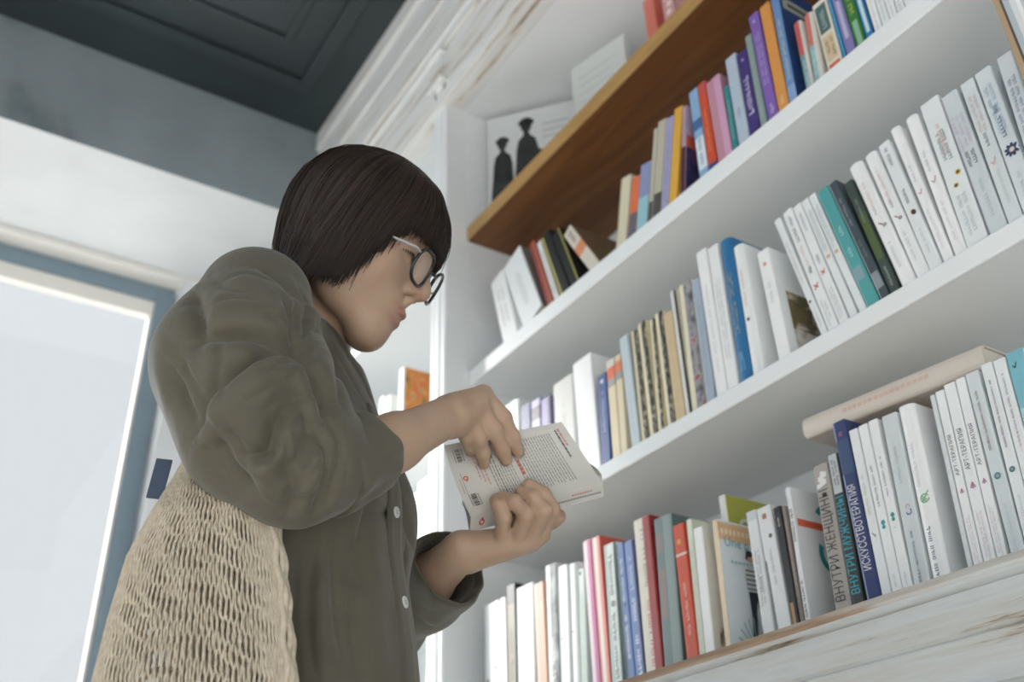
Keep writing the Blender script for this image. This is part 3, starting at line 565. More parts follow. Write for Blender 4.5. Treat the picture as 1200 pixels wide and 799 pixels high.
def emblem_polys(shape, s):
    """polygons in units of s around (0,0): first axis across the spine, second up; with colour slots"""
    h = s/2; P = []
    if shape == 'dot': P = [(disc(0, 0, h), 0)]
    elif shape == 'oval': P = [(disc(0, 0, h, 14, .8, 1.1, .4), 0)]
    elif shape == 'square': P = [([(-h, -h), (h, -h), (h, h), (-h, h)], 0)]
    elif shape == 'cross': P = [(q, 0) for q in stroke([(-h, -h), (h, h)], s*.22)+stroke([(-h, h), (h*.6, -h*.8)], s*.22)]+[(disc(0, 0, h*.35), 1)]
    elif shape == 'tick': P = [(q, 0) for q in stroke([(-h, h*.2), (-h*.2, -h), (h*.6, h*1.2)], s*.2)]
    elif shape == 'sketch': P = [(q, 0) for q in stroke([(-h, h*1.1), (-h*.2, 0), (h*.1, -h*.4)], s*.17)]+[(q, 1) for q in ringq(h*.55, -h*.5, h*.3, h*.5, n=8)+stroke([(0, -h*1.1), (h*.9, -h*.9)], s*.14)]
    elif shape == 'flower': P = [(disc(h*.55*math.cos(a), h*.55*math.sin(a), h*.45, 8), 0) for a in [2*PI*i/6 for i in range(6)]]+[(disc(0, 0, h*.45, 10), 1)]
    elif shape == 'petals':
        P = [(disc(h*.75*math.cos(a), h*.75*math.sin(a), h*.42, 8, 1.0, .6, a), 0) for a in [2*PI*i/9 for i in range(9)]]+[(q, 2) for q in ringq(0, 0, h*.25, h*.42, n=12)]
    elif shape == 'butterfly': P = [(disc(0, h*.7, h*.75), 0), (disc(0, -h*.7, h*.62), 0), ([(-h*.2, -h), (h*.2, -h), (h*.2, h), (-h*.2, h)], 0)]
    elif shape == 'ring': P = [(q, 0) for q in ringq(0, 0, h*.5, h)]
    elif shape == 'ringdot': P = [(q, 0) for q in ringq(0, 0, h*.42, h)]+[(disc(0, 0, h*.42), 2)]
    elif shape == 'swirl': P = [(q, 0) for q in ringq(0, -h*.5, h*.62, h*.95, -PI, .9, 14)]+[(q, 2) for q in ringq(0, h*.8, h*.5, h*.66, -.6, PI*1.2, 14)]
    elif shape == 'palette': P = [(q, 0) for q in ringq(0, 0, h*.8, h, .5, 2*PI, 18)+ringq(-h*.35, h*.2, h*.18, h*.34, n=8)+ringq(h*.2, -h*.35, h*.18, h*.34, n=8)+ringq(-h*.3, -h*.45, h*.12, h*.26, n=8)+stroke([(h*.1, -h*.1), (h*1.1, h*1.5)], s*.09)]
    elif shape == 'fan': P = [([(-h*.15, h*1.3), (h*.2, h*1.3), (-h*.5, -h*.7), (-h, -h*.5)], 0), ([(0, h*1.2), (h*.3, h*1.1), (h*.15, -h*.9), (-h*.35, -h*.9)], 2), ([(h*.25, h*.9), (h*.4, h*.8), (h, -h*.5), (h*.35, -h*.8)], 0)]
    elif shape == 'scribble': P = [(q, 0) for q in stroke([(-h, -h*.8), (h*.6, -h*.3), (-h*.6, h*.2), (h*.8, h*.7), (-h*.2, h)], s*.3)]
    return P

PICS = {}
def cover_picture(pic, T, H, D, root):
    """printed picture on the right hand board: a runs from the spine inwards, f upwards"""
    mb = MB(); mats = []
    def M(m):
        if m not in mats: mats.append(m)
        return mats.index(m)
    lay = [0.0003]
    def poly(pts, m):
        lay[0] += 0.00006
        mb.add([(T+lay[0], a*D, f*H) for a, f in pts], [tuple(range(len(pts)))], M(m))
    def rect(a0, a1, f0, f1, m): poly([(a0, f0), (a1, f0), (a1, f1), (a0, f1)], m)
    def sd(cx, cy, r, sx=1, sy=1, rot=0): return disc(cx, cy, r, 14, sx, sy*D/H, rot)
    if pic == 'space':
        rect(.02, .98, .55, .68, paper('#cf5a3c')); rect(.02, .98, .02, .55, ramp_mat('nebula_print', [(0.3, '#1d2340'), (0.5, '#39365c'), (0.62, '#8b3a4a'), (0.75, '#3f79a8')], (40, 40, 40), 1.0, 3.0))
    elif pic == 'label':
        rect(.05, .95, .80, .9, paper('#a9aaa2')); rect(.12, .88, .835, .865, paper('#5c5d5a'))
    elif pic == 'flowers':
        rect(.12, .97, .05, .62, ramp_mat('flower_photo_print', [(0.28, '#3d3326'), (0.42, '#7d6a45'), (0.5, '#5a5436'), (0.58, '#b9a68a'), (0.7, '#cfc9c0')], (28, 28, 28), 1.0, 4.0, 0.4, 1.0))
        rect(.12, .97, .05, .28, ramp_mat('flower_photo_print_pale', [(0.3, '#6a5a50'), (0.45, '#b5aaa0'), (0.6, '#d5d1ca')], (28, 28, 28), 1.0, 3.0, 0.4, 1.0))
    elif pic == 'floral':
        rect(.06, .96, .06, .86, ramp_mat('floral_print', [(0.3, '#8a8f5c'), (0.42, '#c98d58'), (0.52, '#b5663c'), (0.6, '#d9c9a5'), (0.7, '#c9cdb5')], (55, 55, 55), 1.0, 3.0, 0.4))
    elif pic == 'smallphoto':
        rect(.3, .9, .52, .63, paper('#b08a72')); rect(.55, .8, .53, .62, paper('#5a4438'))
        rect(.1, .95, .06, .3, ramp_mat('brown_sketch_print', [(0.38, '#5a4a3f'), (0.48, '#a99c90'), (0.56, '#d5d1ca')], (50, 50, 50), 1.0, 4.0))
    elif pic == 'oliveseal':
        poly(sd(.28, .82, .11), paper('#d9dcc4')); poly(sd(.28, .82, .07), paper('#9aa05a'))
    elif pic == 'woman':
        rect(0, 1, .86, .985, paper('#e0b98f'))
        for k in range(9): rect(.06+.1*k, .06+.1*k+.06, .905, .94, paper('#efdcc3'))
        poly([(.56, .52), (.80, .52), (.84, .66), (.76, .70), (.6, .70), (.5, .62)], paper('#d5d8da'))
        for k in range(5): rect(.54, .82, .535+.032*k, .545+.032*k, paper('#55585c'))
        poly([(.58, .30), (.66, .30), (.74, .46), (.84, .30), (.92, .31), (.84, .52), (.56, .52)], paper('#2f3444'))
        poly([(.52, .06), (.60, .06), (.70, .36), (.58, .40)], paper('#2f3444')); poly([(.84, .1), (.9, .1), (.94, .32), (.82, .32)], paper('#2f3444'))
        poly([(.46, .02), (.54, .02), (.58, .14), (.52, .14)], paper('#b98a5f'))
        poly(sd(.68, .755, .075), paper('#d3a78f')); poly(sd(.67, .79, .085, 1, .7), paper('#3a302c')); poly(sd(.60, .76, .03, 1, 1.6), paper('#3a302c'))
        for a in range(11):
            t = PI*(0.05+0.09*a); poly([(.6, .1), (.6+.5*math.cos(t)*.9, .1+.24*math.sin(t)), (.6+.5*math.cos(t+.07)*.9, .1+.24*math.sin(t+.07))], paper('#9db9b5'))
        poly(sd(.78, .1, .24, 1, .5), paper('#3a7f78')); poly(sd(.86, .09, .12, 1, .5), paper('#2f665f'))
        me = font_mesh('Une p')
        for txt, f, hgt, col in (('Une p', .72, .075, '#5fa3ad'),):
            xs = [v.co.x for v in me.vertices]; w = max(xs)-min(xs)
            s = .58*D/w
            mb.add([(T+.0009, .12*D+(v.co.x-min(xs))*s, f*H+.02+v.co.y*s*1.05) for v in me.vertices], [tuple(p.vertices) for p in me.polygons], M(paper(col)))
        for k in range(7): rect(.2+.09*k, .2+.09*k+.06, .70, .715, paper('#8fb5ba'))
    elif pic == 'swirl':
        rect(.05, .95, .74, .79, paper('#d9694f')); rect(.2, .8, .755, .775, paper('#c95b42'))
        for cx, cf, r, a0, a1 in ((.66, .80, .26, -.4, 2.6), (.66, .58, .28, 2.6, 5.9)):
            for i in range(16):
                a = a0+(a1-a0)*i/16; b = a0+(a1-a0)*(i+1)/16; k = D/H
                poly([(cx+r*math.cos(a), cf+r*k*math.sin(a)), (cx+r*math.cos(b), cf+r*k*math.sin(b)), (cx+(r-.09)*math.cos(b), cf+(r-.09)*k*math.sin(b)), (cx+(r-.09)*math.cos(a), cf+(r-.09)*k*math.sin(a))], paper('#2f8f94'))
    elif pic == 'marks':
        for k, (f, l) in enumerate(((.90, .03), (.82, .025), (.76, .012), (.70, .01), (.42, .02))): rect(.55+.05*(k % 3), .62+.05*(k % 3), f, f+l, paper('#2c2d2e'))
        rect(.4, .55, .36, .37, paper('#4a4c4e')); rect(.45, .5, .34, .39, paper('#4a4c4e'))
    if mb.v: mb.build('cover_picture', mats, root)

def make_book(key, x, T, H, lean, Y, z, D=0.135):
    col, dec, label, kw = SPEC[key]
    root = empty('book', (x, Y, z), (0, math.radians(lean), 0))
    tag(root, label, 'book', GROUPS[key[0]])
    rnd = kw.get('rounded')
    bulge = 0.30*T if rnd else 0.0008
    def yf(u):
        t = abs(2*u-1)
        return bulge*(1-math.sqrt(max(0, 1-t*t*0.98))) if rnd else (0.0012*max(0, (t-0.86)/0.14)**2)
    # cover: front board, spine with its printed fields, back board
    mats = [mat_of(col)]
    def M(c):
        m = mat_of(c)
        if m not in mats: mats.append(m)
        return mats.index(m)
    fields = []
    for d in dec:
        if d[0] == 'b': fields.append((d[1], d[2], 0, 1, M(d[3])))
        elif d[0] == 'v': fields.append((0, 1, d[1], d[2], M(d[3])))
        elif d[0] in 'BL': fields.append((d[1], d[2], d[3], d[4], M(d[5])))
    us = sorted({0, .04, .1, .2, .35, .5, .65, .8, .9, .96, 1} | {round(q, 4) for f in fields for q in f[2:4]})
    fs = sorted({0, 1} | {round(q, 4) for f in fields for q in f[:2]})
    cover_mi = M(kw['cover']) if kw.get('cover') else 0
    mb = MB(); nu = len(us)
    mb.add([(u*T, yf(u), f*H) for f in fs for u in us], [])
    for j in range(len(fs)-1):
        for i in range(nu-1):
            uc = (us[i]+us[i+1])/2; fc = (fs[j]+fs[j+1])/2; mi = 0
            for f0, f1, u0, u1, m in fields:
                if f0 <= fc <= f1 and u0 <= uc <= u1: mi = m
            mb.f.append((j*nu+i, j*nu+i+1, (j+1)*nu+i+1, (j+1)*nu+i)); mb.mi.append(mi)
    t = 0.0012
    ys = yf(0)
    mb.box(T-t, T, ys, D, 0, H, cover_mi); mb.box(0, t, ys, D, 0, H, 0)
    mb.add([(u*T, yf(u)+q*0.0012+(0.0 if q == 0 else 0.0), 0.0) for q in (0, 1) for u in us] , [(i, i+1, nu+i+1, nu+i) for i in range(nu-1)], 0)
    me = mb.mesh('book_cover')
    o = link('cover', me, mats, root); me.polygons.foreach_set('material_index', mb.mi)
    MB().box(t, T-t, bulge+0.003, D-0.004, 0.0025, H-0.003).build('page_block', PAGES, root)
    # lettering and emblems lie just proud of the spine
    blocks = []; lm = []
    eb = MB(); em = []
    def LM(c, L):
        m = paper(c, 0.45, 0.02)
        if m not in L: L.append(m)
        return L.index(m)
    lift = [0.00025]
    def put(mbx, polys, mi):
        lift[0] += 0.00004
        for p in polys:
            mbx.add([(a, yf(min(1, max(0, a/T)))-lift[0], b) for a, b in p], [tuple(range(len(p)))], mi)
    for d in dec:
        if d[0] == 't':
            _, txt, f0, f1, c, sz = d
            tm = font_mesh(txt); xs = [v.co.x for v in tm.vertices]; yy = [v.co.y for v in tm.vertices]
            sx = (f1-f0)*H/(max(xs)-min(xs)); sy = sz*T/(max(yy)-min(yy)); my = (max(yy)+min(yy))/2
            vv = []
            for v in tm.vertices:
                a = 0.5*T-(v.co.y-my)*sy; b = f0*H+(v.co.x-min(xs))*sx
                vv.append((a, yf(a/T)-0.0006, b))
            lb = MB(); blocks.append((lb, c)); lb.add(vv, [tuple(p.vertices) for p in tm.polygons])
        elif d[0] == 'd':
            _, f0, f1, c, rows, wrel = d
            rh = wrel*T*0.72/rows; mi = 0; lb = MB(); blocks.append((lb, c))
            for r in range(rows):
                a = T*(0.5+(r-(rows-1)/2)*wrel*1.1/rows)
                b = f0*H+random.uniform(0, .01); end = f1*H-random.uniform(0, .12)*(f1-f0)*H; wl = random.randint(4, 10); polys = []
                while b < end:
                    w = rh*random.uniform(.45, .8)
                    hh = rh*random.choice((.5, .5, .36))
                    k = random.random()
                    if k < .5: polys += [[(a-hh, b), (a+hh, b), (a+hh, b+w*.3), (a-hh, b+w*.3)], [(a-hh, b+w*.7), (a+hh, b+w*.7), (a+hh, b+w), (a-hh, b+w)]]
                    else: polys += [[(a-hh, b), (a+hh, b), (a+hh, b+w*.35), (a-hh, b+w*.35)], [(a+hh*.4, b+w*.35), (a+hh, b+w*.35), (a+hh, b+w), (a+hh*.4, b+w)]]
                    b += w*1.35; wl -= 1
                    if wl == 0: b += rh*.9; wl = random.randint(4, 10)
                put(lb, polys, mi)
        elif d[0] == 'e':
            _, shape, f, c, sz, ac = d
            dark = LM('#2b2a2a', em) if shape in ('sketch', 'flower') else 0
            alt = LM({'petals': '#d9cdb0', 'ringdot': '#b9a39a', 'swirl': '#cf8a63', 'fan': '#8a86b0'}.get(shape, c), em)
            main = LM(c, em)
            for p, slot in emblem_polys(shape, sz*T):
                put(eb, [[(ac*T+q[0], f*H+q[1]) for q in p]], (main, dark, alt)[slot])
    for lb, c in blocks: lb.build('title', paper(c, 0.45, 0.02), root)
    if eb.v: eb.build('emblem', em, root)
    if kw.get('pic'): cover_picture(kw['pic'], T, H, D, root)
    return root

PAGES = ramp_mat('page_edges', [(0.3, '#d9d3c4'), (0.7, '#e6e1d5')], (400, 5, 5), 1.0, 2.0, 0.8)
GROUPS = {'a': 'books on the upper white shelf', 'b': 'books on the middle white shelf', 'c': 'books on the lower ledge'}
for key, x, T, H, lean, Y in BOOKS:
    D = 0.135 if key[0] != 'b' else 0.14
    if key in ('c3', 'c11', 'c15', 'c16', 'b1', 'b2', 'a26', 'b19', 'c34'): D = 0.165
    D = {'c21': 0.082, 'c26': 0.095}.get(key, D)
    make_book(key, x, T, H, lean, Y, Z_ROW[key[0]]+CZ+0.0004+(T*math.sin(math.radians(lean)) if lean > 0 else 0.0), D)
SPEC['b38'] = ('#dfe2e2', [('v', 0, .13, '#b79d80'), ('v', .13, .18, '#5c5148'), ('v', .18, .30, '#b9c3c8'), ('v', .42, .5, '#eef0f0'), ('v', .5, .62, '#c3cccf'), ('v', .62, 1, '#d3c9c2')], 'tall book with a tan edge, cut off by the upper right corner of the frame', {})
make_book('b38', -0.3715, 0.058, 0.340, 0.3, 0.968, Z_ROW['b']+CZ+0.0008, 0.16)
make_book('c20', -1.0245, 0.0135, 0.262, 0.5, 1.045, Z_ROW['c']+CZ+0.0004, 0.13)

# hardcover lying flat across the row, with a red ribbon
fb = empty('book', (-0.822, 1.022, 0.5755+CZ), (0, math.radians(4.6), 0))
tag(fb, 'cream hardcover lying flat on top of the upright white books, red ribbon at its end', 'book', GROUPS['c'])
L_, T_, D_ = 0.278, 0.030, 0.17
CREAM = paper('#d9cfc4', 0.5, 0.05, 14.0); arc = [(0.006-0.006*math.cos(a), T_/2+(T_/2)*math.sin(a)) for a in [PI*(-0.5+k/10) for k in range(11)]]
pr = [(D_, 0.0)]+[(0.006-0.008*math.cos(PI*(-0.5+k/10)), T_/2+(T_/2)*math.sin(PI*(-0.5+k/10))) for k in range(11)]+[(D_, T_), (D_, T_-0.0025), (0.006, T_-0.0025), (0.003, T_/2), (0.006, 0.0025), (D_, 0.0025)]
MB().prism(pr, 0.0, L_, 'x').build('cover', CREAM, fb, 0.0004)
MB().prism([(0.006, 0.0025), (D_-0.004, 0.0025), (D_-0.004, T_-0.0025), (0.006, T_-0.0025), (0.004, T_/2)], 0.003, L_-0.003, 'x').build('page_block', PAGES, fb)
tb = MB()
for k in range(16):
    xx = 0.07+0.0085*k; tb.box(xx, xx+0.006, -0.0024, -0.0018, T_*0.45, T_*0.62)
tb.build('title', paper('#d9b9ac'), fb)
rb = MB().tube([(L_-0.003, 0.05, 0.019), (L_+0.006, 0.048, 0.021), (L_+0.013, 0.045, 0.016), (L_+0.010, 0.042, 0.006)], [0.004, 0.006, 0.0055, 0.003], 8)
rb.build('ribbon', paper('#b52a35', 0.5), fb, shade=True)['label'] = 'red ribbon'

eb_ = MB().box(P1+0.001, XR-0.001, 0.9985, 1.0, 1.4605+CZ, 1.5005+CZ).build('edge_band', ramp_mat('light_wood_edge', [(0.3, '#a8834f'), (0.6, '#b9935d'), (0.8, '#c4a06c')], (2, 9, 20), 4.0, 5.0, 0.5), bc)
eb_['label'] = 'lighter wooden front edge'
# ------------------------------------------------------------------ things on the wooden shelf
zt = 1.5014+CZ
def board(name, label, cat, p0, p1, h, t, mat, edge, lean=0.03):
    a = Vector((p0[0], p0[1], zt)); b = Vector((p1[0], p1[1], zt)); L = (b-a).length
    r = empty(name, a, (0, 0, math.atan2(b.y-a.y, b.x-a.x))); tag(r, label, cat)
    MB().box(0, L, 0, t, 0.0, h).build('card', mat, r, 0.0008)
    return r, L
ab, L = board('picture_card', 'tall white picture card with two dark standing figures, left on the wooden shelf', 'picture', (-1.672, 1.05), (-1.492, 1.205), 0.368, 0.006, paper('#cfd2d2', 0.6, 0.03, 12), None)
INK = ramp_mat('figure_print', [(0.3, '#1d1f20'), (0.55, '#2b2e2e'), (0.75, '#4a4c4a')], (30, 30, 20), 1.0, 4.0, 0.6)
fm = MB()
def figure(mb, cx, z0, s, arm=False):
    y = -0.0006
    out = [(-.30, 0), (-.32, .35), (-.27, .55), (-.25, .66), (-.20, .76), (-.08, .805), (-.05, .86), (.05, .86), (.08, .805), (.21, .76), (.27, .66), (.27, .55), (.33, .35), (.32, 0)]
    mb.add([(cx+a*s*.33, y, z0+b*s) for a, b in out], [tuple(range(len(out)))])
    for (a, b, r, sx) in ((0, .885, .050, 0.9), (-.045, .93, .036, 1.0), (.05, .93, .036, 1.0), (0, .945, .038, 1.3)):
        pts = disc(cx+a*s*.6, z0+b*s, r*s*.95, 12, sx, 1); mb.add([(p, y-0.0004, q) for p, q in pts], [tuple(range(12))])
    if arm: mb.add([(cx+p*s*.36, y-0.0004, z0+q*s) for p, q in ((.2, .6), (.55, .56), (.62, .58), (.62, .61), (.5, .60), (.2, .66))], [tuple(range(6))])
figure(fm, 0.042, 0.0, 0.300); figure(fm, 0.108, 0.005, 0.345, True)
fm.build('printed_figures', INK, ab)
tm_ = MB()
for k in range(3): tm_.box(0.15, 0.225-0.012*k, -0.0009, -0.0003, 0.305-0.022*k, 0.312-0.022*k)
tm_.build('printed_lines', paper('#b9bcbc'), ab)
wc, L = board('book', 'big pale book standing face out, between the figure picture and the coral book', 'book', (-1.392, 1.125), (-1.232, 1.165), 0.345, 0.02, paper('#cdd1cf', 0.6, 0.03, 12), None)
wl = MB()
for k in range(7): wl.box(0.02, L-0.025-0.01*(k % 3), -0.0008, -0.0002, 0.13+0.027*k, 0.137+0.027*k)
wl.build('printed_lines', paper('#c3c7c5'), wc)
def upright(label, x, y, T, H, D, col, cov, rot=0.0, bands=()):
    r = empty('book', (x, y, zt), (0, 0, rot)); tag(r, label, 'book', 'books on the wooden shelf')
    MB().box(0, T, 0, 0.0012, 0, H).box(0, 0.0012, 0, D, 0, H).box(T-0.0012, T, 0, D, 0, H).build('cover', paper(col, 0.45), r)
    MB().box(0.0012, T-0.0012, 0.002, D-0.003, 0.002, H-0.003).build('page_block', PAGES, r)
    bm_ = MB()
    for f0, f1, u0, u1 in bands: bm_.box(u0*T, u1*T, -0.0006, -0.0002, f0*H, f1*H)
    if bands: bm_.build('title', paper(cov), r)
    return r
upright('coral red book standing on the wooden shelf at the top edge of the frame', -1.088, 1.10, 0.045, 0.265, 0.14, '#cf6a55', '#e0b3a6', -0.25)
upright('pink book with white speckles beside the coral red one on the wooden shelf', -1.005, 1.07, 0.035, 0.25, 0.14, '#cf9a9a', '#ecdcda', 0.0, [(0.1+0.09*k, 0.15+0.09*k, 0.2+0.1*(k % 3), 0.55+0.1*(k % 3)) for k in range(9)])

# ------------------------------------------------------------------ books in the far bay
def far_book(label, x, z, T, H, col, y=1.02, D=0.14, pic=None, rot=0.0):
    r = empty('book', (x, y, z+CZ+0.0004), (0, 0, rot)); tag(r, label, 'book', 'books in the far bay')
    MB().box(0, T, 0, 0.0012, 0, H).box(0, 0.0012, 0, D, 0, H).box(T-0.0012, T, 0, D, 0, H).build('cover', paper(col, 0.5), r)
    MB().box(0.0012, T-0.0012, 0.002, D-0.003, 0.002, H-0.003).build('page_block', PAGES, r)
    if pic: MB().box(T, T+0.0006, 0.004, D-0.004, 0.004, H-0.004).build('cover_picture', pic, r)
    return r
ORP = ramp_mat('orange_cover_print', [(0.3, '#7a5a30'), (0.45, '#c98a3c'), (0.55, '#d06a3a'), (0.63, '#c9a35a'), (0.72, '#8a8478')], (28, 28, 28), 1.0, 3.0)
for i, (x, T, H, lab) in enumerate(((-2.20, 0.03, 0.165, 'white book at the left of the small row behind the collar in the far bay'), (-2.162, 0.03, 0.15, 'lower white book in the middle of the small row in the far bay'))):
    far_book(lab, x, 1.098, T, H, '#e4e6e6')
far_book('white spined book with an orange picture cover in the far bay', -2.085, 1.098, 0.028, 0.20, '#e6e6e2', pic=ORP)
for i, (x, T, H, lab) in enumerate(((-2.08, 0.05, 0.19, 'white book lower in the far bay beside the shirt front'), (-2.025, 0.055, 0.215, 'tall white book in the far bay right of a lower white one'), (-1.965, 0.05, 0.235, 'tallest white book of the far bay next to the pilaster'))):
    far_book(lab, x, 0.695, T, H, '#e6e8e8')
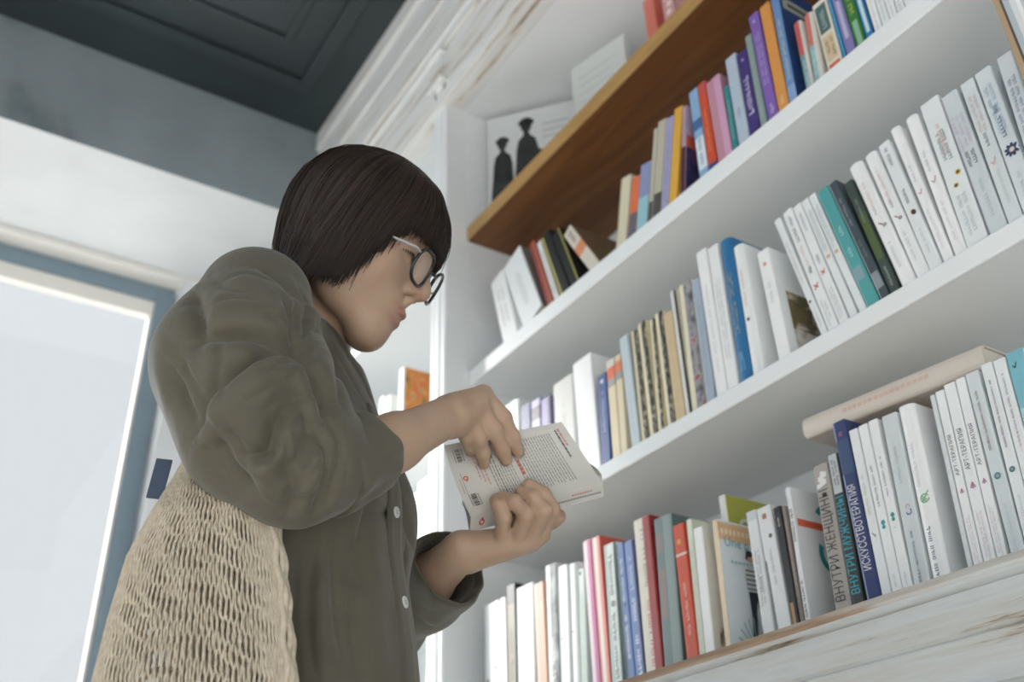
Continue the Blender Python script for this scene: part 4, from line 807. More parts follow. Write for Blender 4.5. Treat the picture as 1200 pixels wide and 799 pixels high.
# the figure, modelled in metres
FRAMES = {'head': [[0.41114, 0.74172, -0.52992], [-0.83035, 0.5446, 0.11803], [0.37613, 0.39149, 0.83979]], 'tor': [[0.70711, 0.70711, 0.0], [-0.70711, 0.70711, 0.0], [0.0, 0.0, 1.0]], 'I': [[1.0, 0.0, 0.0], [0.0, 1.0, 0.0], [0.0, 0.0, 1.0]]}
HEAD_AT = (-0.8577, 0.3487, 1.5040)
NECK_AT = (-0.9477, 0.3292, 1.4161)
BODY = [
  ('e', -0.8454, 0.3606, 1.5358, 0.084, 0.07, 0.073, 'head', 0.025, 1),
  ('e', -0.8468, 0.3708, 1.4792, 0.06, 0.06, 0.074, 'head', 0.025, 1),
  ('c', -0.8274, 0.3112, 1.4674, -0.8317, 0.3306, 1.4233, 0.018, 0.015, 0.03, 1),
  ('c', -0.8317, 0.3306, 1.4233, -0.8456, 0.3664, 1.3891, 0.015, 0.013, 0.03, 1),
  ('e', -0.8151, 0.3591, 1.4515, 0.029, 0.027, 0.031, 'head', 0.025, 1),
  ('c', -0.9104, 0.3656, 1.4792, -0.8998, 0.3753, 1.433, 0.018, 0.015, 0.03, 1),
  ('c', -0.8998, 0.3753, 1.433, -0.8688, 0.3817, 1.3924, 0.015, 0.013, 0.03, 1),
  ('e', -0.8749, 0.3983, 1.46, 0.029, 0.027, 0.031, 'head', 0.025, 1),
  ('e', -0.8546, 0.3793, 1.3853, 0.0155, 0.019, 0.014, 'head', 0.018, 1),
  ('e', -0.8463, 0.3851, 1.4164, 0.024, 0.027, 0.028, 'head', 0.025, 1),
  ('e', -0.8193, 0.4094, 1.4942, 0.026, 0.045, 0.022, 'head', 0.025, 1),
  ('e', -0.7855, 0.4065, 1.4578, 0.016, 0.017, 0.013, 'head', 0.014, -1),
  ('e', -0.7968, 0.3905, 1.4691, 0.0145, 0.0165, 0.013, 'head', 0.005, 1),
  ('c', -0.805, 0.403, 1.4717, -0.7904, 0.4028, 1.4658, 0.0026, 0.003, 0.004, 1),
  ('c', -0.7904, 0.4028, 1.4658, -0.7825, 0.3853, 1.4663, 0.003, 0.0024, 0.004, 1),
  ('c', -0.8076, 0.3993, 1.4627, -0.7964, 0.3962, 1.4538, 0.002, 0.0022, 0.004, 1),
  ('c', -0.7964, 0.3962, 1.4538, -0.786, 0.3831, 1.4606, 0.0022, 0.002, 0.004, 1),
  ('e', -0.8419, 0.4435, 1.4658, 0.016, 0.017, 0.013, 'head', 0.014, -1),
  ('e', -0.8499, 0.4253, 1.4767, 0.0145, 0.0165, 0.013, 'head', 0.005, 1),
  ('c', -0.8349, 0.4226, 1.476, -0.8418, 0.4366, 1.4732, 0.0026, 0.003, 0.004, 1),
  ('c', -0.8418, 0.4366, 1.4732, -0.8605, 0.4365, 1.4774, 0.003, 0.0024, 0.004, 1),
  ('c', -0.8391, 0.42, 1.4672, -0.8479, 0.43, 1.4611, 0.002, 0.0022, 0.004, 1),
  ('c', -0.8479, 0.43, 1.4611, -0.8623, 0.4332, 1.4714, 0.0022, 0.002, 0.004, 1),
  ('c', -0.8127, 0.422, 1.483, -0.8149, 0.4231, 1.462, 0.008, 0.0075, 0.012, 1),
  ('c', -0.8149, 0.4231, 1.462, -0.8177, 0.4242, 1.4378, 0.0075, 0.0076, 0.012, 1),
  ('c', -0.8177, 0.4242, 1.4378, -0.8183, 0.4244, 1.432, 0.0076, 0.0078, 0.012, 1),
  ('e', -0.8164, 0.407, 1.4327, 0.009, 0.0058, 0.0068, 'head', 0.006, 1),
  ('e', -0.8203, 0.4117, 1.4239, 0.0058, 0.003, 0.004, 'head', 0.003, -1),
  ('e', -0.8347, 0.419, 1.4353, 0.009, 0.0058, 0.0068, 'head', 0.006, 1),
  ('e', -0.8306, 0.4185, 1.4254, 0.0058, 0.003, 0.004, 'head', 0.003, -1),
  ('c', -0.8236, 0.4172, 1.4282, -0.8299, 0.4092, 1.4205, 0.0042, 0.0045, 0.006, 1),
  ('c', -0.8293, 0.4055, 1.4082, -0.8223, 0.3825, 1.4069, 0.0052, 0.0026, 0.004, 1),
  ('c', -0.8358, 0.3995, 1.3985, -0.8245, 0.3821, 1.4057, 0.0062, 0.0026, 0.004, 1),
  ('c', -0.836, 0.4098, 1.4092, -0.8597, 0.407, 1.4122, 0.0052, 0.0026, 0.004, 1),
  ('c', -0.8408, 0.4027, 1.3992, -0.8594, 0.405, 1.4106, 0.0062, 0.0026, 0.004, 1),
  ('c', -0.8277, 0.4103, 1.3973, -0.8172, 0.3869, 1.4011, 0.0012, 0.001, 0.002, -1),
  ('c', -0.8344, 0.4146, 1.3982, -0.8587, 0.4142, 1.407, 0.0012, 0.001, 0.002, -1),
  ('e', -0.8019, 0.3055, 1.4943, 0.016, 0.008, 0.028, 'head', 0.006, 1),
  ('e', -0.9198, 0.3829, 1.5111, 0.016, 0.008, 0.028, 'head', 0.006, 1),
  ('c', -0.8837, 0.3148, 1.4778, -0.9441, 0.3327, 1.3961, 0.043, 0.05, 0.022, 1),
  ('c', -0.843, 0.2942, 1.4692, -0.9017, 0.3469, 1.3711, 0.01, 0.01, 0.02, 1),
  ('c', -0.9194, 0.3443, 1.4801, -0.93, 0.3751, 1.3711, 0.01, 0.01, 0.02, 1),
  ('c', -0.9477, 0.3292, 1.3661, -0.8157, 0.2333, 1.362, 0.036, 0.032, 0.03, 1),
  ('c', -0.9477, 0.3292, 1.3661, -1.0537, 0.4353, 1.3561, 0.036, 0.032, 0.03, 1),
  ('e', -0.9477, 0.3292, 1.2461, 0.08, 0.125, 0.17, 'tor', 0.04, 1),
  ('e', -0.9526, 0.3412, 0.9961, 0.08, 0.108, 0.16, 'tor', 0.05, 1),
  ('e', -0.9512, 0.3398, 0.8361, 0.09, 0.122, 0.12, 'tor', 0.05, 1),
  ('c', -0.8157, 0.2333, 1.367, -0.7772, 0.2893, 1.1606, 0.036, 0.031, 0.02, 1),
  ('c', -0.7772, 0.2893, 1.1606, -0.7881, 0.3312, 1.1929, 0.03, 0.0325, 0.015, 1),
  ('c', -0.7881, 0.3312, 1.1929, -0.8035, 0.3899, 1.238, 0.0325, 0.0268, 0.015, 1),
  ('c', -0.8035, 0.3899, 1.238, -0.821, 0.457, 1.2895, 0.0268, 0.0215, 0.015, 1),
  ('c', -1.0537, 0.4353, 1.3611, -1.1471, 0.5399, 1.1579, 0.036, 0.031, 0.02, 1),
  ('c', -1.1471, 0.5399, 1.1579, -1.0845, 0.5395, 1.1672, 0.031, 0.036, 0.015, 1),
  ('c', -1.0845, 0.5395, 1.1672, -1.0114, 0.5391, 1.178, 0.036, 0.029, 0.015, 1),
  ('c', -1.0114, 0.5391, 1.178, -0.9384, 0.5387, 1.1888, 0.029, 0.0225, 0.015, 1),
  ('c', -0.8982, 0.2868, 0.7961, -0.884, 0.3009, 0.47, 0.078, 0.052, 0.03, 1),
  ('c', -0.884, 0.3009, 0.47, -0.9123, 0.2726, 0.09, 0.052, 0.036, 0.03, 1),
  ('c', -0.9123, 0.2726, 0.06, -0.8204, 0.3645, 0.045, 0.034, 0.026, 0.02, 1),
  ('c', -1.0043, 0.3928, 0.7961, -0.9901, 0.407, 0.47, 0.078, 0.052, 0.03, 1),
  ('c', -0.9901, 0.407, 0.47, -1.0184, 0.3787, 0.09, 0.052, 0.036, 0.03, 1),
  ('c', -1.0184, 0.3787, 0.06, -0.9265, 0.4706, 0.045, 0.034, 0.026, 0.02, 1),
  ('c', -0.8217, 0.4662, 1.2972, -0.8249, 0.5061, 1.3304, 0.0165, 0.0117, 0.012, 1),
  ('c', -0.8213, 0.4671, 1.2961, -0.8223, 0.4967, 1.3153, 0.0165, 0.0118, 0.012, 1),
  ('c', -0.8225, 0.468, 1.294, -0.8253, 0.4877, 1.302, 0.0165, 0.0114, 0.012, 1),
  ('c', -0.826, 0.4679, 1.2904, -0.8313, 0.4795, 1.2914, 0.0165, 0.0104, 0.012, 1),
  ('c', -0.8294, 0.4859, 1.3116, -0.8311, 0.5031, 1.3166, 0.014, 0.012, 0.012, 1),
  ('push', 0),
  ('c', -0.8249, 0.5061, 1.3304, -0.8229, 0.5307, 1.3084, 0.0105, 0.0088, 0.005, 1),
  ('c', -0.8229, 0.5307, 1.3084, -0.83, 0.5469, 1.2913, 0.0088, 0.0076, 0.005, 1),
  ('c', -0.83, 0.5469, 1.2913, -0.8386, 0.5598, 1.2791, 0.0076, 0.0066, 0.005, 1),
  ('pop', 0.0035),
  ('push', 0),
  ('c', -0.8223, 0.4967, 1.3153, -0.8255, 0.5199, 1.2914, 0.0106, 0.0092, 0.005, 1),
  ('c', -0.8255, 0.5199, 1.2914, -0.8374, 0.5368, 1.2787, 0.0092, 0.008, 0.005, 1),
  ('c', -0.8374, 0.5368, 1.2787, -0.8462, 0.5476, 1.2702, 0.008, 0.007, 0.005, 1),
  ('pop', 0.0035),
  ('push', 0),
  ('c', -0.8253, 0.4877, 1.302, -0.8328, 0.5047, 1.2817, 0.0102, 0.0088, 0.005, 1),
  ('c', -0.8328, 0.5047, 1.2817, -0.8455, 0.5175, 1.2715, 0.0088, 0.0077, 0.005, 1),
  ('c', -0.8455, 0.5175, 1.2715, -0.8574, 0.5257, 1.2658, 0.0077, 0.0066, 0.005, 1),
  ('pop', 0.0035),
  ('push', 0),
  ('c', -0.8313, 0.4795, 1.2914, -0.8393, 0.4936, 1.2829, 0.0092, 0.0077, 0.005, 1),
  ('c', -0.8393, 0.4936, 1.2829, -0.85, 0.5041, 1.2795, 0.0077, 0.0068, 0.005, 1),
  ('c', -0.85, 0.5041, 1.2795, -0.8596, 0.5108, 1.2767, 0.0068, 0.0058, 0.005, 1),
  ('pop', 0.0035),
  ('c', -0.8347, 0.4709, 1.3102, -0.8477, 0.4999, 1.3296, 0.015, 0.0125, 0.01, 1),
  ('c', -0.8477, 0.4999, 1.3296, -0.8649, 0.5324, 1.3282, 0.0125, 0.01, 0.01, 1),
  ('c', -0.8649, 0.5324, 1.3282, -0.8691, 0.5473, 1.3163, 0.01, 0.0082, 0.01, 1),
  ('c', -0.9262, 0.5473, 1.1898, -0.8943, 0.5699, 1.1922, 0.017, 0.0104, 0.012, 1),
  ('c', -0.9269, 0.5483, 1.1899, -0.8861, 0.5827, 1.1937, 0.017, 0.0114, 0.012, 1),
  ('c', -0.9276, 0.5491, 1.1904, -0.8782, 0.5969, 1.1975, 0.017, 0.0114, 0.012, 1),
  ('c', -0.9282, 0.5494, 1.1914, -0.8721, 0.6081, 1.2054, 0.017, 0.0108, 0.012, 1),
  ('c', -0.8976, 0.572, 1.1916, -0.8906, 0.5856, 1.1926, 0.0095, 0.0095, 0.006, 1),
  ('c', -0.8906, 0.5856, 1.1926, -0.8826, 0.5998, 1.1964, 0.0095, 0.0095, 0.006, 1),
  ('c', -0.8826, 0.5998, 1.1964, -0.8765, 0.611, 1.2043, 0.0095, 0.009, 0.006, 1),
  ('c', -0.9362, 0.5419, 1.1966, -0.9321, 0.5824, 1.204, 0.015, 0.013, 0.012, 1),
  ('c', -0.9321, 0.5824, 1.204, -0.9116, 0.619, 1.2221, 0.013, 0.01, 0.012, 1),
  ('c', -0.9116, 0.619, 1.2221, -0.8973, 0.6398, 1.2345, 0.01, 0.009, 0.012, 1),
  ('c', -0.8973, 0.6398, 1.2345, -0.8886, 0.6461, 1.2369, 0.009, 0.0082, 0.012, 1),
  ('e', -0.9223, 0.5305, 1.1954, 0.012, 0.012, 0.012, 'I', 0.012, 1),
  ('push', 0),
  ('c', -0.8943, 0.5699, 1.1922, -0.8654, 0.5546, 1.2115, 0.0092, 0.0083, 0.0045, 1),
  ('c', -0.8654, 0.5546, 1.2115, -0.8658, 0.5486, 1.2243, 0.0083, 0.0075, 0.0045, 1),
  ('c', -0.8658, 0.5486, 1.2243, -0.8736, 0.5493, 1.2332, 0.0075, 0.0066, 0.0045, 1),
  ('pop', 0.0022),
  ('push', 0),
  ('c', -0.8861, 0.5827, 1.1937, -0.8483, 0.5734, 1.2121, 0.0102, 0.0091, 0.0045, 1),
  ('c', -0.8483, 0.5734, 1.2121, -0.8546, 0.5626, 1.227, 0.0091, 0.0081, 0.0045, 1),
  ('c', -0.8546, 0.5626, 1.227, -0.8677, 0.5568, 1.2365, 0.0081, 0.0068, 0.0045, 1),
  ('pop', 0.0022),
  ('push', 0),
  ('c', -0.8782, 0.5969, 1.1975, -0.8394, 0.5901, 1.217, 0.0102, 0.0091, 0.0045, 1),
  ('c', -0.8394, 0.5901, 1.217, -0.8441, 0.5806, 1.2327, 0.0091, 0.0081, 0.0045, 1),
  ('c', -0.8441, 0.5806, 1.2327, -0.8561, 0.573, 1.2416, 0.0081, 0.0068, 0.0045, 1),
  ('pop', 0.0022),
  ('push', 0),
  ('c', -0.8721, 0.6081, 1.2054, -0.8416, 0.6032, 1.2212, 0.0096, 0.0085, 0.0045, 1),
  ('c', -0.8416, 0.6032, 1.2212, -0.8415, 0.5926, 1.2371, 0.0085, 0.0076, 0.0045, 1),
  ('c', -0.8415, 0.5926, 1.2371, -0.8489, 0.5788, 1.2492, 0.0076, 0.0064, 0.0045, 1),
  ('pop', 0.0022),
  ('c', -0.8866, 0.5746, 1.2083, -0.878, 0.5728, 1.2181, 0.0065, 0.0055, 0.004, 1),
]
SHIRT = [
  ('push', 0),
  ('c', -0.8217, 0.2452, 1.3673, -0.8152, 0.2335, 1.2897, 0.052, 0.072, 0.04, 1),
  ('c', -0.8152, 0.2335, 1.2897, -0.7837, 0.255, 1.2164, 0.072, 0.068, 0.04, 1),
  ('c', -0.7837, 0.255, 1.2164, -0.7709, 0.2827, 1.1794, 0.068, 0.053, 0.04, 1),
  ('c', -0.7698, 0.2825, 1.1773, -0.7719, 0.3068, 1.185, 0.05, 0.04, 0.014, 1),
  ('c', -0.7719, 0.3068, 1.185, -0.7816, 0.3433, 1.2059, 0.04, 0.0365, 0.014, 1),
  ('c', -0.7942, 0.3915, 1.2429, -0.8221, 0.4986, 1.3253, 0.078, 0.078, 0.004, -1),
  ('c', -0.7755, 0.3201, 1.188, -0.8019, 0.421, 1.2656, 0.0335, 0.038, 0.004, -1),
  ('pop', 0.012),
  ('push', 0),
  ('c', -1.0537, 0.4353, 1.3711, -1.1285, 0.5133, 1.2764, 0.05, 0.056, 0.03, 1),
  ('c', -1.1285, 0.5133, 1.2764, -1.1473, 0.5457, 1.1619, 0.056, 0.052, 0.03, 1),
  ('c', -1.1473, 0.5457, 1.1619, -1.0342, 0.5515, 1.1778, 0.048, 0.043, 0.03, 1),
  ('c', -1.0342, 0.5515, 1.1778, -0.9801, 0.5479, 1.1846, 0.043, 0.039, 0.03, 1),
  ('c', -0.9207, 0.5475, 1.1934, -0.7822, 0.5467, 1.2139, 0.074, 0.074, 0.004, -1),
  ('c', -1.0147, 0.5481, 1.1794, -0.8812, 0.5473, 1.1992, 0.036, 0.0405, 0.004, -1),
  ('pop', 0.012),
  ('push', 0),
  ('c', -0.9477, 0.3292, 1.3661, -0.8157, 0.2333, 1.365, 0.05, 0.045, 0.03, 1),
  ('c', -0.9477, 0.3292, 1.3661, -1.0537, 0.4353, 1.3611, 0.05, 0.05, 0.03, 1),
  ('e', -0.9463, 0.3419, 1.2161, 0.1, 0.138, 0.2, 'tor', 0.05, 1),
  ('e', -0.9378, 0.3617, 0.9961, 0.118, 0.13, 0.22, 'tor', 0.07, 1),
  ('e', -0.935, 0.3589, 0.8161, 0.128, 0.148, 0.16, 'tor', 0.07, 1),
  ('e', -0.8466, 0.3384, 1.2111, 0.045, 0.055, 0.06, 'tor', 0.05, 1),
  ('e', -0.9385, 0.4303, 1.2111, 0.045, 0.055, 0.06, 'tor', 0.05, 1),
  ('pop', 0.01),
  ('f', [[-0.7531, 0.1797, 1.2891, 0.74, -0.67, 0.03], [-0.7471, 0.1872, 1.2901, 0.81, -0.59, 0.07], [-0.7405, 0.1986, 1.2926, 0.88, -0.46, 0.14], [-0.7354, 0.211, 1.2945, 0.92, -0.32, 0.21], [-0.7316, 0.2252, 1.2942, 0.95, -0.17, 0.27], [-0.7301, 0.2408, 1.2937, 0.94, 0.01, 0.34], [-0.7317, 0.2528, 1.295, 0.88, 0.16, 0.45]], 0.03, -0.01, 0),
  ('f', [[-0.7532, 0.1803, 1.2399, 0.53, -0.85, -0.03], [-0.7451, 0.186, 1.2425, 0.62, -0.78, 0.02], [-0.7358, 0.1949, 1.2473, 0.73, -0.68, 0.1], [-0.728, 0.2057, 1.2511, 0.82, -0.55, 0.18], [-0.7203, 0.2199, 1.2516, 0.89, -0.39, 0.25], [-0.7152, 0.2366, 1.2518, 0.93, -0.19, 0.31], [-0.714, 0.2494, 1.2533, 0.94, -0.04, 0.35]], 0.024, -0.009, 0),
  ('f', [[-0.7433, 0.1974, 1.1838, 0.55, -0.65, -0.52], [-0.7375, 0.1984, 1.1894, 0.63, -0.64, -0.44], [-0.7308, 0.2007, 1.1982, 0.68, -0.7, -0.23], [-0.724, 0.2058, 1.207, 0.77, -0.63, -0.12], [-0.7161, 0.2162, 1.2153, 0.87, -0.5, -0.01], [-0.7102, 0.2303, 1.225, 0.94, -0.32, 0.11], [-0.7088, 0.2415, 1.2335, 0.96, -0.17, 0.21]], 0.026, -0.01, 0),
  ('f', [[-0.7477, 0.2361, 1.1468, 0.42, -0.59, -0.68], [-0.7417, 0.2375, 1.1498, 0.52, -0.57, -0.64], [-0.7344, 0.2399, 1.1547, 0.63, -0.53, -0.56], [-0.7273, 0.2431, 1.1608, 0.74, -0.47, -0.47], [-0.7203, 0.2476, 1.1696, 0.85, -0.39, -0.36], [-0.7144, 0.2533, 1.1802, 0.93, -0.16, -0.34], [-0.7112, 0.2577, 1.1884, 0.96, -0.06, -0.26]], 0.022, -0.008, 0),
  ('f', [[-0.7407, 0.2866, 1.1316, 0.53, 0.09, -0.84], [-0.7351, 0.2869, 1.1357, 0.62, 0.1, -0.77], [-0.7283, 0.2878, 1.1422, 0.74, 0.12, -0.66], [-0.7228, 0.2882, 1.1497, 0.83, 0.13, -0.54], [-0.7179, 0.2871, 1.1585, 0.91, 0.12, -0.4], [-0.7143, 0.2857, 1.1683, 0.96, 0.11, -0.25], [-0.7126, 0.2849, 1.1758, 0.98, 0.11, -0.15]], 0.016, -0.006, 0),
  ('f', [[-0.7756, 0.1637, 1.2718, 0.46, -0.87, -0.16], [-0.7798, 0.1627, 1.2666, 0.4, -0.9, -0.19], [-0.7865, 0.1618, 1.2596, 0.3, -0.92, -0.24], [-0.7918, 0.1624, 1.2521, 0.21, -0.94, -0.27], [-0.791, 0.1654, 1.2423, 0.16, -0.95, -0.27], [-0.7863, 0.1693, 1.2308, 0.15, -0.96, -0.24], [-0.782, 0.1719, 1.2225, 0.15, -0.96, -0.23]], 0.022, -0.007, 0),
  ('f', [[-0.7689, 0.2003, 1.3527, 0.66, -0.5, 0.56], [-0.7604, 0.2066, 1.3467, 0.75, -0.39, 0.53], [-0.7526, 0.2165, 1.3408, 0.83, -0.25, 0.49], [-0.7471, 0.2268, 1.3346, 0.89, -0.11, 0.45], [-0.7423, 0.2368, 1.3251, 0.92, 0.03, 0.38], [-0.7395, 0.247, 1.3149, 0.93, 0.16, 0.35], [-0.7383, 0.2544, 1.3082, 0.89, 0.22, 0.39]], 0.022, -0.005, 0),
  ('f', [[-0.7533, 0.1795, 1.2683, 0.66, -0.75, -0.01], [-0.746, 0.1867, 1.2683, 0.73, -0.68, 0.05], [-0.7375, 0.1973, 1.2693, 0.81, -0.57, 0.13], [-0.731, 0.2084, 1.2704, 0.87, -0.45, 0.21], [-0.7264, 0.2186, 1.2704, 0.9, -0.34, 0.27], [-0.723, 0.2291, 1.2701, 0.92, -0.22, 0.32], [-0.7214, 0.2392, 1.2704, 0.93, -0.1, 0.36], [-0.7212, 0.249, 1.2711, 0.92, 0.01, 0.39], [-0.7224, 0.2584, 1.2722, 0.9, 0.13, 0.41], [-0.7245, 0.2654, 1.2737, 0.88, 0.22, 0.43]], 0.0097, 0.0223, 2),
  ('f', [[-0.7872, 0.1732, 1.3371, 0.37, -0.79, 0.5], [-0.778, 0.1726, 1.3279, 0.47, -0.77, 0.44], [-0.7696, 0.1728, 1.3176, 0.56, -0.74, 0.37], [-0.7623, 0.1735, 1.3064, 0.63, -0.71, 0.31], [-0.7574, 0.1756, 1.2934, 0.71, -0.71, 0.04], [-0.7544, 0.1784, 1.28, 0.7, -0.71, -0.01], [-0.7524, 0.1804, 1.2707, 0.68, -0.73, -0.0]], 0.0089, 0.0238, 2),
  ('f', [[-0.7231, 0.265, 1.2711, 0.88, 0.2, 0.43], [-0.7187, 0.2549, 1.2647, 0.92, 0.06, 0.4], [-0.7163, 0.242, 1.2578, 0.93, -0.11, 0.34], [-0.7164, 0.23, 1.2506, 0.92, -0.27, 0.28], [-0.7184, 0.2189, 1.242, 0.88, -0.43, 0.21], [-0.7227, 0.2084, 1.2329, 0.81, -0.57, 0.13], [-0.7284, 0.2002, 1.2252, 0.73, -0.68, 0.05], [-0.734, 0.1946, 1.2185, 0.65, -0.76, -0.0], [-0.7396, 0.1907, 1.2122, 0.57, -0.82, -0.08], [-0.7451, 0.188, 1.2057, 0.5, -0.85, -0.15], [-0.751, 0.1865, 1.1981, 0.42, -0.88, -0.24], [-0.7573, 0.1862, 1.1905, 0.34, -0.88, -0.33], [-0.7629, 0.1864, 1.1856, 0.27, -0.88, -0.39]], 0.0097, 0.0283, 2),
  ('f', [[-0.7077, 0.2617, 1.2132, 1.0, 0.07, -0.02], [-0.7077, 0.2586, 1.2115, 1.0, 0.03, -0.05], [-0.7079, 0.2543, 1.2089, 1.0, -0.02, -0.08], [-0.7085, 0.25, 1.2042, 0.99, -0.08, -0.14], [-0.7105, 0.2462, 1.1964, 0.96, -0.15, -0.23], [-0.7139, 0.2427, 1.1872, 0.92, -0.21, -0.33], [-0.7178, 0.2405, 1.1793, 0.87, -0.27, -0.42], [-0.7211, 0.2405, 1.173, 0.83, -0.29, -0.48], [-0.7241, 0.2414, 1.1675, 0.79, -0.34, -0.51], [-0.7273, 0.2406, 1.1633, 0.75, -0.4, -0.52], [-0.7314, 0.2362, 1.1612, 0.68, -0.41, -0.6], [-0.7359, 0.2302, 1.1605, 0.62, -0.43, -0.65], [-0.7393, 0.2259, 1.1603, 0.57, -0.47, -0.67]], 0.0089, 0.0252, 2),
  ('f', [[-0.7079, 0.262, 1.2101, 1.0, 0.07, -0.05], [-0.709, 0.265, 1.2006, 0.99, 0.07, -0.13], [-0.711, 0.2692, 1.1873, 1.0, -0.06, -0.08], [-0.7126, 0.2714, 1.1743, 0.98, -0.08, -0.21], [-0.716, 0.271, 1.1631, 0.93, -0.12, -0.35], [-0.721, 0.2694, 1.1531, 0.85, -0.16, -0.5], [-0.7255, 0.2686, 1.1467, 0.78, -0.18, -0.6]], 0.0081, 0.0178, 2),
  ('f', [[-0.7229, 0.2633, 1.2714, 0.89, 0.18, 0.42], [-0.7215, 0.2643, 1.2679, 0.89, 0.19, 0.42], [-0.7192, 0.2658, 1.2625, 0.89, 0.19, 0.41], [-0.7162, 0.2682, 1.2547, 0.9, 0.2, 0.39], [-0.7142, 0.2733, 1.2444, 0.92, 0.3, 0.26], [-0.7136, 0.2801, 1.233, 0.92, 0.34, 0.2], [-0.7136, 0.2852, 1.2228, 0.92, 0.37, 0.13], [-0.7132, 0.2863, 1.2136, 0.93, 0.35, 0.06], [-0.7126, 0.2854, 1.2051, 0.95, 0.31, -0.01], [-0.7123, 0.2847, 1.1993, 0.97, 0.21, 0.09]], 0.0081, 0.0223, 2),
  ('f', [[-0.7155, 0.2663, 1.2538, 0.91, 0.17, 0.39], [-0.7154, 0.2699, 1.2519, 0.9, 0.22, 0.37], [-0.7165, 0.2754, 1.2495, 0.89, 0.34, 0.29], [-0.7169, 0.2803, 1.2448, 0.88, 0.37, 0.29], [-0.7157, 0.2837, 1.2357, 0.89, 0.39, 0.24], [-0.7147, 0.2868, 1.225, 0.91, 0.39, 0.15], [-0.7146, 0.2891, 1.2177, 0.91, 0.4, 0.1]], 0.0057, 0.012, 2),
  ('f', [[-0.7453, 0.2575, 1.3232, 0.89, 0.29, 0.35], [-0.7432, 0.2584, 1.3172, 0.89, 0.3, 0.35], [-0.7399, 0.2594, 1.3084, 0.87, 0.28, 0.4], [-0.7354, 0.2597, 1.2991, 0.86, 0.25, 0.44], [-0.7308, 0.2593, 1.2901, 0.89, 0.21, 0.4], [-0.7269, 0.2589, 1.2817, 0.9, 0.17, 0.41], [-0.7242, 0.2587, 1.2759, 0.9, 0.15, 0.41]], 0.0057, 0.012, 2),
  ('f', [[-0.7561, 0.2778, 1.3245, 0.77, 0.55, 0.33], [-0.7522, 0.2764, 1.3177, 0.78, 0.52, 0.33], [-0.7462, 0.2741, 1.3078, 0.79, 0.46, 0.41], [-0.7386, 0.271, 1.2971, 0.8, 0.38, 0.46], [-0.7318, 0.2676, 1.287, 0.86, 0.3, 0.42], [-0.7264, 0.2645, 1.278, 0.88, 0.22, 0.43], [-0.7231, 0.2625, 1.2721, 0.89, 0.18, 0.42]], 0.0057, 0.0149, 2),
  ('f', [[-0.7404, 0.2404, 1.3195, 0.94, 0.08, 0.34], [-0.7385, 0.244, 1.3132, 0.93, 0.12, 0.35], [-0.7354, 0.2491, 1.3041, 0.9, 0.15, 0.41], [-0.7317, 0.2528, 1.295, 0.88, 0.16, 0.45], [-0.7286, 0.255, 1.287, 0.91, 0.14, 0.39], [-0.7254, 0.2561, 1.2792, 0.9, 0.13, 0.41], [-0.7229, 0.2567, 1.2738, 0.9, 0.11, 0.41]], 0.0065, 0.0089, 2),
  ('f', [[-0.7104, 0.2741, 1.1959, 0.98, 0.14, -0.11], [-0.7111, 0.2785, 1.1881, 1.0, 0.06, -0.03], [-0.7124, 0.2847, 1.1771, 0.98, 0.11, -0.14], [-0.7154, 0.2899, 1.1664, 0.94, 0.19, -0.27], [-0.7199, 0.2924, 1.156, 0.88, 0.2, -0.43], [-0.7264, 0.294, 1.1461, 0.77, 0.22, -0.59], [-0.734, 0.2954, 1.1385, 0.64, 0.24, -0.72], [-0.7413, 0.2956, 1.1331, 0.52, 0.25, -0.82], [-0.7481, 0.2949, 1.1292, 0.4, 0.23, -0.89], [-0.7536, 0.2947, 1.127, 0.3, 0.23, -0.93]], 0.0073, 0.0178, 2),
  ('f', [[-0.7448, 0.2024, 1.1764, 0.52, -0.63, -0.57], [-0.7468, 0.2055, 1.1713, 0.49, -0.62, -0.62], [-0.75, 0.2104, 1.1644, 0.44, -0.59, -0.68], [-0.7531, 0.2167, 1.1577, 0.39, -0.55, -0.74], [-0.7546, 0.2255, 1.1509, 0.36, -0.5, -0.79], [-0.7548, 0.2354, 1.1437, 0.31, -0.61, -0.73], [-0.7544, 0.2424, 1.1385, 0.31, -0.55, -0.78]], 0.0113, 0.0178, 2),
  ('f', [[-0.7247, 0.2511, 1.1578, 0.78, -0.4, -0.48], [-0.726, 0.2556, 1.1523, 0.76, -0.36, -0.54], [-0.729, 0.2621, 1.1449, 0.72, -0.28, -0.64], [-0.7339, 0.2675, 1.1383, 0.64, -0.21, -0.74], [-0.7407, 0.2701, 1.1324, 0.52, -0.18, -0.83], [-0.75, 0.2717, 1.1275, 0.36, -0.15, -0.92], [-0.7582, 0.2733, 1.1247, 0.22, -0.13, -0.97]], 0.0081, 0.0134, 2),
  ('f', [[-0.7116, 0.2626, 1.1858, 0.97, -0.04, -0.23], [-0.7125, 0.263, 1.1802, 0.97, -0.16, -0.17], [-0.7142, 0.2635, 1.1724, 0.95, -0.19, -0.25], [-0.7167, 0.2634, 1.1649, 0.91, -0.22, -0.35], [-0.7204, 0.2619, 1.1576, 0.85, -0.26, -0.45], [-0.7254, 0.2598, 1.1507, 0.77, -0.31, -0.55], [-0.7295, 0.2585, 1.1461, 0.71, -0.33, -0.62]], 0.0065, 0.0089, 2),
  ('f', [[-0.7373, 0.195, 1.257, 0.76, -0.64, 0.12], [-0.7368, 0.194, 1.2484, 0.72, -0.68, 0.1], [-0.7367, 0.1928, 1.2369, 0.68, -0.73, 0.06], [-0.7378, 0.1915, 1.2273, 0.64, -0.77, 0.01], [-0.7403, 0.1896, 1.2206, 0.59, -0.81, -0.04], [-0.7437, 0.1876, 1.2155, 0.54, -0.84, -0.08], [-0.7465, 0.1862, 1.2123, 0.49, -0.86, -0.1]], 0.0065, 0.0089, 2),
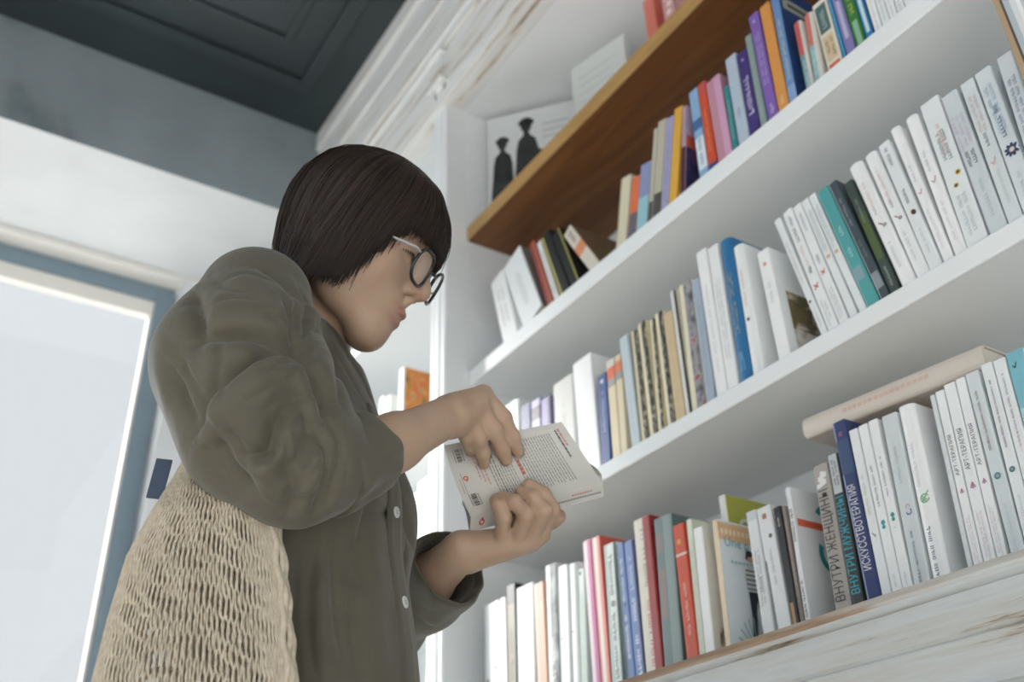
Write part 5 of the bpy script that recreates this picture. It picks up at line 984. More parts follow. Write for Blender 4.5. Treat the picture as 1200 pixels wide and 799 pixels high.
  ('f', [[-0.7233, 0.2181, 1.2591, 0.89, -0.38, 0.26], [-0.721, 0.2233, 1.2582, 0.9, -0.33, 0.28], [-0.7183, 0.2309, 1.2573, 0.92, -0.24, 0.31], [-0.7167, 0.2386, 1.2575, 0.93, -0.15, 0.33], [-0.7165, 0.246, 1.2592, 0.93, -0.06, 0.36], [-0.7176, 0.2535, 1.2622, 0.92, 0.04, 0.39], [-0.7192, 0.2591, 1.2648, 0.91, 0.11, 0.41]], 0.0065, 0.0089, 2),
  ('f', [[-0.7792, 0.1684, 1.2409, 0.28, -0.94, -0.2], [-0.7771, 0.1706, 1.2339, 0.26, -0.95, -0.19], [-0.7736, 0.1734, 1.2237, 0.25, -0.95, -0.18], [-0.7705, 0.1762, 1.2142, 0.24, -0.95, -0.2], [-0.7678, 0.1787, 1.2057, 0.24, -0.94, -0.23], [-0.7656, 0.1813, 1.1978, 0.24, -0.94, -0.26], [-0.7647, 0.1831, 1.1927, 0.25, -0.92, -0.31]], 0.0081, 0.0134, 2),
  ('f', [[-0.7909, 0.1874, 1.3595, 0.41, -0.77, 0.49], [-0.7726, 0.1877, 1.3437, 0.57, -0.63, 0.53], [-0.7592, 0.1911, 1.3303, 0.71, -0.54, 0.45], [-0.7512, 0.1963, 1.3221, 0.79, -0.46, 0.39], [-0.746, 0.2036, 1.319, 0.85, -0.37, 0.37], [-0.7429, 0.2121, 1.3187, 0.89, -0.26, 0.36], [-0.7415, 0.2184, 1.3193, 0.91, -0.19, 0.36]], 0.0081, 0.006, 2),
  ('f', [[-0.768, 0.2227, 1.3697, 0.89, -0.26, 0.38], [-0.7642, 0.2286, 1.3645, 0.88, -0.16, 0.44], [-0.7592, 0.2371, 1.3573, 0.86, -0.02, 0.51], [-0.7558, 0.245, 1.3507, 0.87, 0.11, 0.49], [-0.7531, 0.2514, 1.3436, 0.87, 0.2, 0.46], [-0.7511, 0.2572, 1.3365, 0.86, 0.28, 0.42], [-0.7504, 0.2613, 1.332, 0.85, 0.34, 0.4]], 0.0081, 0.006, 2),
  ('f', [[-0.7167, 0.3003, 1.181, 0.92, 0.39, -0.07], [-0.7184, 0.3033, 1.1773, 0.9, 0.43, -0.11], [-0.7216, 0.3078, 1.1724, 0.87, 0.45, -0.19], [-0.7249, 0.3111, 1.1669, 0.83, 0.48, -0.28], [-0.7284, 0.3122, 1.16, 0.78, 0.5, -0.39], [-0.7329, 0.3125, 1.1529, 0.69, 0.51, -0.51], [-0.7372, 0.3131, 1.1484, 0.62, 0.52, -0.59]], 0.0049, 0.0046, 2),
  ('f', [[-0.7116, 0.2842, 1.1909, 0.98, 0.2, 0.04], [-0.7125, 0.2882, 1.1842, 0.97, 0.25, -0.02], [-0.715, 0.2942, 1.1751, 0.94, 0.32, -0.13], [-0.7189, 0.2991, 1.1659, 0.88, 0.39, -0.26], [-0.7242, 0.3015, 1.1558, 0.8, 0.43, -0.41], [-0.7316, 0.3032, 1.1459, 0.68, 0.47, -0.57], [-0.7394, 0.3053, 1.14, 0.55, 0.5, -0.67]], 0.0049, 0.006, 2),
  ('f', [[-0.7131, 0.2871, 1.2035, 0.94, 0.33, -0.0], [-0.7139, 0.291, 1.1983, 0.95, 0.29, 0.09], [-0.7152, 0.2967, 1.1909, 0.94, 0.35, 0.04], [-0.7169, 0.3011, 1.1828, 0.92, 0.4, -0.04], [-0.7188, 0.3032, 1.1744, 0.89, 0.43, -0.15], [-0.7216, 0.3044, 1.1656, 0.85, 0.45, -0.27], [-0.7253, 0.3049, 1.1571, 0.79, 0.46, -0.4], [-0.7306, 0.3043, 1.1481, 0.7, 0.47, -0.54], [-0.7379, 0.3034, 1.1398, 0.57, 0.48, -0.67], [-0.745, 0.3035, 1.1348, 0.44, 0.49, -0.75]], 0.0045, 0.012, 2),
  ('f', [[-0.7149, 0.2188, 1.2237, 0.88, -0.46, 0.09], [-0.7134, 0.2226, 1.2266, 0.9, -0.41, 0.12], [-0.7119, 0.2284, 1.2311, 0.92, -0.34, 0.18], [-0.7109, 0.2346, 1.2359, 0.94, -0.26, 0.23], [-0.7108, 0.2415, 1.2409, 0.94, -0.17, 0.29], [-0.7117, 0.249, 1.2466, 0.94, -0.06, 0.32], [-0.7132, 0.2547, 1.2511, 0.94, 0.02, 0.35]], 0.006, 0.006, 2),
  ('f', [[-0.7192, 0.2156, 1.201, 0.85, -0.44, -0.28], [-0.7162, 0.2198, 1.2045, 0.89, -0.39, -0.23], [-0.7126, 0.2259, 1.2098, 0.94, -0.31, -0.16], [-0.71, 0.2325, 1.2154, 0.97, -0.23, -0.09], [-0.7084, 0.2396, 1.2215, 0.99, -0.14, -0.01], [-0.7078, 0.247, 1.2279, 1.0, -0.04, 0.07], [-0.7083, 0.2527, 1.2331, 0.99, 0.04, 0.13]], 0.006, 0.006, 2),
  ('f', [[-0.7308, 0.1995, 1.2022, 0.68, -0.71, -0.18], [-0.7295, 0.1996, 1.2069, 0.69, -0.71, -0.12], [-0.7283, 0.2002, 1.214, 0.71, -0.7, -0.04], [-0.7269, 0.2016, 1.2208, 0.74, -0.68, 0.03], [-0.7246, 0.2048, 1.2268, 0.77, -0.63, 0.09], [-0.7222, 0.209, 1.2327, 0.82, -0.56, 0.13], [-0.7209, 0.2122, 1.237, 0.84, -0.51, 0.16]], 0.006, 0.005, 2),
  ('f', [[-0.7153, 0.2293, 1.1949, 0.9, -0.33, -0.29], [-0.7138, 0.2311, 1.1978, 0.92, -0.3, -0.26], [-0.7118, 0.2339, 1.202, 0.94, -0.26, -0.21], [-0.7101, 0.2371, 1.2064, 0.96, -0.21, -0.16], [-0.7087, 0.2414, 1.2107, 0.98, -0.15, -0.11], [-0.7079, 0.2462, 1.2154, 1.0, -0.09, -0.05], [-0.7075, 0.2498, 1.2189, 1.0, -0.04, -0.01]], 0.005, 0.005, 2),
  ('f', [[-0.7342, 0.2073, 1.1823, 0.65, -0.57, -0.49], [-0.734, 0.2103, 1.1792, 0.65, -0.55, -0.52], [-0.7341, 0.2147, 1.1748, 0.65, -0.52, -0.55], [-0.7349, 0.2189, 1.17, 0.64, -0.5, -0.59], [-0.7373, 0.2229, 1.1644, 0.6, -0.48, -0.64], [-0.741, 0.2268, 1.1586, 0.55, -0.47, -0.69], [-0.7438, 0.2296, 1.1546, 0.51, -0.47, -0.72]], 0.006, 0.007, 2),
  ('f', [[-0.7162, 0.2457, 1.1798, 0.89, -0.21, -0.39], [-0.7172, 0.2484, 1.176, 0.89, -0.22, -0.4], [-0.7182, 0.2519, 1.1703, 0.88, -0.34, -0.33], [-0.7198, 0.2544, 1.1642, 0.86, -0.33, -0.39], [-0.723, 0.255, 1.1574, 0.81, -0.35, -0.47], [-0.7276, 0.2549, 1.1506, 0.74, -0.37, -0.57], [-0.7314, 0.2548, 1.1461, 0.67, -0.38, -0.63]], 0.006, 0.007, 2),
  ('f', [[-0.7326, 0.2631, 1.1407, 0.66, -0.28, -0.7], [-0.7301, 0.2663, 1.1421, 0.7, -0.23, -0.68], [-0.7269, 0.2709, 1.1443, 0.76, -0.15, -0.64], [-0.7238, 0.2753, 1.1474, 0.81, -0.08, -0.58], [-0.7206, 0.2788, 1.152, 0.86, -0.02, -0.51], [-0.7178, 0.282, 1.1575, 0.91, 0.04, -0.42], [-0.7163, 0.2845, 1.1617, 0.93, 0.08, -0.35]], 0.005, 0.006, 2),
  ('f', [[-0.7427, 0.2717, 1.1311, 0.49, -0.15, -0.86], [-0.7397, 0.275, 1.1323, 0.54, -0.1, -0.83], [-0.7361, 0.2799, 1.1344, 0.6, -0.02, -0.8], [-0.7327, 0.2843, 1.1374, 0.66, 0.06, -0.75], [-0.7288, 0.2872, 1.1416, 0.73, 0.11, -0.67], [-0.7251, 0.2895, 1.1466, 0.79, 0.15, -0.59], [-0.7229, 0.2912, 1.1503, 0.83, 0.18, -0.53]], 0.005, 0.006, 2),
  ('f', [[-0.75, 0.1849, 1.2996, 0.8, -0.59, 0.12], [-0.7478, 0.1885, 1.3019, 0.82, -0.54, 0.19], [-0.7456, 0.1941, 1.3057, 0.84, -0.46, 0.28], [-0.7431, 0.2006, 1.308, 0.87, -0.39, 0.29], [-0.7398, 0.209, 1.3073, 0.91, -0.29, 0.31], [-0.7366, 0.2185, 1.3054, 0.93, -0.19, 0.32], [-0.7351, 0.2254, 1.3043, 0.93, -0.11, 0.35]], 0.006, 0.005, 2),
  ('f', [[-0.7627, 0.1922, 1.3367, 0.68, -0.55, 0.49], [-0.7617, 0.1974, 1.3405, 0.71, -0.49, 0.51], [-0.7609, 0.2052, 1.3463, 0.74, -0.41, 0.53], [-0.7592, 0.2135, 1.3495, 0.79, -0.32, 0.53], [-0.7546, 0.2223, 1.3468, 0.84, -0.19, 0.51], [-0.7509, 0.2321, 1.3426, 0.87, -0.05, 0.48], [-0.7497, 0.2395, 1.3405, 0.88, 0.05, 0.46]], 0.006, 0.004, 2),
  ('f', [[-0.7303, 0.2215, 1.2871, 0.93, -0.24, 0.27], [-0.7297, 0.2263, 1.2884, 0.94, -0.18, 0.29], [-0.7292, 0.2332, 1.2904, 0.94, -0.09, 0.31], [-0.7293, 0.2403, 1.2916, 0.94, -0.01, 0.34], [-0.729, 0.2469, 1.2903, 0.93, 0.06, 0.36], [-0.7287, 0.2534, 1.2878, 0.91, 0.13, 0.39], [-0.7286, 0.258, 1.286, 0.9, 0.18, 0.4]], 0.005, 0.006, 2),
  ('f', [[-0.7707, 0.1686, 1.2579, 0.45, -0.88, -0.14], [-0.7686, 0.1707, 1.2517, 0.44, -0.89, -0.13], [-0.765, 0.1736, 1.2428, 0.43, -0.9, -0.11], [-0.7612, 0.1763, 1.2344, 0.42, -0.9, -0.1], [-0.7575, 0.1788, 1.2274, 0.43, -0.9, -0.09], [-0.7539, 0.1812, 1.2212, 0.45, -0.89, -0.1], [-0.7516, 0.1829, 1.217, 0.46, -0.88, -0.11]], 0.006, 0.008, 2),
  ('f', [[-0.783, 0.1634, 1.2583, 0.33, -0.92, -0.22], [-0.7807, 0.1659, 1.2507, 0.31, -0.93, -0.21], [-0.7772, 0.1693, 1.2398, 0.29, -0.94, -0.19], [-0.774, 0.1722, 1.2295, 0.27, -0.95, -0.18], [-0.7724, 0.1744, 1.2206, 0.25, -0.95, -0.19], [-0.7717, 0.1762, 1.2125, 0.22, -0.95, -0.21], [-0.7716, 0.1775, 1.207, 0.2, -0.95, -0.23]], 0.006, 0.006, 2),
  ('f', [[-0.7587, 0.1951, 1.1743, 0.35, -0.69, -0.63], [-0.76, 0.1971, 1.1713, 0.33, -0.68, -0.65], [-0.7622, 0.2003, 1.1673, 0.3, -0.66, -0.69], [-0.7641, 0.204, 1.1631, 0.26, -0.64, -0.72], [-0.7654, 0.2088, 1.1585, 0.24, -0.61, -0.76], [-0.7668, 0.2143, 1.1539, 0.21, -0.57, -0.8], [-0.7682, 0.2183, 1.1509, 0.19, -0.54, -0.82]], 0.006, 0.006, 2),
  ('f', [[-0.7194, 0.2926, 1.2333, 0.84, 0.48, 0.24], [-0.7179, 0.2932, 1.2259, 0.86, 0.47, 0.18], [-0.717, 0.2944, 1.2163, 0.88, 0.46, 0.11], [-0.7167, 0.2954, 1.2079, 0.9, 0.42, 0.1], [-0.7154, 0.295, 1.2006, 0.93, 0.35, 0.12], [-0.7146, 0.2943, 1.1945, 0.94, 0.33, 0.07], [-0.7142, 0.2939, 1.1903, 0.95, 0.31, 0.03]], 0.005, 0.006, 2),
  ('f', [[-0.7139, 0.271, 1.2459, 0.92, 0.28, 0.26], [-0.7134, 0.2728, 1.2418, 0.93, 0.28, 0.25], [-0.7126, 0.2754, 1.2359, 0.93, 0.29, 0.22], [-0.7122, 0.2777, 1.2301, 0.94, 0.3, 0.17], [-0.7118, 0.2794, 1.2243, 0.94, 0.31, 0.13], [-0.7115, 0.2807, 1.2184, 0.95, 0.3, 0.08], [-0.7116, 0.2817, 1.2145, 0.95, 0.3, 0.05]], 0.005, 0.006, 2),
  ('f', [[-0.7637, 0.2667, 1.353, 0.8, 0.41, 0.44], [-0.7624, 0.2691, 1.3481, 0.78, 0.45, 0.43], [-0.7606, 0.2724, 1.3412, 0.77, 0.49, 0.41], [-0.7575, 0.2743, 1.3326, 0.77, 0.51, 0.38], [-0.7519, 0.2736, 1.3212, 0.8, 0.49, 0.33], [-0.7448, 0.2713, 1.3082, 0.81, 0.43, 0.4], [-0.7384, 0.2692, 1.2982, 0.81, 0.36, 0.46]], 0.005, 0.006, 2),
  ('f', [[-0.7725, 0.2932, 1.3277, 0.57, 0.75, 0.32], [-0.7619, 0.2887, 1.3165, 0.66, 0.68, 0.31], [-0.7494, 0.2833, 1.3025, 0.71, 0.55, 0.43], [-0.7374, 0.2777, 1.2894, 0.78, 0.42, 0.46], [-0.7304, 0.2732, 1.2802, 0.83, 0.34, 0.44], [-0.7247, 0.2689, 1.2722, 0.86, 0.26, 0.43], [-0.7215, 0.2662, 1.2672, 0.88, 0.21, 0.42]], 0.005, 0.007, 2),
  ('f', [[-0.7674, 0.2547, 1.3688, 0.88, 0.25, 0.41], [-0.765, 0.2573, 1.3624, 0.85, 0.27, 0.46], [-0.7611, 0.2608, 1.353, 0.83, 0.33, 0.46], [-0.7584, 0.2652, 1.3446, 0.81, 0.39, 0.44], [-0.758, 0.2709, 1.3382, 0.79, 0.46, 0.41], [-0.761, 0.2784, 1.334, 0.74, 0.56, 0.38], [-0.7708, 0.2884, 1.335, 0.62, 0.7, 0.36], [-0.8687, 0.332, 1.3956, 0.67, 0.43, 0.61], [-0.8728, 0.3405, 1.3943, 0.7, 0.42, 0.57], [-0.8735, 0.3478, 1.3893, 0.73, 0.45, 0.51], [-0.8726, 0.3546, 1.3809, 0.76, 0.49, 0.43], [-0.8728, 0.362, 1.3719, 0.77, 0.52, 0.36], [-0.8746, 0.37, 1.363, 0.77, 0.56, 0.31], [-0.8776, 0.3789, 1.3534, 0.75, 0.59, 0.28], [-0.882, 0.3885, 1.3439, 0.72, 0.64, 0.27], [-0.8887, 0.3984, 1.3371, 0.68, 0.68, 0.27], [-0.9013, 0.4103, 1.3354, 0.6, 0.75, 0.28]], 0.0045, -0.0028, 0),
  ('f', [[-0.7567, 0.247, 1.3519, 0.86, 0.13, 0.49], [-0.7531, 0.2491, 1.3446, 0.87, 0.17, 0.47], [-0.7489, 0.2524, 1.3349, 0.88, 0.22, 0.42], [-0.7463, 0.2568, 1.3263, 0.89, 0.28, 0.36], [-0.7456, 0.2623, 1.3195, 0.87, 0.35, 0.34], [-0.746, 0.2688, 1.3135, 0.83, 0.41, 0.37], [-0.7473, 0.2754, 1.3086, 0.78, 0.48, 0.4], [-0.7518, 0.2828, 1.3073, 0.72, 0.57, 0.4], [-0.7649, 0.2934, 1.3123, 0.6, 0.73, 0.33], [-0.8503, 0.3326, 1.3619, 0.81, 0.53, 0.23], [-0.854, 0.3407, 1.3565, 0.83, 0.5, 0.23], [-0.8564, 0.3484, 1.3489, 0.85, 0.47, 0.22], [-0.8585, 0.3561, 1.3405, 0.85, 0.47, 0.23], [-0.8606, 0.3643, 1.3313, 0.84, 0.49, 0.24], [-0.8627, 0.3727, 1.3215, 0.82, 0.51, 0.26], [-0.8649, 0.3803, 1.3131, 0.8, 0.54, 0.27], [-0.8679, 0.3873, 1.3069, 0.77, 0.58, 0.25], [-0.8716, 0.3938, 1.3025, 0.75, 0.62, 0.23], [-0.8749, 0.3986, 1.2999, 0.73, 0.65, 0.22]], 0.0035, 0.0015, 1),
  ('f', [[-0.8157, 0.3457, 1.1414, 0.93, 0.17, -0.33], [-0.8191, 0.3463, 1.1294, 0.97, 0.14, -0.2], [-0.8206, 0.3458, 1.1109, 1.0, 0.08, 0.03], [-0.8191, 0.3455, 1.0907, 1.0, 0.04, 0.08], [-0.8174, 0.3478, 1.0688, 1.0, 0.03, 0.07], [-0.816, 0.3514, 1.0464, 1.0, 0.04, 0.07], [-0.8152, 0.3541, 1.031, 1.0, 0.04, 0.06]], 0.0119, 0.0118, 2),
  ('f', [[-0.819, 0.3248, 1.1269, 0.98, -0.08, -0.2], [-0.8207, 0.3246, 1.1108, 1.0, -0.09, -0.01], [-0.8198, 0.3231, 1.0873, 0.99, -0.13, 0.04], [-0.819, 0.3232, 1.065, 0.98, -0.17, 0.04], [-0.8176, 0.3256, 1.0439, 0.98, -0.17, 0.04], [-0.8162, 0.3294, 1.0236, 0.99, -0.16, 0.04], [-0.8152, 0.3321, 1.0097, 0.99, -0.15, 0.04]], 0.0119, 0.0129, 2),
  ('f', [[-0.8209, 0.3126, 1.1255, 0.97, -0.19, -0.17], [-0.8223, 0.312, 1.1094, 0.98, -0.18, 0.01], [-0.8222, 0.3106, 1.0862, 0.97, -0.24, 0.02], [-0.8218, 0.3102, 1.0641, 0.96, -0.28, 0.02], [-0.8209, 0.312, 1.0431, 0.96, -0.29, 0.02], [-0.8195, 0.3148, 1.0229, 0.96, -0.29, 0.03], [-0.8184, 0.3167, 1.009, 0.96, -0.28, 0.03]], 0.0102, 0.0106, 2),
  ('f', [[-0.8222, 0.3628, 1.134, 0.94, 0.31, -0.17], [-0.8234, 0.3627, 1.1223, 0.97, 0.25, -0.04], [-0.8222, 0.3616, 1.1046, 0.98, 0.18, 0.11], [-0.8201, 0.3612, 1.0854, 0.98, 0.15, 0.1], [-0.8185, 0.3635, 1.0637, 0.99, 0.14, 0.09], [-0.817, 0.3668, 1.0411, 0.99, 0.15, 0.08], [-0.8163, 0.3694, 1.0255, 0.98, 0.16, 0.07]], 0.0085, 0.007, 2),
  ('f', [[-0.8198, 0.3803, 1.1828, 0.75, 0.65, -0.14], [-0.8201, 0.3769, 1.1701, 0.78, 0.59, -0.21], [-0.8224, 0.3734, 1.1531, 0.84, 0.49, -0.23], [-0.8251, 0.3718, 1.1364, 0.91, 0.39, -0.13], [-0.8264, 0.3732, 1.1191, 0.95, 0.31, 0.05], [-0.8249, 0.3749, 1.1009, 0.96, 0.27, 0.12], [-0.8236, 0.3762, 1.0883, 0.96, 0.26, 0.12]], 0.0102, 0.0082, 2),
  ('f', [[-0.8711, 0.361, 1.3693, 0.78, 0.52, 0.34], [-0.8737, 0.368, 1.3643, 0.77, 0.55, 0.32], [-0.8792, 0.3786, 1.3582, 0.74, 0.6, 0.3], [-0.8859, 0.3891, 1.3525, 0.7, 0.65, 0.29], [-0.891, 0.3973, 1.3452, 0.67, 0.69, 0.28], [-0.8951, 0.4044, 1.3372, 0.64, 0.72, 0.28], [-0.8994, 0.4099, 1.3323, 0.61, 0.74, 0.28]], 0.0085, 0.007, 2),
  ('f', [[-0.8486, 0.3323, 1.3557, 0.84, 0.52, 0.18], [-0.8503, 0.3376, 1.3486, 0.86, 0.49, 0.17], [-0.8453, 0.3421, 1.3338, 0.89, 0.43, 0.16], [-0.7412, 0.3047, 1.2598, 0.61, 0.72, 0.33], [-0.7295, 0.3027, 1.2411, 0.71, 0.63, 0.32], [-0.7237, 0.3023, 1.2256, 0.79, 0.58, 0.2], [-0.7222, 0.3029, 1.2163, 0.81, 0.57, 0.14]], 0.0085, 0.0082, 2),
  ('f', [[-0.8848, 0.4492, 1.1676, 0.71, 0.71, -0.05], [-0.884, 0.4478, 1.1533, 0.67, 0.74, -0.01], [-0.8734, 0.4411, 1.13, 0.64, 0.75, 0.17], [-0.8595, 0.4341, 1.1056, 0.71, 0.68, 0.17], [-0.855, 0.4344, 1.0836, 0.73, 0.67, 0.15], [-0.854, 0.4375, 1.0625, 0.73, 0.67, 0.13], [-0.8541, 0.4402, 1.0481, 0.72, 0.68, 0.12]], 0.0068, 0.0059, 2),
  ('f', [[-0.8202, 0.337, 1.1132, 1.0, 0.02, -0.02], [-0.8197, 0.3363, 1.1011, 1.0, -0.01, 0.07], [-0.8185, 0.3352, 1.0837, 1.0, -0.05, 0.06], [-0.8176, 0.3352, 1.0661, 1.0, -0.07, 0.06], [-0.8163, 0.3371, 1.0474, 1.0, -0.08, 0.05], [-0.8151, 0.34, 1.0285, 1.0, -0.07, 0.05], [-0.8144, 0.3422, 1.0154, 1.0, -0.06, 0.05]], 0.018, -0.007, 0),
  ('f', [[-0.8337, 0.3889, 1.1419, 0.85, 0.53, -0.03], [-0.8324, 0.3877, 1.1237, 0.91, 0.41, 0.09], [-0.8276, 0.3849, 1.0976, 0.93, 0.33, 0.13], [-0.8242, 0.384, 1.0739, 0.95, 0.3, 0.11], [-0.8228, 0.3865, 1.0534, 0.95, 0.31, 0.1], [-0.8224, 0.3907, 1.0346, 0.94, 0.32, 0.09], [-0.8224, 0.3939, 1.0218, 0.94, 0.34, 0.06]], 0.02, -0.005, 0),
  ('f', [[-0.8653, 0.422, 1.2163, 0.78, 0.61, 0.14], [-0.8681, 0.4266, 1.2126, 0.8, 0.59, 0.12], [-0.8723, 0.4333, 1.2072, 0.81, 0.58, 0.08], [-0.8768, 0.4402, 1.2003, 0.8, 0.59, 0.04], [-0.8824, 0.4478, 1.1908, 0.77, 0.64, -0.01], [-0.8918, 0.4574, 1.1812, 0.68, 0.73, -0.07], [-0.9053, 0.4677, 1.1769, 0.56, 0.82, -0.13]], 0.0085, 0.007, 2),
  ('f', [[-0.8132, 0.3686, 1.174, 0.82, 0.52, -0.23], [-0.8186, 0.3764, 1.1745, 0.78, 0.59, -0.2], [-0.8288, 0.3887, 1.1764, 0.71, 0.69, -0.12], [-0.8438, 0.4031, 1.1822, 0.65, 0.76, -0.01], [-0.8576, 0.4161, 1.1914, 0.74, 0.67, 0.04], [-0.8669, 0.4268, 1.2006, 0.8, 0.6, 0.06], [-0.8727, 0.4339, 1.2071, 0.81, 0.58, 0.08]], 0.0068, 0.0059, 2),
  ('c', -0.8856, 0.3129, 1.4736, -0.942, 0.3348, 1.3861, 0.049, 0.053, 0.006, -1),
  ('c', -0.9123, 0.3645, 1.4161, -0.8911, 0.3858, 1.4061, 0.033, 0.022, 0.02, -1),
]
HELD = dict(foot=[(-0.9048, 0.5370, 1.2216), (-0.8814, 0.5028, 1.2429), (-0.8791, 0.4874, 1.2876)], head=[(-0.8237, 0.6624, 1.2578), (-0.8041, 0.6179, 1.2833), (-0.8118, 0.6011, 1.3153)], spine=[(-0.9196, 0.5434, 1.2106), (-0.8350, 0.6724, 1.2483)], away=(-0.7150, 0.3228, 0.6201))
BAG = dict(axis=[(-0.8524, 0.2364, 1.2352), (-0.8467, 0.2358, 1.1853), (-0.8289, 0.2281, 1.1451), (-0.8276, 0.2261, 1.1059), (-0.8248, 0.2270, 1.0544), (-0.8178, 0.2274, 0.9995), (-0.8115, 0.2303, 0.9180)], half=(.022,.040,.051,.0635,.0715,.0775,.072), across=(0.5408, 0.8412, 0.0000), tag=((-0.8653, 0.1902, 1.2014), (-0.8679, 0.1853, 1.1634)))
STRAP_TOP = (-0.8664, 0.2337, 1.3561)
CUFFS = [((-0.7816, 0.3433, 1.2059), (-0.2028, 0.7764, 0.5968), .0440, .0415), ((-0.9801, 0.5479, 1.1846), (0.9892, -0.0056, 0.1466), .0470, .0465)]
TRUNK_FROM = 18
LIMBS = dict(elbow_r=[-0.7772, 0.2893, 1.1606], wrist_r=[-0.821, 0.457, 1.2895], elbow_l=[-1.1471, 0.5399, 1.1579], wrist_l=[-0.9384, 0.5387, 1.1888], hip=[-0.9512, 0.3398, 0.7961])
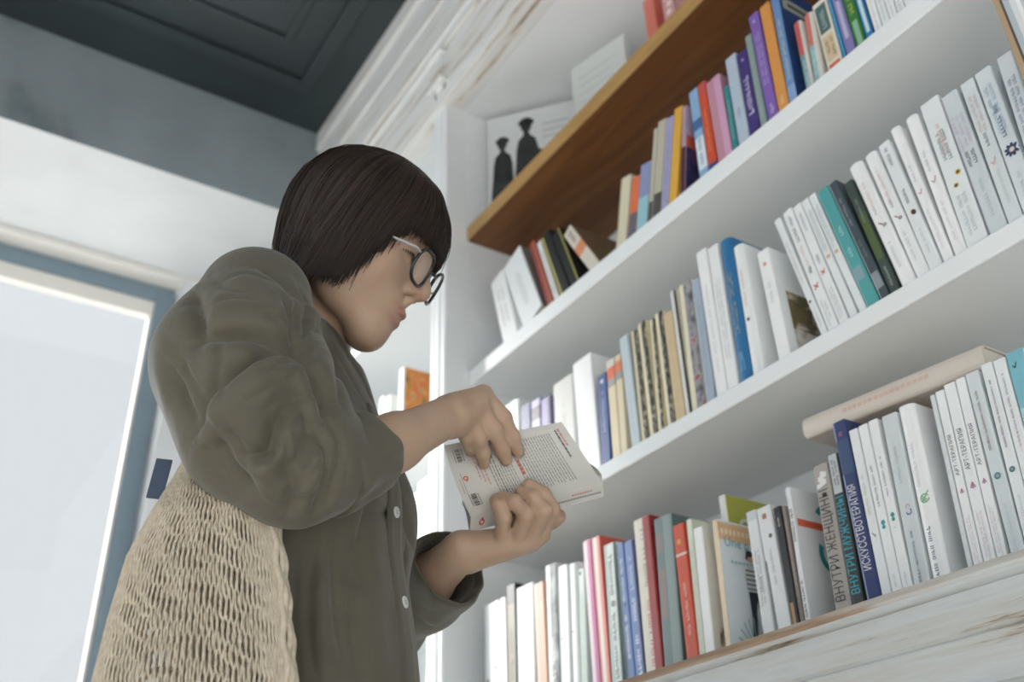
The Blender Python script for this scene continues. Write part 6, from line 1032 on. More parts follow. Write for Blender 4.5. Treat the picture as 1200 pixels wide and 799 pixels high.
# ------------------------------------------------------------------ smooth solid modelling for the figure
# shapes: ('c', ax,ay,az, bx,by,bz, ra,rb, k, sign)  round cone;  ('e', cx,cy,cz, rx,ry,rz, frame, k, sign)  ellipsoid in a frame
class Solid:
    def __init__(s, prims, frames):
        s.p = []
        for q in prims:
            if q[0] in ('push', 'pop'):           # shapes between the two are blended among themselves first
                s.p.append((q[0], 0, 0, 0, 0, q[1] if len(q) > 1 else 0.01, 0, np.zeros(3), 1e9)); continue
            if q[0] == 'f':                           # cloth fold along a polyline: width, depth (negative raises a ridge), 1 = sharp
                pts = np.array(q[1], float); nr = pts[:, 3:]; pts = pts[:, :3]; cc = pts.mean(0); R = np.linalg.norm(pts-cc, axis=1).max()+4*q[2]
                s.p.append(('f', pts, q[2], q[3], (q[4], nr), 0.01, 0, cc, R+0.03)); continue
            if q[0] == 'c':
                a = np.array(q[1:4], float); b = np.array(q[4:7], float)
                c = (a+b)/2; R = np.linalg.norm(b-a)/2+max(q[7], q[8])
                s.p.append(('c', a, b, q[7], q[8], q[9], q[10], c, R))
            else:
                c = np.array(q[1:4], float); r = np.array(q[4:7], float); M = np.array(frames[q[7]], float)
                s.p.append(('e', c, r, M, 0, q[8], q[9], c, r.max()))
    @staticmethod
    def d1(q, P):
        if q[0] == 'c':
            a, b, ra, rb = q[1:5]; ab = b-a; L = ab@ab+1e-12
            t = np.clip(((P-a)@ab)/L, 0, 1)
            return np.linalg.norm(P-a-t[:, None]*ab, axis=1)-(ra+(rb-ra)*t)
        c, r, M = q[1:4]
        l = (P-c)@M.T
        k0 = np.linalg.norm(l/r, axis=1); k1 = np.linalg.norm(l/(r*r), axis=1)+1e-9
        return k0*(k0-1)/k1
    def ev(s, P, idx=None):
        d = np.full(len(P), 1.0); st = []
        for i in (range(len(s.p)) if idx is None else idx):
            q = s.p[i]; k = q[5]
            if q[0] == 'push': st.append(d); d = np.full(len(P), 1.0); continue
            if q[0] == 'pop':
                e = st.pop(); h = np.maximum(k-np.abs(d-e), 0)/k; d = np.minimum(d, e)-h*h*k*0.25; continue
            if q[0] == 'f':
                pts = q[1]; sh, nr = q[4]; n = len(pts)-1; b = np.full(len(P), 1e9); tt = np.zeros(len(P)); bn = np.zeros(len(P)); bs = np.zeros(len(P))
                for j in range(n):
                    a = pts[j]; ab = pts[j+1]-a; t = np.clip(((P-a)@ab)/(ab@ab+1e-12), 0, 1)
                    v = P-a-t[:, None]*ab; m_ = nr[j]+nr[j+1]; m_ = m_/np.linalg.norm(m_)
                    h = v@m_; w_ = v-h[:, None]*m_; dj = np.sqrt((w_*w_).sum(1)+0.04*h*h); m = dj < b
                    sd = np.sign(v@np.cross(m_, ab))
                    b = np.where(m, dj, b); tt = np.where(m, (j+t)/n, tt); bn = np.where(m, h, bn); bs = np.where(m, sd, bs)
                env = np.clip(np.minimum(tt+0.12, 1.12-tt)/0.35, 0.25, 1)
                wd_ = q[2]*np.where(bs*(sh == 2) > 0, 0.45, 1.0)
                prof = (np.exp(-np.sqrt(b*b+(0.04*wd_)**2)/wd_+0.04) if sh else np.exp(-(b/q[2])**2))*np.exp(-(bn/0.035)**2)
                d = d+q[3]*env*prof; continue
            e = s.d1(q, P)
            if q[6] > 0:
                h = np.maximum(k-np.abs(d-e), 0)/k; d = np.minimum(d, e)-h*h*k*0.25
            else:
                e = -e; h = np.maximum(k-np.abs(d-e), 0)/k; d = np.maximum(d, e)+h*h*k*0.25
        return d
    def near(s, c, R):
        return [i for i, q in enumerate(s.p) if np.linalg.norm(q[7]-c) < q[8]+R+q[5]+0.012]
    def mesh(s, h, n=12):
        """sparse surface nets at cell size h"""
        lo = np.min([q[7]-q[8] for q in s.p if q[6] > 0], axis=0)-2*h; hi = np.max([q[7]+q[8] for q in s.p if q[6] > 0], axis=0)+2*h
        nb = np.ceil((hi-lo)/(h*n)).astype(int)
        B = h*n; R = B*0.5*math.sqrt(3)
        g = np.stack(np.meshgrid(*[np.arange(k) for k in nb], indexing='ij'), -1).reshape(-1, 3)
        cen = lo+(g+0.5)*B
        dc = np.empty(len(cen))
        for a in range(0, len(cen), 60000): dc[a:a+60000] = s.ev(cen[a:a+60000])
        keep = g[np.abs(dc) < R*1.25+0.004]
        off = np.stack(np.meshgrid(*[np.arange(n+1)]*3, indexing='ij'), -1).reshape(-1, 3)
        N = nb*n+3
        def key(ix): return (ix[..., 0]*N[1]+ix[..., 1])*N[2]+ix[..., 2]
        corners = [(i, j, k) for i in (0, 1) for j in (0, 1) for k in (0, 1)]
        edges = [(a, b) for a in range(8) for b in range(a+1, 8) if sum(abs(p-q) for p, q in zip(corners[a], corners[b])) == 1]
        VK, VP, FK = [], [], []
        for b in keep:
            i0 = b*n; P = lo+(i0+off)*h
            ids = s.near(lo+(b+0.5)*B, R)
            if not ids: continue
            D = s.ev(P, ids).reshape(n+1, n+1, n+1)
            if D.min() > 0 or D.max() < 0: continue
            S = D < 0
            cv = [D[i:n+i, j:n+j, k:n+k] for i, j, k in corners]
            cs = np.stack([c < 0 for c in cv]); act = cs.any(0) & ~cs.all(0)
            ai = np.argwhere(act)
            if len(ai) == 0: continue
            vals = np.stack([c[act] for c in cv], 1)
            acc = np.zeros((len(ai), 3)); cnt = np.zeros(len(ai))
            for a, e in edges:
                va, vb = vals[:, a], vals[:, e]; m = (va < 0) != (vb < 0)
                t = np.where(m, va/np.where(m, va-vb, 1), 0)
                pa = np.array(corners[a], float); pb = np.array(corners[e], float)
                acc += m[:, None]*(pa+(pb-pa)*t[:, None]); cnt += m
            VK.append(key(ai+i0)); VP.append(lo+(ai+i0+acc/cnt[:, None])*h)
            for ax in range(3):
                sl0 = [slice(0, n)]*3; sl1 = [slice(0, n)]*3; sl1[ax] = slice(1, n+1)
                s0 = S[tuple(sl0)]; s1 = S[tuple(sl1)]
                x = np.argwhere(s0 != s1)
                if len(x) == 0: continue
                flip = s0[tuple(x.T)]
                x = x+i0; u, v = [(1, 2), (2, 0), (0, 1)][ax]
                eu = np.zeros(3, int); eu[u] = 1; evv = np.zeros(3, int); evv[v] = 1
                q = np.stack([key(x-eu-evv), key(x-evv), key(x), key(x-eu)], 1)
                q[~flip] = q[~flip][:, ::-1]
                FK.append(q)
        K = np.concatenate(VK); Pv = np.concatenate(VP); F = np.concatenate(FK)
        o = np.argsort(K); K = K[o]; Pv = Pv[o]
        ix = np.searchsorted(K, F); ix = np.clip(ix, 0, len(K)-1)
        ok = (K[ix] == F).all(1)
        return Pv, ix[ok]
    def cast(s, o, d, far=1.0):
        """first surface point along a ray from outside"""
        o = np.array(o, float); d = np.array(d, float); d /= np.linalg.norm(d); t = 0.0
        for _ in range(120):
            e = s.ev((o+d*t)[None])[0]
            if e < 1e-4: return o+d*t
            t += max(e*0.8, 2e-4)
            if t > far: return None
        return o+d*t
    def normal(s, p):
        e = 1e-3; P = np.array(p)+np.array([[e, 0, 0], [-e, 0, 0], [0, e, 0], [0, -e, 0], [0, 0, e], [0, 0, -e]])
        d = s.ev(P); g = np.array([d[0]-d[1], d[2]-d[3], d[4]-d[5]]); return g/(np.linalg.norm(g)+1e-12)

def np_mesh(name, V, F):
    me = bpy.data.meshes.new(name)
    me.vertices.add(len(V)); me.vertices.foreach_set('co', np.asarray(V, np.float32).ravel())
    k = F.shape[1]
    me.loops.add(F.size); me.loops.foreach_set('vertex_index', np.ascontiguousarray(F, np.int32).ravel())
    me.polygons.add(len(F)); me.polygons.foreach_set('loop_start', np.arange(0, F.size, k, dtype=np.int32))
    me.update(); me.validate(); smooth(me)
    return me
# ------------------------------------------------------------------ the reader
person = tag(empty('person', (NECK_AT[0], NECK_AT[1], 0)), 'woman with dark bobbed hair, glasses and olive green shirt reading an open white paperback', 'person')
def skin_mat():
    m, nt, b = new_mat('skin')
    at = node(nt, 'ShaderNodeAttribute', attribute_name='tint')
    tc = node(nt, 'ShaderNodeTexCoord'); nz = node(nt, 'ShaderNodeTexNoise', Scale=90.0, Detail=5.0)
    nt.links.new(tc.outputs['Object'], nz.inputs['Vector'])
    mx = node(nt, 'ShaderNodeMix', data_type='RGBA', blend_type='MULTIPLY'); mx.inputs[0].default_value = 0.12
    nt.links.new(at.outputs['Color'], mx.inputs[6]); nt.links.new(nz.outputs['Color'], mx.inputs[7])
    nt.links.new(mx.outputs[2], b.inputs['Base Color'])
    b.inputs['Roughness'].default_value = 0.5
    b.inputs['Subsurface Weight'].default_value = 0.25; b.inputs['Subsurface Radius'].default_value = (0.012, 0.005, 0.003); b.inputs['Subsurface Scale'].default_value = 0.6
    return m
body_s = Solid(BODY, FRAMES)
HM = np.array(FRAMES['head']); HO = np.array(HEAD_AT); TM = np.array(FRAMES['tor']); NO = np.array(NECK_AT)
def HP(x, y, z): return HO+x*HM[0]+y*HM[1]+z*HM[2]
def TP(f, l, u): return NO+f*TM[0]+l*TM[1]+u*TM[2]
off = np.array([NECK_AT[0], NECK_AT[1], 0.0])
V, F = body_s.mesh(0.0022)
me = np_mesh('body', V-off, F)
L = (V-HO)@HM.T
base = np.array(lin('#ba9d87')[:3]); lip = np.array(lin('#a26f64')[:3]); pink = np.array(lin('#b38270')[:3]); lidc = np.array(lin('#967463')[:3])
col = np.tile(base, (len(V), 1))
def mixin(w, c):
    global col
    w = np.clip(w, 0, 1)[:, None]; col = col*(1-w)+c*w
g = lambda c, r: np.exp(-(((L-np.array(c))/np.array(r))**2).sum(1))
mixin(0.9*(g((.104, 0, -.0475), (.012, .018, .0052))+g((.102, 0, -.0605), (.012, .016, .0058)))*1.1, lip)
mixin(0.35*(g((.06, -.045, -.02), (.03, .025, .025))+g((.06, .045, -.02), (.03, .025, .025))+g((.11, 0, -.017), (.012, .014, .012))), pink)
mixin(0.4*(g((.087, -.032, .012), (.012, .02, .010))+g((.087, .032, .012), (.012, .02, .010))), lidc)
ca = me.color_attributes.new('tint', 'FLOAT_COLOR', 'POINT')
ca.data.foreach_set('color', np.concatenate([col, np.ones((len(V), 1))], 1).astype(np.float32).ravel())
SKIN = skin_mat()
link('body', me, SKIN, person)

def shirt_mat():
    m, nt, b = new_mat('olive_cloth')
    tc = node(nt, 'ShaderNodeTexCoord')
    n1 = node(nt, 'ShaderNodeTexNoise', Scale=9.0, Detail=6.0, Roughness=0.6, Distortion=0.6)
    n2 = node(nt, 'ShaderNodeTexNoise', Scale=700.0, Detail=2.0)
    for n in (n1, n2): nt.links.new(tc.outputs['Object'], n.inputs['Vector'])
    cr = node(nt, 'ShaderNodeValToRGB'); el = cr.color_ramp.elements
    el[0].position = 0.3; el[0].color = lin('#514d41'); el[1].position = 0.7; el[1].color = lin('#575346')
    nt.links.new(n1.outputs['Fac'], cr.inputs['Fac']); nt.links.new(cr.outputs['Color'], b.inputs['Base Color'])
    n3 = node(nt, 'ShaderNodeTexNoise', Scale=26.0, Detail=5.0, Roughness=0.55, Distortion=1.2); mp3 = node(nt, 'ShaderNodeMapping'); mp3.inputs['Scale'].default_value = (1.0, 1.0, 0.45)
    nt.links.new(tc.outputs['Object'], mp3.inputs['Vector']); nt.links.new(mp3.outputs['Vector'], n3.inputs['Vector'])
    b1 = node(nt, 'ShaderNodeBump', Strength=0.35, Distance=0.005); b2 = node(nt, 'ShaderNodeBump', Strength=0.15, Distance=0.0006)
    nt.links.new(n3.outputs['Fac'], b1.inputs['Height']); nt.links.new(n2.outputs['Fac'], b2.inputs['Height'])
    nt.links.new(b1.outputs['Normal'], b2.inputs['Normal']); nt.links.new(b2.outputs['Normal'], b.inputs['Normal'])
    b.inputs['Roughness'].default_value = 0.75; b.inputs['Sheen Weight'].default_value = 0.2; b.inputs['Sheen Roughness'].default_value = 0.5
    return m
CLOTH = shirt_mat()
shirt_s = Solid(SHIRT, FRAMES)
V, F = shirt_s.mesh(0.0025)
shirt = link('shirt', np_mesh('shirt', V-off, F), CLOTH, person); shirt['label'] = 'olive green long sleeved shirt with rolled cuffs'
# ------------------------------------------------------------------ hair : a bob with a full fringe, combed from the crown
def hair_path(az, n, lift=0.0):
    """local points from crown to tip for a direction az (0 = forehead)"""
    a = abs((az+PI) % (2*PI)-PI)
    ks = [0, 30, 42, 50, 58, 66, 80, 100, 140, 180]; ze = [.030, .030, .022, -.006, -.042, -.076, -.084, -.100, -.130, -.138]
    z_end = float(np.interp(math.degrees(a), ks, ze))
    c = np.array([0.008, 0, .026]); r = np.array([.096, .084, .087])+lift
    L1 = 0.135; down = max(0.0, 0.022-z_end)
    if z_end > .022: th_end = math.acos(max(-1, min(1, (z_end-.026)/.087))); L = L1*th_end/(PI/2); down = 0
    else: th_end = PI/2*0.99; L = L1+down
    out = []
    for i in range(n):
        s = i/(n-1)*(L1*th_end/(PI/2)+down)
        if s <= L1*th_end/(PI/2):
            th = s/L1*PI/2
            p = c+r*np.array([math.sin(th)*math.cos(az), math.sin(th)*math.sin(az), math.cos(th)])
        else:
            d = s-L1*th_end/(PI/2); q = d/0.12
            back = max(0, -math.cos(az)); side = abs(math.sin(az))
            k = 1-back*0.30*q**1.5-side*0.08*q**2
            p = np.array([c[0]+r[0]*math.cos(az)*k, c[1]+r[1]*math.sin(az)*k*(1-0.02*q), .026-d])+np.array([0.22*d*q*(back+.3*side), 0, 0])
        out.append(p)
    return np.array(out)
rng = np.random.default_rng(4)
Vs, Fs, Cs = [], [], []; nv = 0
na, nt_ = 128, 22
G = np.array([hair_path(2*PI*i/na, nt_, -0.004) for i in range(na)])
Vs.append(G.reshape(-1, 3)); Cs.append(np.full(na*nt_, .25))
i, j = np.meshgrid(np.arange(na), np.arange(nt_-1), indexing='ij'); i = i.ravel(); j = j.ravel(); i2 = (i+1) % na
Fs.append(np.stack([i*nt_+j, i2*nt_+j, i2*nt_+j+1, i*nt_+j+1], 1)); nv = na*nt_
NS, NP = 7000, 15
for k in range(NS):
    az = rng.uniform(-PI, PI); p = hair_path(az, NP, rng.uniform(-0.003, 0.0022))
    end = rng.normal(0, .004) if rng.random() > .12 else rng.uniform(-.015, .004)
    tt = np.linspace(0, 1, NP)[:, None]
    tang = np.array([-math.sin(az), math.cos(az), 0])
    fr = max(0, math.cos(az))
    p = p+tang*(tt**1.5)*(rng.normal(0, .0045)+0.003*math.sin(9*az)) + np.array([0, 0, -1])*end*tt**3
    p[:, :2] *= 1+rng.normal(0, .006)*tt
    if rng.random() < .010: p = p+np.array([rng.normal(0, .006), rng.normal(0, .006), abs(rng.normal(0, .004))])*tt**1.2
    d = np.gradient(p, axis=0); d /= np.linalg.norm(d, axis=1)[:, None]+1e-9
    nrm = p-np.array([0, 0, .02]); u = np.cross(d, nrm); u /= np.linalg.norm(u, axis=1)[:, None]+1e-9; w = np.cross(u, d)
    rad = (0.00085*(1-0.75*tt**3)+0.0001)
    ring = np.stack([p+u*rad, p-u*rad*.5+w*rad*.87, p-u*rad*.5-w*rad*.87], 1).reshape(-1, 3)
    b = np.arange(NP-1)[:, None]*3
    f = np.concatenate([np.stack([b[:, 0]+a, b[:, 0]+(a+1) % 3, b[:, 0]+3+(a+1) % 3, b[:, 0]+3+a], 1) for a in range(3)])
    Vs.append(ring); Fs.append(f+nv); nv += len(ring); Cs.append(np.full(len(ring), rng.uniform(0, 1)))
V = np.concatenate(Vs); F = np.concatenate(Fs)
me = np_mesh('hair', HO+V@HM-off, F)
ca = me.attributes.new('strand', 'FLOAT', 'POINT'); ca.data.foreach_set('value', np.concatenate(Cs).astype(np.float32))
m, nt, b = new_mat('dark_brown_hair')
at = node(nt, 'ShaderNodeAttribute', attribute_name='strand'); cr = node(nt, 'ShaderNodeValToRGB'); el = cr.color_ramp.elements
el[0].position = 0.0; el[0].color = lin('#120f0e'); el[1].position = 1.0; el[1].color = lin('#3b2c23')
nt.links.new(at.outputs['Fac'], cr.inputs['Fac']); nt.links.new(cr.outputs['Color'], b.inputs['Base Color'])
b.inputs['Roughness'].default_value = 0.42; b.inputs['Specular IOR Level'].default_value = 0.4
link('hair', me, m, person)['label'] = 'dark brown bobbed hair with a full fringe'

# eyelashes and brows
lb = MB()
for s in (-1, 1):
    for k in range(16):
        t = k/15; a = np.array([.0895-0.010*(2*t-1)**2-.0005, s*(.020+.026*t), .0085-.003*abs(2*t-1)])
        e = a+np.array([.006-0.003*t, s*.003*t, -.006]); lb.tube([HP(*a)-off, HP(*((a+e)/2+np.array([.001, 0, -.001])))-off, HP(*e)-off], [.0006, .0005, .0002], 4)
lb.build('eyelashes', paper('#2a211e', 0.6), person)

# glasses : two rims, bridge, two temples
gl = MB()
def rim(cy, s):
    pts = []
    for k in range(28):
        a = 2*PI*k/28; y = .0222*math.copysign(abs(math.cos(a))**.8, math.cos(a)); z = .0198*math.copysign(abs(math.sin(a))**.8, math.sin(a))
        pts.append((0.1085-0.06*z-.20*max(0, s*(cy+y)-.03), cy+y, .002+z+0.05*s*y+0.17*(cy+y+.012)))
    return pts
for s in (-1, 1): gl.tube([HP(*p)-off for p in rim(s*.0352, s)], .0020, 8, closed=True)
gl.tube([HP(.1085, -.0135, .007)-off, HP(.1125, 0, .011)-off, HP(.1085, .0135, .0115)-off], .0016, 8)
glasses = gl.build('glasses', paper('#2a2b2c', 0.25), person, shade=True); glasses['label'] = 'dark rimmed glasses'
STEEL = paper('#a9acad', 0.3)
for s in (-1, 1):
    MB().tube([HP(.1025, s*.0575, .010+.006*s)-off, HP(.099, s*.0625, .010+.005*s)-off, HP(.066, s*.0640, .006+.004*s)-off, HP(.030, s*.0690, .004)-off, HP(-.004, s*.0745, .000)-off, HP(-.02, s*.073, -.014)-off], .0015, 8).build('temple', STEEL, glasses, shade=True)['label'] = 'light metal temple'
    r = rim(s*.0352, s); c = np.mean(r, 0)
    lm_ = MB(); lm_.add([HP(*p)-off for p in r]+[HP(*(c+np.array([.001, 0, 0])))-off], [(k, (k+1) % 28, 28) for k in range(28)])
    lm_.build('lens', LENS, glasses, shade=True)

# shirt details : button strip, buttons, cuff and collar bands
trunk_s = Solid([p for p in SHIRT[TRUNK_FROM:] if p[0] in 'ce' and p[-1] > 0], FRAMES)
mb = MB(); rows = []
for k in range(34):
    u = -0.105-0.60*k/33; row = []
    for w in (-.017, -.0165, -.008, 0.0, .008, .0165, .017):
        p = trunk_s.cast(TP(.30, w+.004, u), -TM[0], 0.5)
        nrm = trunk_s.normal(p) if p is not None else TM[0]
        row.append(np.array(p)+nrm*(0.0019 if abs(w) < .0168 else -.001)-off)
    rows.append(row)
mb.add([p for r in rows for p in r], [(i*7+j, i*7+j+1, i*7+j+8, i*7+j+7) for i in range(33) for j in range(6)])
mb.build('button_strip', CLOTH, shirt, shade=True)
# turned up cuffs : bands of doubled cloth round the forearms
for ci, (cc, cd, r0, r1) in enumerate(CUFFS):
    cc = np.array(cc); cd = np.array(cd); a = np.cross(cd, [0, 0, 1.0]); a /= np.linalg.norm(a); b2 = np.cross(cd, a); cb = MB(); NR = 44
    # profile along the arm: (distance, radius offset); outside forward, round the edge, inside back
    prof = [(-.050, -.006), (-.049, -.0005), (-.046, .0012), (-.040, .0016), (-.030, .0006), (-.018, .0010), (-.006, .0016), (.004, .0018), (.0095, .0012), (.0110, -.0010), (.0095, -.0034), (.000, -.0050), (-.020, -.0060)]
    v = []
    for d_, ro in prof:
        for k in range(NR):
            t = 2*PI*k/NR
            wv = .0016*math.sin(3*t+1+ci)+.0011*math.sin(7*t+d_*70)+.0008*math.sin(11*t+ci*2)
            sl_ = .004*math.sin(t+.6)+.0015*math.sin(4*t)              # hem is not quite square to the arm
            r_ = r0+(r1-r0)*(d_+.05)/.06+ro+wv
            v.append(cc+cd*(d_+sl_)+(a*math.cos(t)+b2*math.sin(t))*r_-off)
    f = [(i*NR+k, i*NR+(k+1) % NR, (i+1)*NR+(k+1) % NR, (i+1)*NR+k) for i in range(len(prof)-1) for k in range(NR)]
    o_ = cb.add(v, f).build('cuff', CLOTH, shirt, shade=True); md = o_.modifiers.new('Subdivision', 'SUBSURF'); md.levels = 2; md.render_levels = 2
SHELL = paper('#d9dad6', 0.25, 0.06, 120); HOLE = paper('#4a463c', 0.6)
for u in (-.13, -.225, -.318, -.412, -.505, -.60):
    p = np.array(trunk_s.cast(TP(.30, .004, u), -TM[0], 0.5)); n = trunk_s.normal(p); n = n/np.linalg.norm(n)
    a = np.cross(n, [0, 0, 1]); a /= np.linalg.norm(a); q = np.cross(n, a); c = p+n*.0022-off; bt = MB()
    ring = lambda r, h: [c+n*h+(a*math.cos(2*PI*i/20)+q*math.sin(2*PI*i/20))*r for i in range(20)]
    rr = [ring(.0058, 0), ring(.0060, .0012), ring(.0054, .0020), ring(.0040, .0015), ring(.0001, .0013)]
    v = [x for r in rr for x in r]; f = [(j*20+i, j*20+(i+1) % 20, (j+1)*20+(i+1) % 20, (j+1)*20+i) for j in range(4) for i in range(20)]
    bo = bt.add(v, f).build('button', SHELL, shirt, shade=True); bo['label'] = 'white shirt button'
    hm = MB()
    for dx, dy in ((.0013, .0013), (-.0013, .0013), (.0013, -.0013), (-.0013, -.0013)):
        cc = c+n*.0019+a*dx+q*dy; hm.add([cc+(a*math.cos(2*PI*i/8)+q*math.sin(2*PI*i/8))*.0007 for i in range(8)], [tuple(range(8))])
    hm.build('button_holes', HOLE, bo)
TROUSER = paper('#3d4046', 0.8, 0.08, 30.0, 0.1)
hip = np.array(LIMBS['hip'])
tp = [('e', *(hip+np.array([0, 0, .02])), .108, .140, .13, 'tor', .05, 1)]
for s in (-1, 1):
    h0 = hip+TM[1]*s*.075; kn = np.array([h0[0], h0[1], .47])+.02*TM[0]; an = np.array([h0[0], h0[1], .10])-.02*TM[0]
    tp += [('c', *h0, *kn, .098, .080, .04, 1), ('c', *kn, *an, .080, .068, .04, 1)]
tp += [('c', *(hip-np.array([0, 0, 5.])), *(hip-np.array([0, 0, 5.1])), .01, .01, .01, -1)]
ts = Solid(tp[:-1], FRAMES); V, F = ts.mesh(0.006); link('trousers', np_mesh('trousers', V-off, F), TROUSER, person)
for s in (-1, 1):
    h0 = hip+TM[1]*s*.075; an = np.array([h0[0], h0[1], .045])-.02*TM[0]
    sp = [('c', *(an-.035*TM[0]), *(an+.15*TM[0]-np.array([0, 0, .008])), .044, .036, .02, 1), ('c', *(an+np.array([0, 0, .0])), *(an+np.array([0, 0, .05])), .045, .043, .02, 1)]
    ss = Solid(sp, FRAMES); V, F = ss.mesh(0.005); V[:, 2] = np.maximum(V[:, 2], 0.002); link('shoe', np_mesh('shoe', V-off, F), paper('#d5d3ce', 0.6), person)
# ------------------------------------------------------------------ the open paperback in her hands
def leaf_mat(name, col, amount):
    """thin paper that lets some light through"""
    m, nt, b = new_mat(name); b.inputs['Base Color'].default_value = lin(col); b.inputs['Roughness'].default_value = 0.5
    tr = node(nt, 'ShaderNodeBsdfTranslucent'); tr.inputs['Color'].default_value = lin(col)
    tc = node(nt, 'ShaderNodeTexCoord'); nz = node(nt, 'ShaderNodeTexNoise', Scale=300.0); bp = node(nt, 'ShaderNodeBump', Strength=0.05, Distance=0.0004)
    nt.links.new(tc.outputs['Object'], nz.inputs['Vector']); nt.links.new(nz.outputs['Fac'], bp.inputs['Height']); nt.links.new(bp.outputs['Normal'], b.inputs['Normal'])
    mx = node(nt, 'ShaderNodeMixShader'); mx.inputs[0].default_value = amount
    nt.links.new(b.outputs[0], mx.inputs[1]); nt.links.new(tr.outputs[0], mx.inputs[2])
    nt.links.new(mx.outputs[0], nt.nodes['Material Output'].inputs['Surface'])
    return m
PAPERW = leaf_mat('cover_stock', '#e6e5e1', 0.30); LEAF = leaf_mat('book_leaves', '#efece4', 0.45)
held = tag(empty('open_book', HELD['spine'][0]), 'open white paperback held in both hands, back cover with text and barcodes outward', 'book')
ho = np.array(HELD['spine'][0])
Bq = [np.array(p) for p in HELD['foot']]; Tq = [np.array(p) for p in HELD['head']]; S0, S1 = [np.array(p) for p in HELD['spine']]; AW = np.array(HELD['away'])
def bz(q, t): return q[0]*(1-t)**2+2*q[1]*t*(1-t)+q[2]*t*t
def SB(u, v): return bz(Bq, v)*(1-u)+bz(Tq, v)*u
def nb(u, v):
    e = 1e-3; n = np.cross(SB(u+e, v)-SB(u-e, v), SB(u, v+e)-SB(u, v-e)); n /= np.linalg.norm(n)
    return n if n@(np.array([0, 0, CZ])-SB(u, v)) > 0 else -n            # outer side of the board
def SF(u, v): return S0*(1-u)+S1*u+AW*0.108*v+np.array([0, 0, .016])*v*(1-v)*2
def sheet(fn, nfn, lo, hi, nu=14, nv=12):
    v = []
    for h in (lo, hi):
        for i in range(nu+1):
            for j in range(nv+1): v.append(fn(i/nu, j/nv)+nfn(i/nu, j/nv)*h-ho)
    k = (nu+1)*(nv+1); f = []
    for i in range(nu):
        for j in range(nv):
            a = i*(nv+1)+j; f += [(a, a+1, a+nv+2, a+nv+1), (k+a, k+a+nv+1, k+a+nv+2, k+a+1)]
    for i in range(nu): f += [(i*(nv+1), (i+1)*(nv+1), k+(i+1)*(nv+1), k+i*(nv+1)), (i*(nv+1)+nv, k+i*(nv+1)+nv, k+(i+1)*(nv+1)+nv, (i+1)*(nv+1)+nv)]
    for j in range(nv): f += [(j, k+j, k+j+1, j+1), (nu*(nv+1)+j, nu*(nv+1)+j+1, k+nu*(nv+1)+j+1, k+nu*(nv+1)+j)]
    return v, f
nF = lambda u, v: np.array([0, 0, -1.0])
mb = MB(); mb.add(*sheet(SB, nb, 0.0, -0.0005)); back = mb.build('back_cover', PAPERW, held, shade=False)
MB().add(*sheet(lambda u, v: SB(.004+.992*u, .985*v), nb, -0.0006, -0.0048)).build('page_block', LEAF, held)
MB().add(*sheet(SF, nF, 0.0, 0.0005)).build('front_cover', PAPERW, held)
MB().add(*sheet(lambda u, v: SF(.004+.992*u, .985*v), lambda u, v: np.array([0, 0, 1.0])*(.011+.015*(1-v)**1.6), 0.03, 1.0)).build('page_block', LEAF, held)
def SS(u, v):
    a = SB(u, 0); b = S0*(1-u)+S1*u; return a*(1-v)+b*v
def ns(u, v):
    n = np.cross(SS(1, .5)-SS(0, .5), SS(.5, 1)-SS(.5, 0)); n /= np.linalg.norm(n); return n if n@(np.array([0, 0, CZ])-SS(u, v)) > 0 else -n
MB().add(*sheet(SS, ns, 0.0003, -0.0004, 10, 4)).build('spine', PAPERW, held)
MB().add(*sheet(lambda u, v: SS(.004+.992*u, v), ns, -0.0006, -0.006, 10, 4)).build('binding', PAGES, held)
# print on the back cover : u runs from foot to head, v from the spine to the fore edge
GREYP = paper('#8a8886'); REDP = paper('#c95348'); PINKP = paper('#cf8a80'); DARKP = paper('#3d3b3b')
def print_on(name, items, fn, nfn, mats, lift=0.0007):
    mb = MB()
    for u0, u1, v0, v1, mi in items:
        n = max(1, int(abs(v1-v0)/.06)); v = []
        for j in range(n+1):
            t = v0+(v1-v0)*j/n
            for u in (u0, u1): v.append(fn(u, t)+nfn(u, t)*lift-ho)
        mb.add(v, [(2*j, 2*j+1, 2*j+3, 2*j+2) for j in range(n)], mi)
    return mb.build(name, mats, held)
items = []
rnd = random.Random(5)
def text_line(u, th, v0, v1, mi):
    """one printed line from the fore edge (left of the text) towards the spine, as words"""
    v = v1
    while v > v0:
        w = rnd.uniform(.02, .07); items.append((u-th/2, u+th/2, max(v0, v-w), v, mi)); v -= w+.012
for k in range(17): text_line(.845-.0215*k, .0062, .14+.04*(k % 4 == 3)+.16*(k == 16), .86, 0)
for k in range(6): text_line(.455-.020*k, .0055, .20, .60, 0)
for k in range(3): text_line(.335-.022*k, .0065, .16, .82, 0 if k else 3)
for k in range(3): text_line(.245-.026*k, .0065, .38+.05*k, .92, 2)
text_line(.905, .012, .45, .88, 3); text_line(.932, .014, .62, .90, 2)
items += [(.50, .52, .60-.055*k-.045, .60-.055*k, 1) for k in range(4)]
items += [(.055, .058, .30, .62, 0), (.035, .038, .34, .55, 0)]
print_on('printed_text', items, SB, nb, [GREYP, REDP, PINKP, DARKP])
bars = []
for vc in (.84, .235):
    for k in range(17):
        w = rnd.choice((.003, .005, .008)); bars.append((.070, .110, vc-.085+.010*k, vc-.085+.010*k+w, 0))
    for k in range(6): bars.append((.120, .127, vc-.08+.027*k, vc-.08+.027*k+.016, 0))
    for k in range(8): bars.append((.054, .060, vc-.08+.021*k, vc-.08+.021*k+.013, 0))
print_on('barcode', bars, SB, nb, [DARKP])
lg = MB()
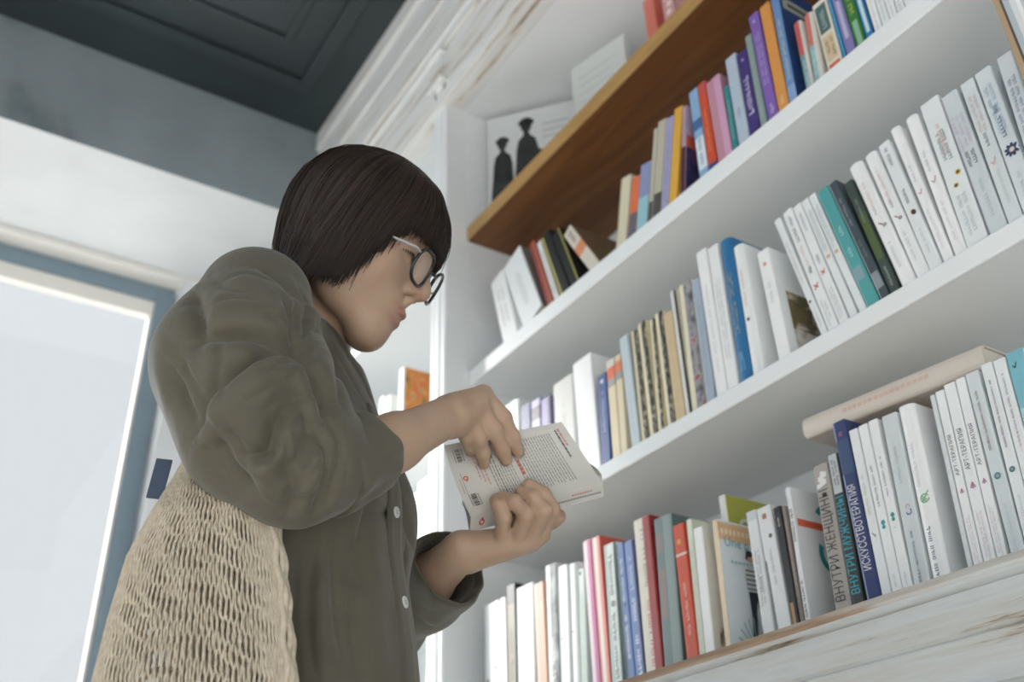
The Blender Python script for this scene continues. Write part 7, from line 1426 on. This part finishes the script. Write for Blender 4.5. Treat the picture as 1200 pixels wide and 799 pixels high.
def mark(fn, nfn, uc, vc, ru, rv):
    for a0 in range(14):
        a, b_ = 2*PI*a0/14, 2*PI*(a0+1)/14; q = []
        for r, t in ((.55, a), (.55, b_), (1, b_), (1, a)): q.append(fn(uc+ru*r*math.cos(t), vc+rv*r*math.sin(t))+nfn(uc, vc)*.0008-ho)
        lg.add(q, [(0, 1, 2, 3)])
    q = [fn(uc+ru*a, vc+rv*b_)+nfn(uc, vc)*.0009-ho for a, b_ in ((-.2, -1.5), (.3, -1.5), (.8, -.3), (.2, -.2))]; lg.add(q, [(0, 1, 2, 3)])
mark(SB, nb, .085, .54, .020, .030)
mark(SS, ns, .085, .5, .020, .22)
lg.build('publisher_mark', REDP, held)
sp = [(.66+.018*k, .66+.018*k+.012, .55, .68, 0) for k in range(18)]+[(.76+.020*k, .76+.020*k+.014, .26, .38, 2) for k in range(8)]
print_on('spine_title', sp, SS, ns, [GREYP, REDP, PINKP])

# ------------------------------------------------------------------ knitted cotton bag hanging at her side
bag = tag(empty('string_bag', (BAG['axis'][0][0], BAG['axis'][0][1], BAG['axis'][-1][2])), 'cream knitted cotton string bag with a navy tag hanging at her side', 'bag')
bo_ = np.array([BAG['axis'][0][0], BAG['axis'][0][1], BAG['axis'][-1][2]])
AX = np.array(BAG['axis']); HW = np.array(BAG['half']); AC = np.array(BAG['across']); TK = np.cross(AC, [0, 0, 1.0])
sl = np.concatenate([[0], np.cumsum(np.linalg.norm(np.diff(AX, axis=0), axis=1))]); sl /= sl[-1]
def bag_pt(t, a, puff=0.0):
    """t from mouth to bottom, a round the sack"""
    c = np.array([np.interp(t, sl, AX[:, k]) for k in range(3)]); w = np.interp(t, sl, HW)
    th = 0.015+0.009*min(1, 2*t)
    fold = 1+0.10*math.sin(7*a+1.0)*(0.4+t)+0.05*math.sin(13*a)
    return c+AC*(w*math.cos(a))+TK*((th*fold+puff)*math.sin(a))
YARN = ramp_mat('cotton_yarn', [(0.3, '#b5a996'), (0.6, '#c6bba9'), (0.8, '#d3c9b9')], (60, 60, 60), 3.0, 4.0, 0.9, 0.0, 0.2)
net = MB(); NCOL, NSEG = 184, 110
for c in range(NCOL):
    a0 = 2*PI*c/NCOL; pts = []; rr = []
    ph = c % 2
    for k in range(NSEG+1):
        t = k/NSEG
        open_ = min(1, max(0.0, (t-.10)/.5))
        wob = math.sin(PI*(k/5.5+ph+.23*(c//2)))*(0.16+0.46*open_*(.5+.5*math.sin(6*a0+1.2))**1.5)*(2*PI/NCOL)
        wob += 0.25*(2*PI/NCOL)*math.sin(3.1*c+k*.21)
        pts.append(bag_pt(t, a0+wob, 0.0012*math.sin(PI*(k/2.1+ph)))-bo_); rr.append(.00120+.0002*math.sin(k*1.7+c))
    net.tube(pts, rr, 5, cap=False)
net.build('net', YARN, bag, shade=True)
hem = MB()
for row in range(7):
    pts = [bag_pt(-0.0+0.0045*row+0.0012*math.sin(40*a), a, .0014)-bo_ for a in np.linspace(0, 2*PI, 60)[:-1]]
    hem.tube(pts, .0019, 6, closed=True)
hem.build('knitted_hem', YARN, bag, shade=True)
band = MB()
for k, (da, dr) in enumerate(((0.0, .004), (.13, .003), (-.13, .003), (.26, .002), (-.26, .002))):
    pts = [bag_pt(t, da+0.03*math.sin(34*t+k*1.7), 0)+AC*(dr+.0012*math.sin(60*t+k))-bo_ for t in np.linspace(.03, 1, 76)]
    band.tube(pts, .0030, 6)
band.build('side_band', YARN, bag, shade=True)
top = bag_pt(0.0, 0.0); arm = np.array(LIMBS['elbow_r'])
stp = MB(); sh = np.array(STRAP_TOP)
for k in range(6):
    o_ = np.array([0.003*math.cos(k), 0.003*math.sin(k), 0])
    for e0 in (0.25, PI-.25):
        a = bag_pt(0.02, e0); pts = [a*(1-t)**2+2*(a*.45+sh*.55+TK*-.0)*t*(1-t)+sh*t*t+o_-bo_ for t in np.linspace(0, 1, 12)]
        stp.tube(pts, .0024, 6)
stp.build('strap', YARN, bag, shade=True)
t0, t1 = np.array(BAG['tag'][0]), np.array(BAG['tag'][1]); ax = t1-t0; ln = np.linalg.norm(ax); ax /= ln; wv = AC-ax*(AC@ax); wv /= np.linalg.norm(wv); nn = np.cross(ax, wv)
tg = MB(); vv = []
for h in (-.001, .001):
    for s_, e_ in ((0, -.0075), (0, .0075), (ln, .0075), (ln, -.0075)): vv.append(t0+ax*s_+wv*(e_+.002*math.sin(s_*40))+nn*h-bo_)
tg.add(vv, [(0, 1, 2, 3), (7, 6, 5, 4), (0, 4, 5, 1), (1, 5, 6, 2), (2, 6, 7, 3), (3, 7, 4, 0)])
tg.build('fabric_tag', paper('#3f4c61', 0.8, 0.08, 200, 0.2), bag, 0.0006)['label'] = 'navy fabric tag'
# ------------------------------------------------------------------ camera and light
cam = bpy.data.cameras.new('camera'); co = bpy.data.objects.new('camera', cam); C.objects.link(co)
R_ = Matrix(((0.5376469799, 0.4462630355, 0.7153915208), (0.8426705916, -0.2551917675, -0.4741133155), (-0.0290172207, 0.8577449883, -0.5132558193)))
co.matrix_world = Matrix.Translation((0, 0, CZ)) @ R_.to_4x4()
cam.sensor_width = 36.0; cam.lens = 36.0*1165.49/1200.0
cam.dof.use_dof = True; cam.dof.focus_distance = 0.98; cam.dof.aperture_fstop = 5.0
cam.clip_start = 0.02
sc = bpy.context.scene; sc.camera = co
sc.view_settings.view_transform = 'Standard'; sc.view_settings.look = 'None'
sc.view_settings.gamma = 1.0; sc.view_settings.exposure = 0.0; sc.view_settings.use_curve_mapping = False
wd = bpy.data.worlds.new('sky'); sc.world = wd; wd.use_nodes = True
bg = wd.node_tree.nodes['Background']
bg.inputs['Color'].default_value = (0.94, 0.985, 1.02, 1); bg.inputs['Strength'].default_value = 1.12
sun = bpy.data.lights.new('sun', 'SUN'); so = bpy.data.objects.new('sun', sun); C.objects.link(so)
sun.energy = 9.0; sun.angle = math.radians(12); sun.color = (1.0, 0.97, 0.93)
so.rotation_euler = Vector((0.70, 0.62, -0.38)).to_track_quat('-Z', 'Y').to_euler()
gl_ = bpy.data.lights.new('sky_glow', 'SUN'); go_ = bpy.data.objects.new('sky_glow', gl_); C.objects.link(go_)
gl_.energy = 6.5; gl_.angle = math.radians(75); gl_.color = (0.94, 0.98, 1.0)
go_.rotation_euler = Vector((0.95, 0.12, -0.22)).to_track_quat('-Z', 'Y').to_euler()
st = bpy.data.lights.new('added_soffit_fill', 'AREA'); sto = bpy.data.objects.new('added_soffit_fill', st); C.objects.link(sto)  # added area lamp low outside the door, brightens the soffit from below
st.shape = 'RECTANGLE'; st.size = 2.2; st.size_y = 2.6; st.energy = 95.0; st.color = (1.0, 0.98, 0.95)
sto.location = (-4.6, 0.0, 0.02); sto.rotation_euler = Vector((0.55, 0.0, 1.0)).to_track_quat('-Z', 'Y').to_euler()
sc.cycles.max_bounces = 8; sc.cycles.diffuse_bounces = 5; sc.cycles.caustics_reflective = False; sc.cycles.caustics_refractive = False
sc.cycles.use_denoising = True
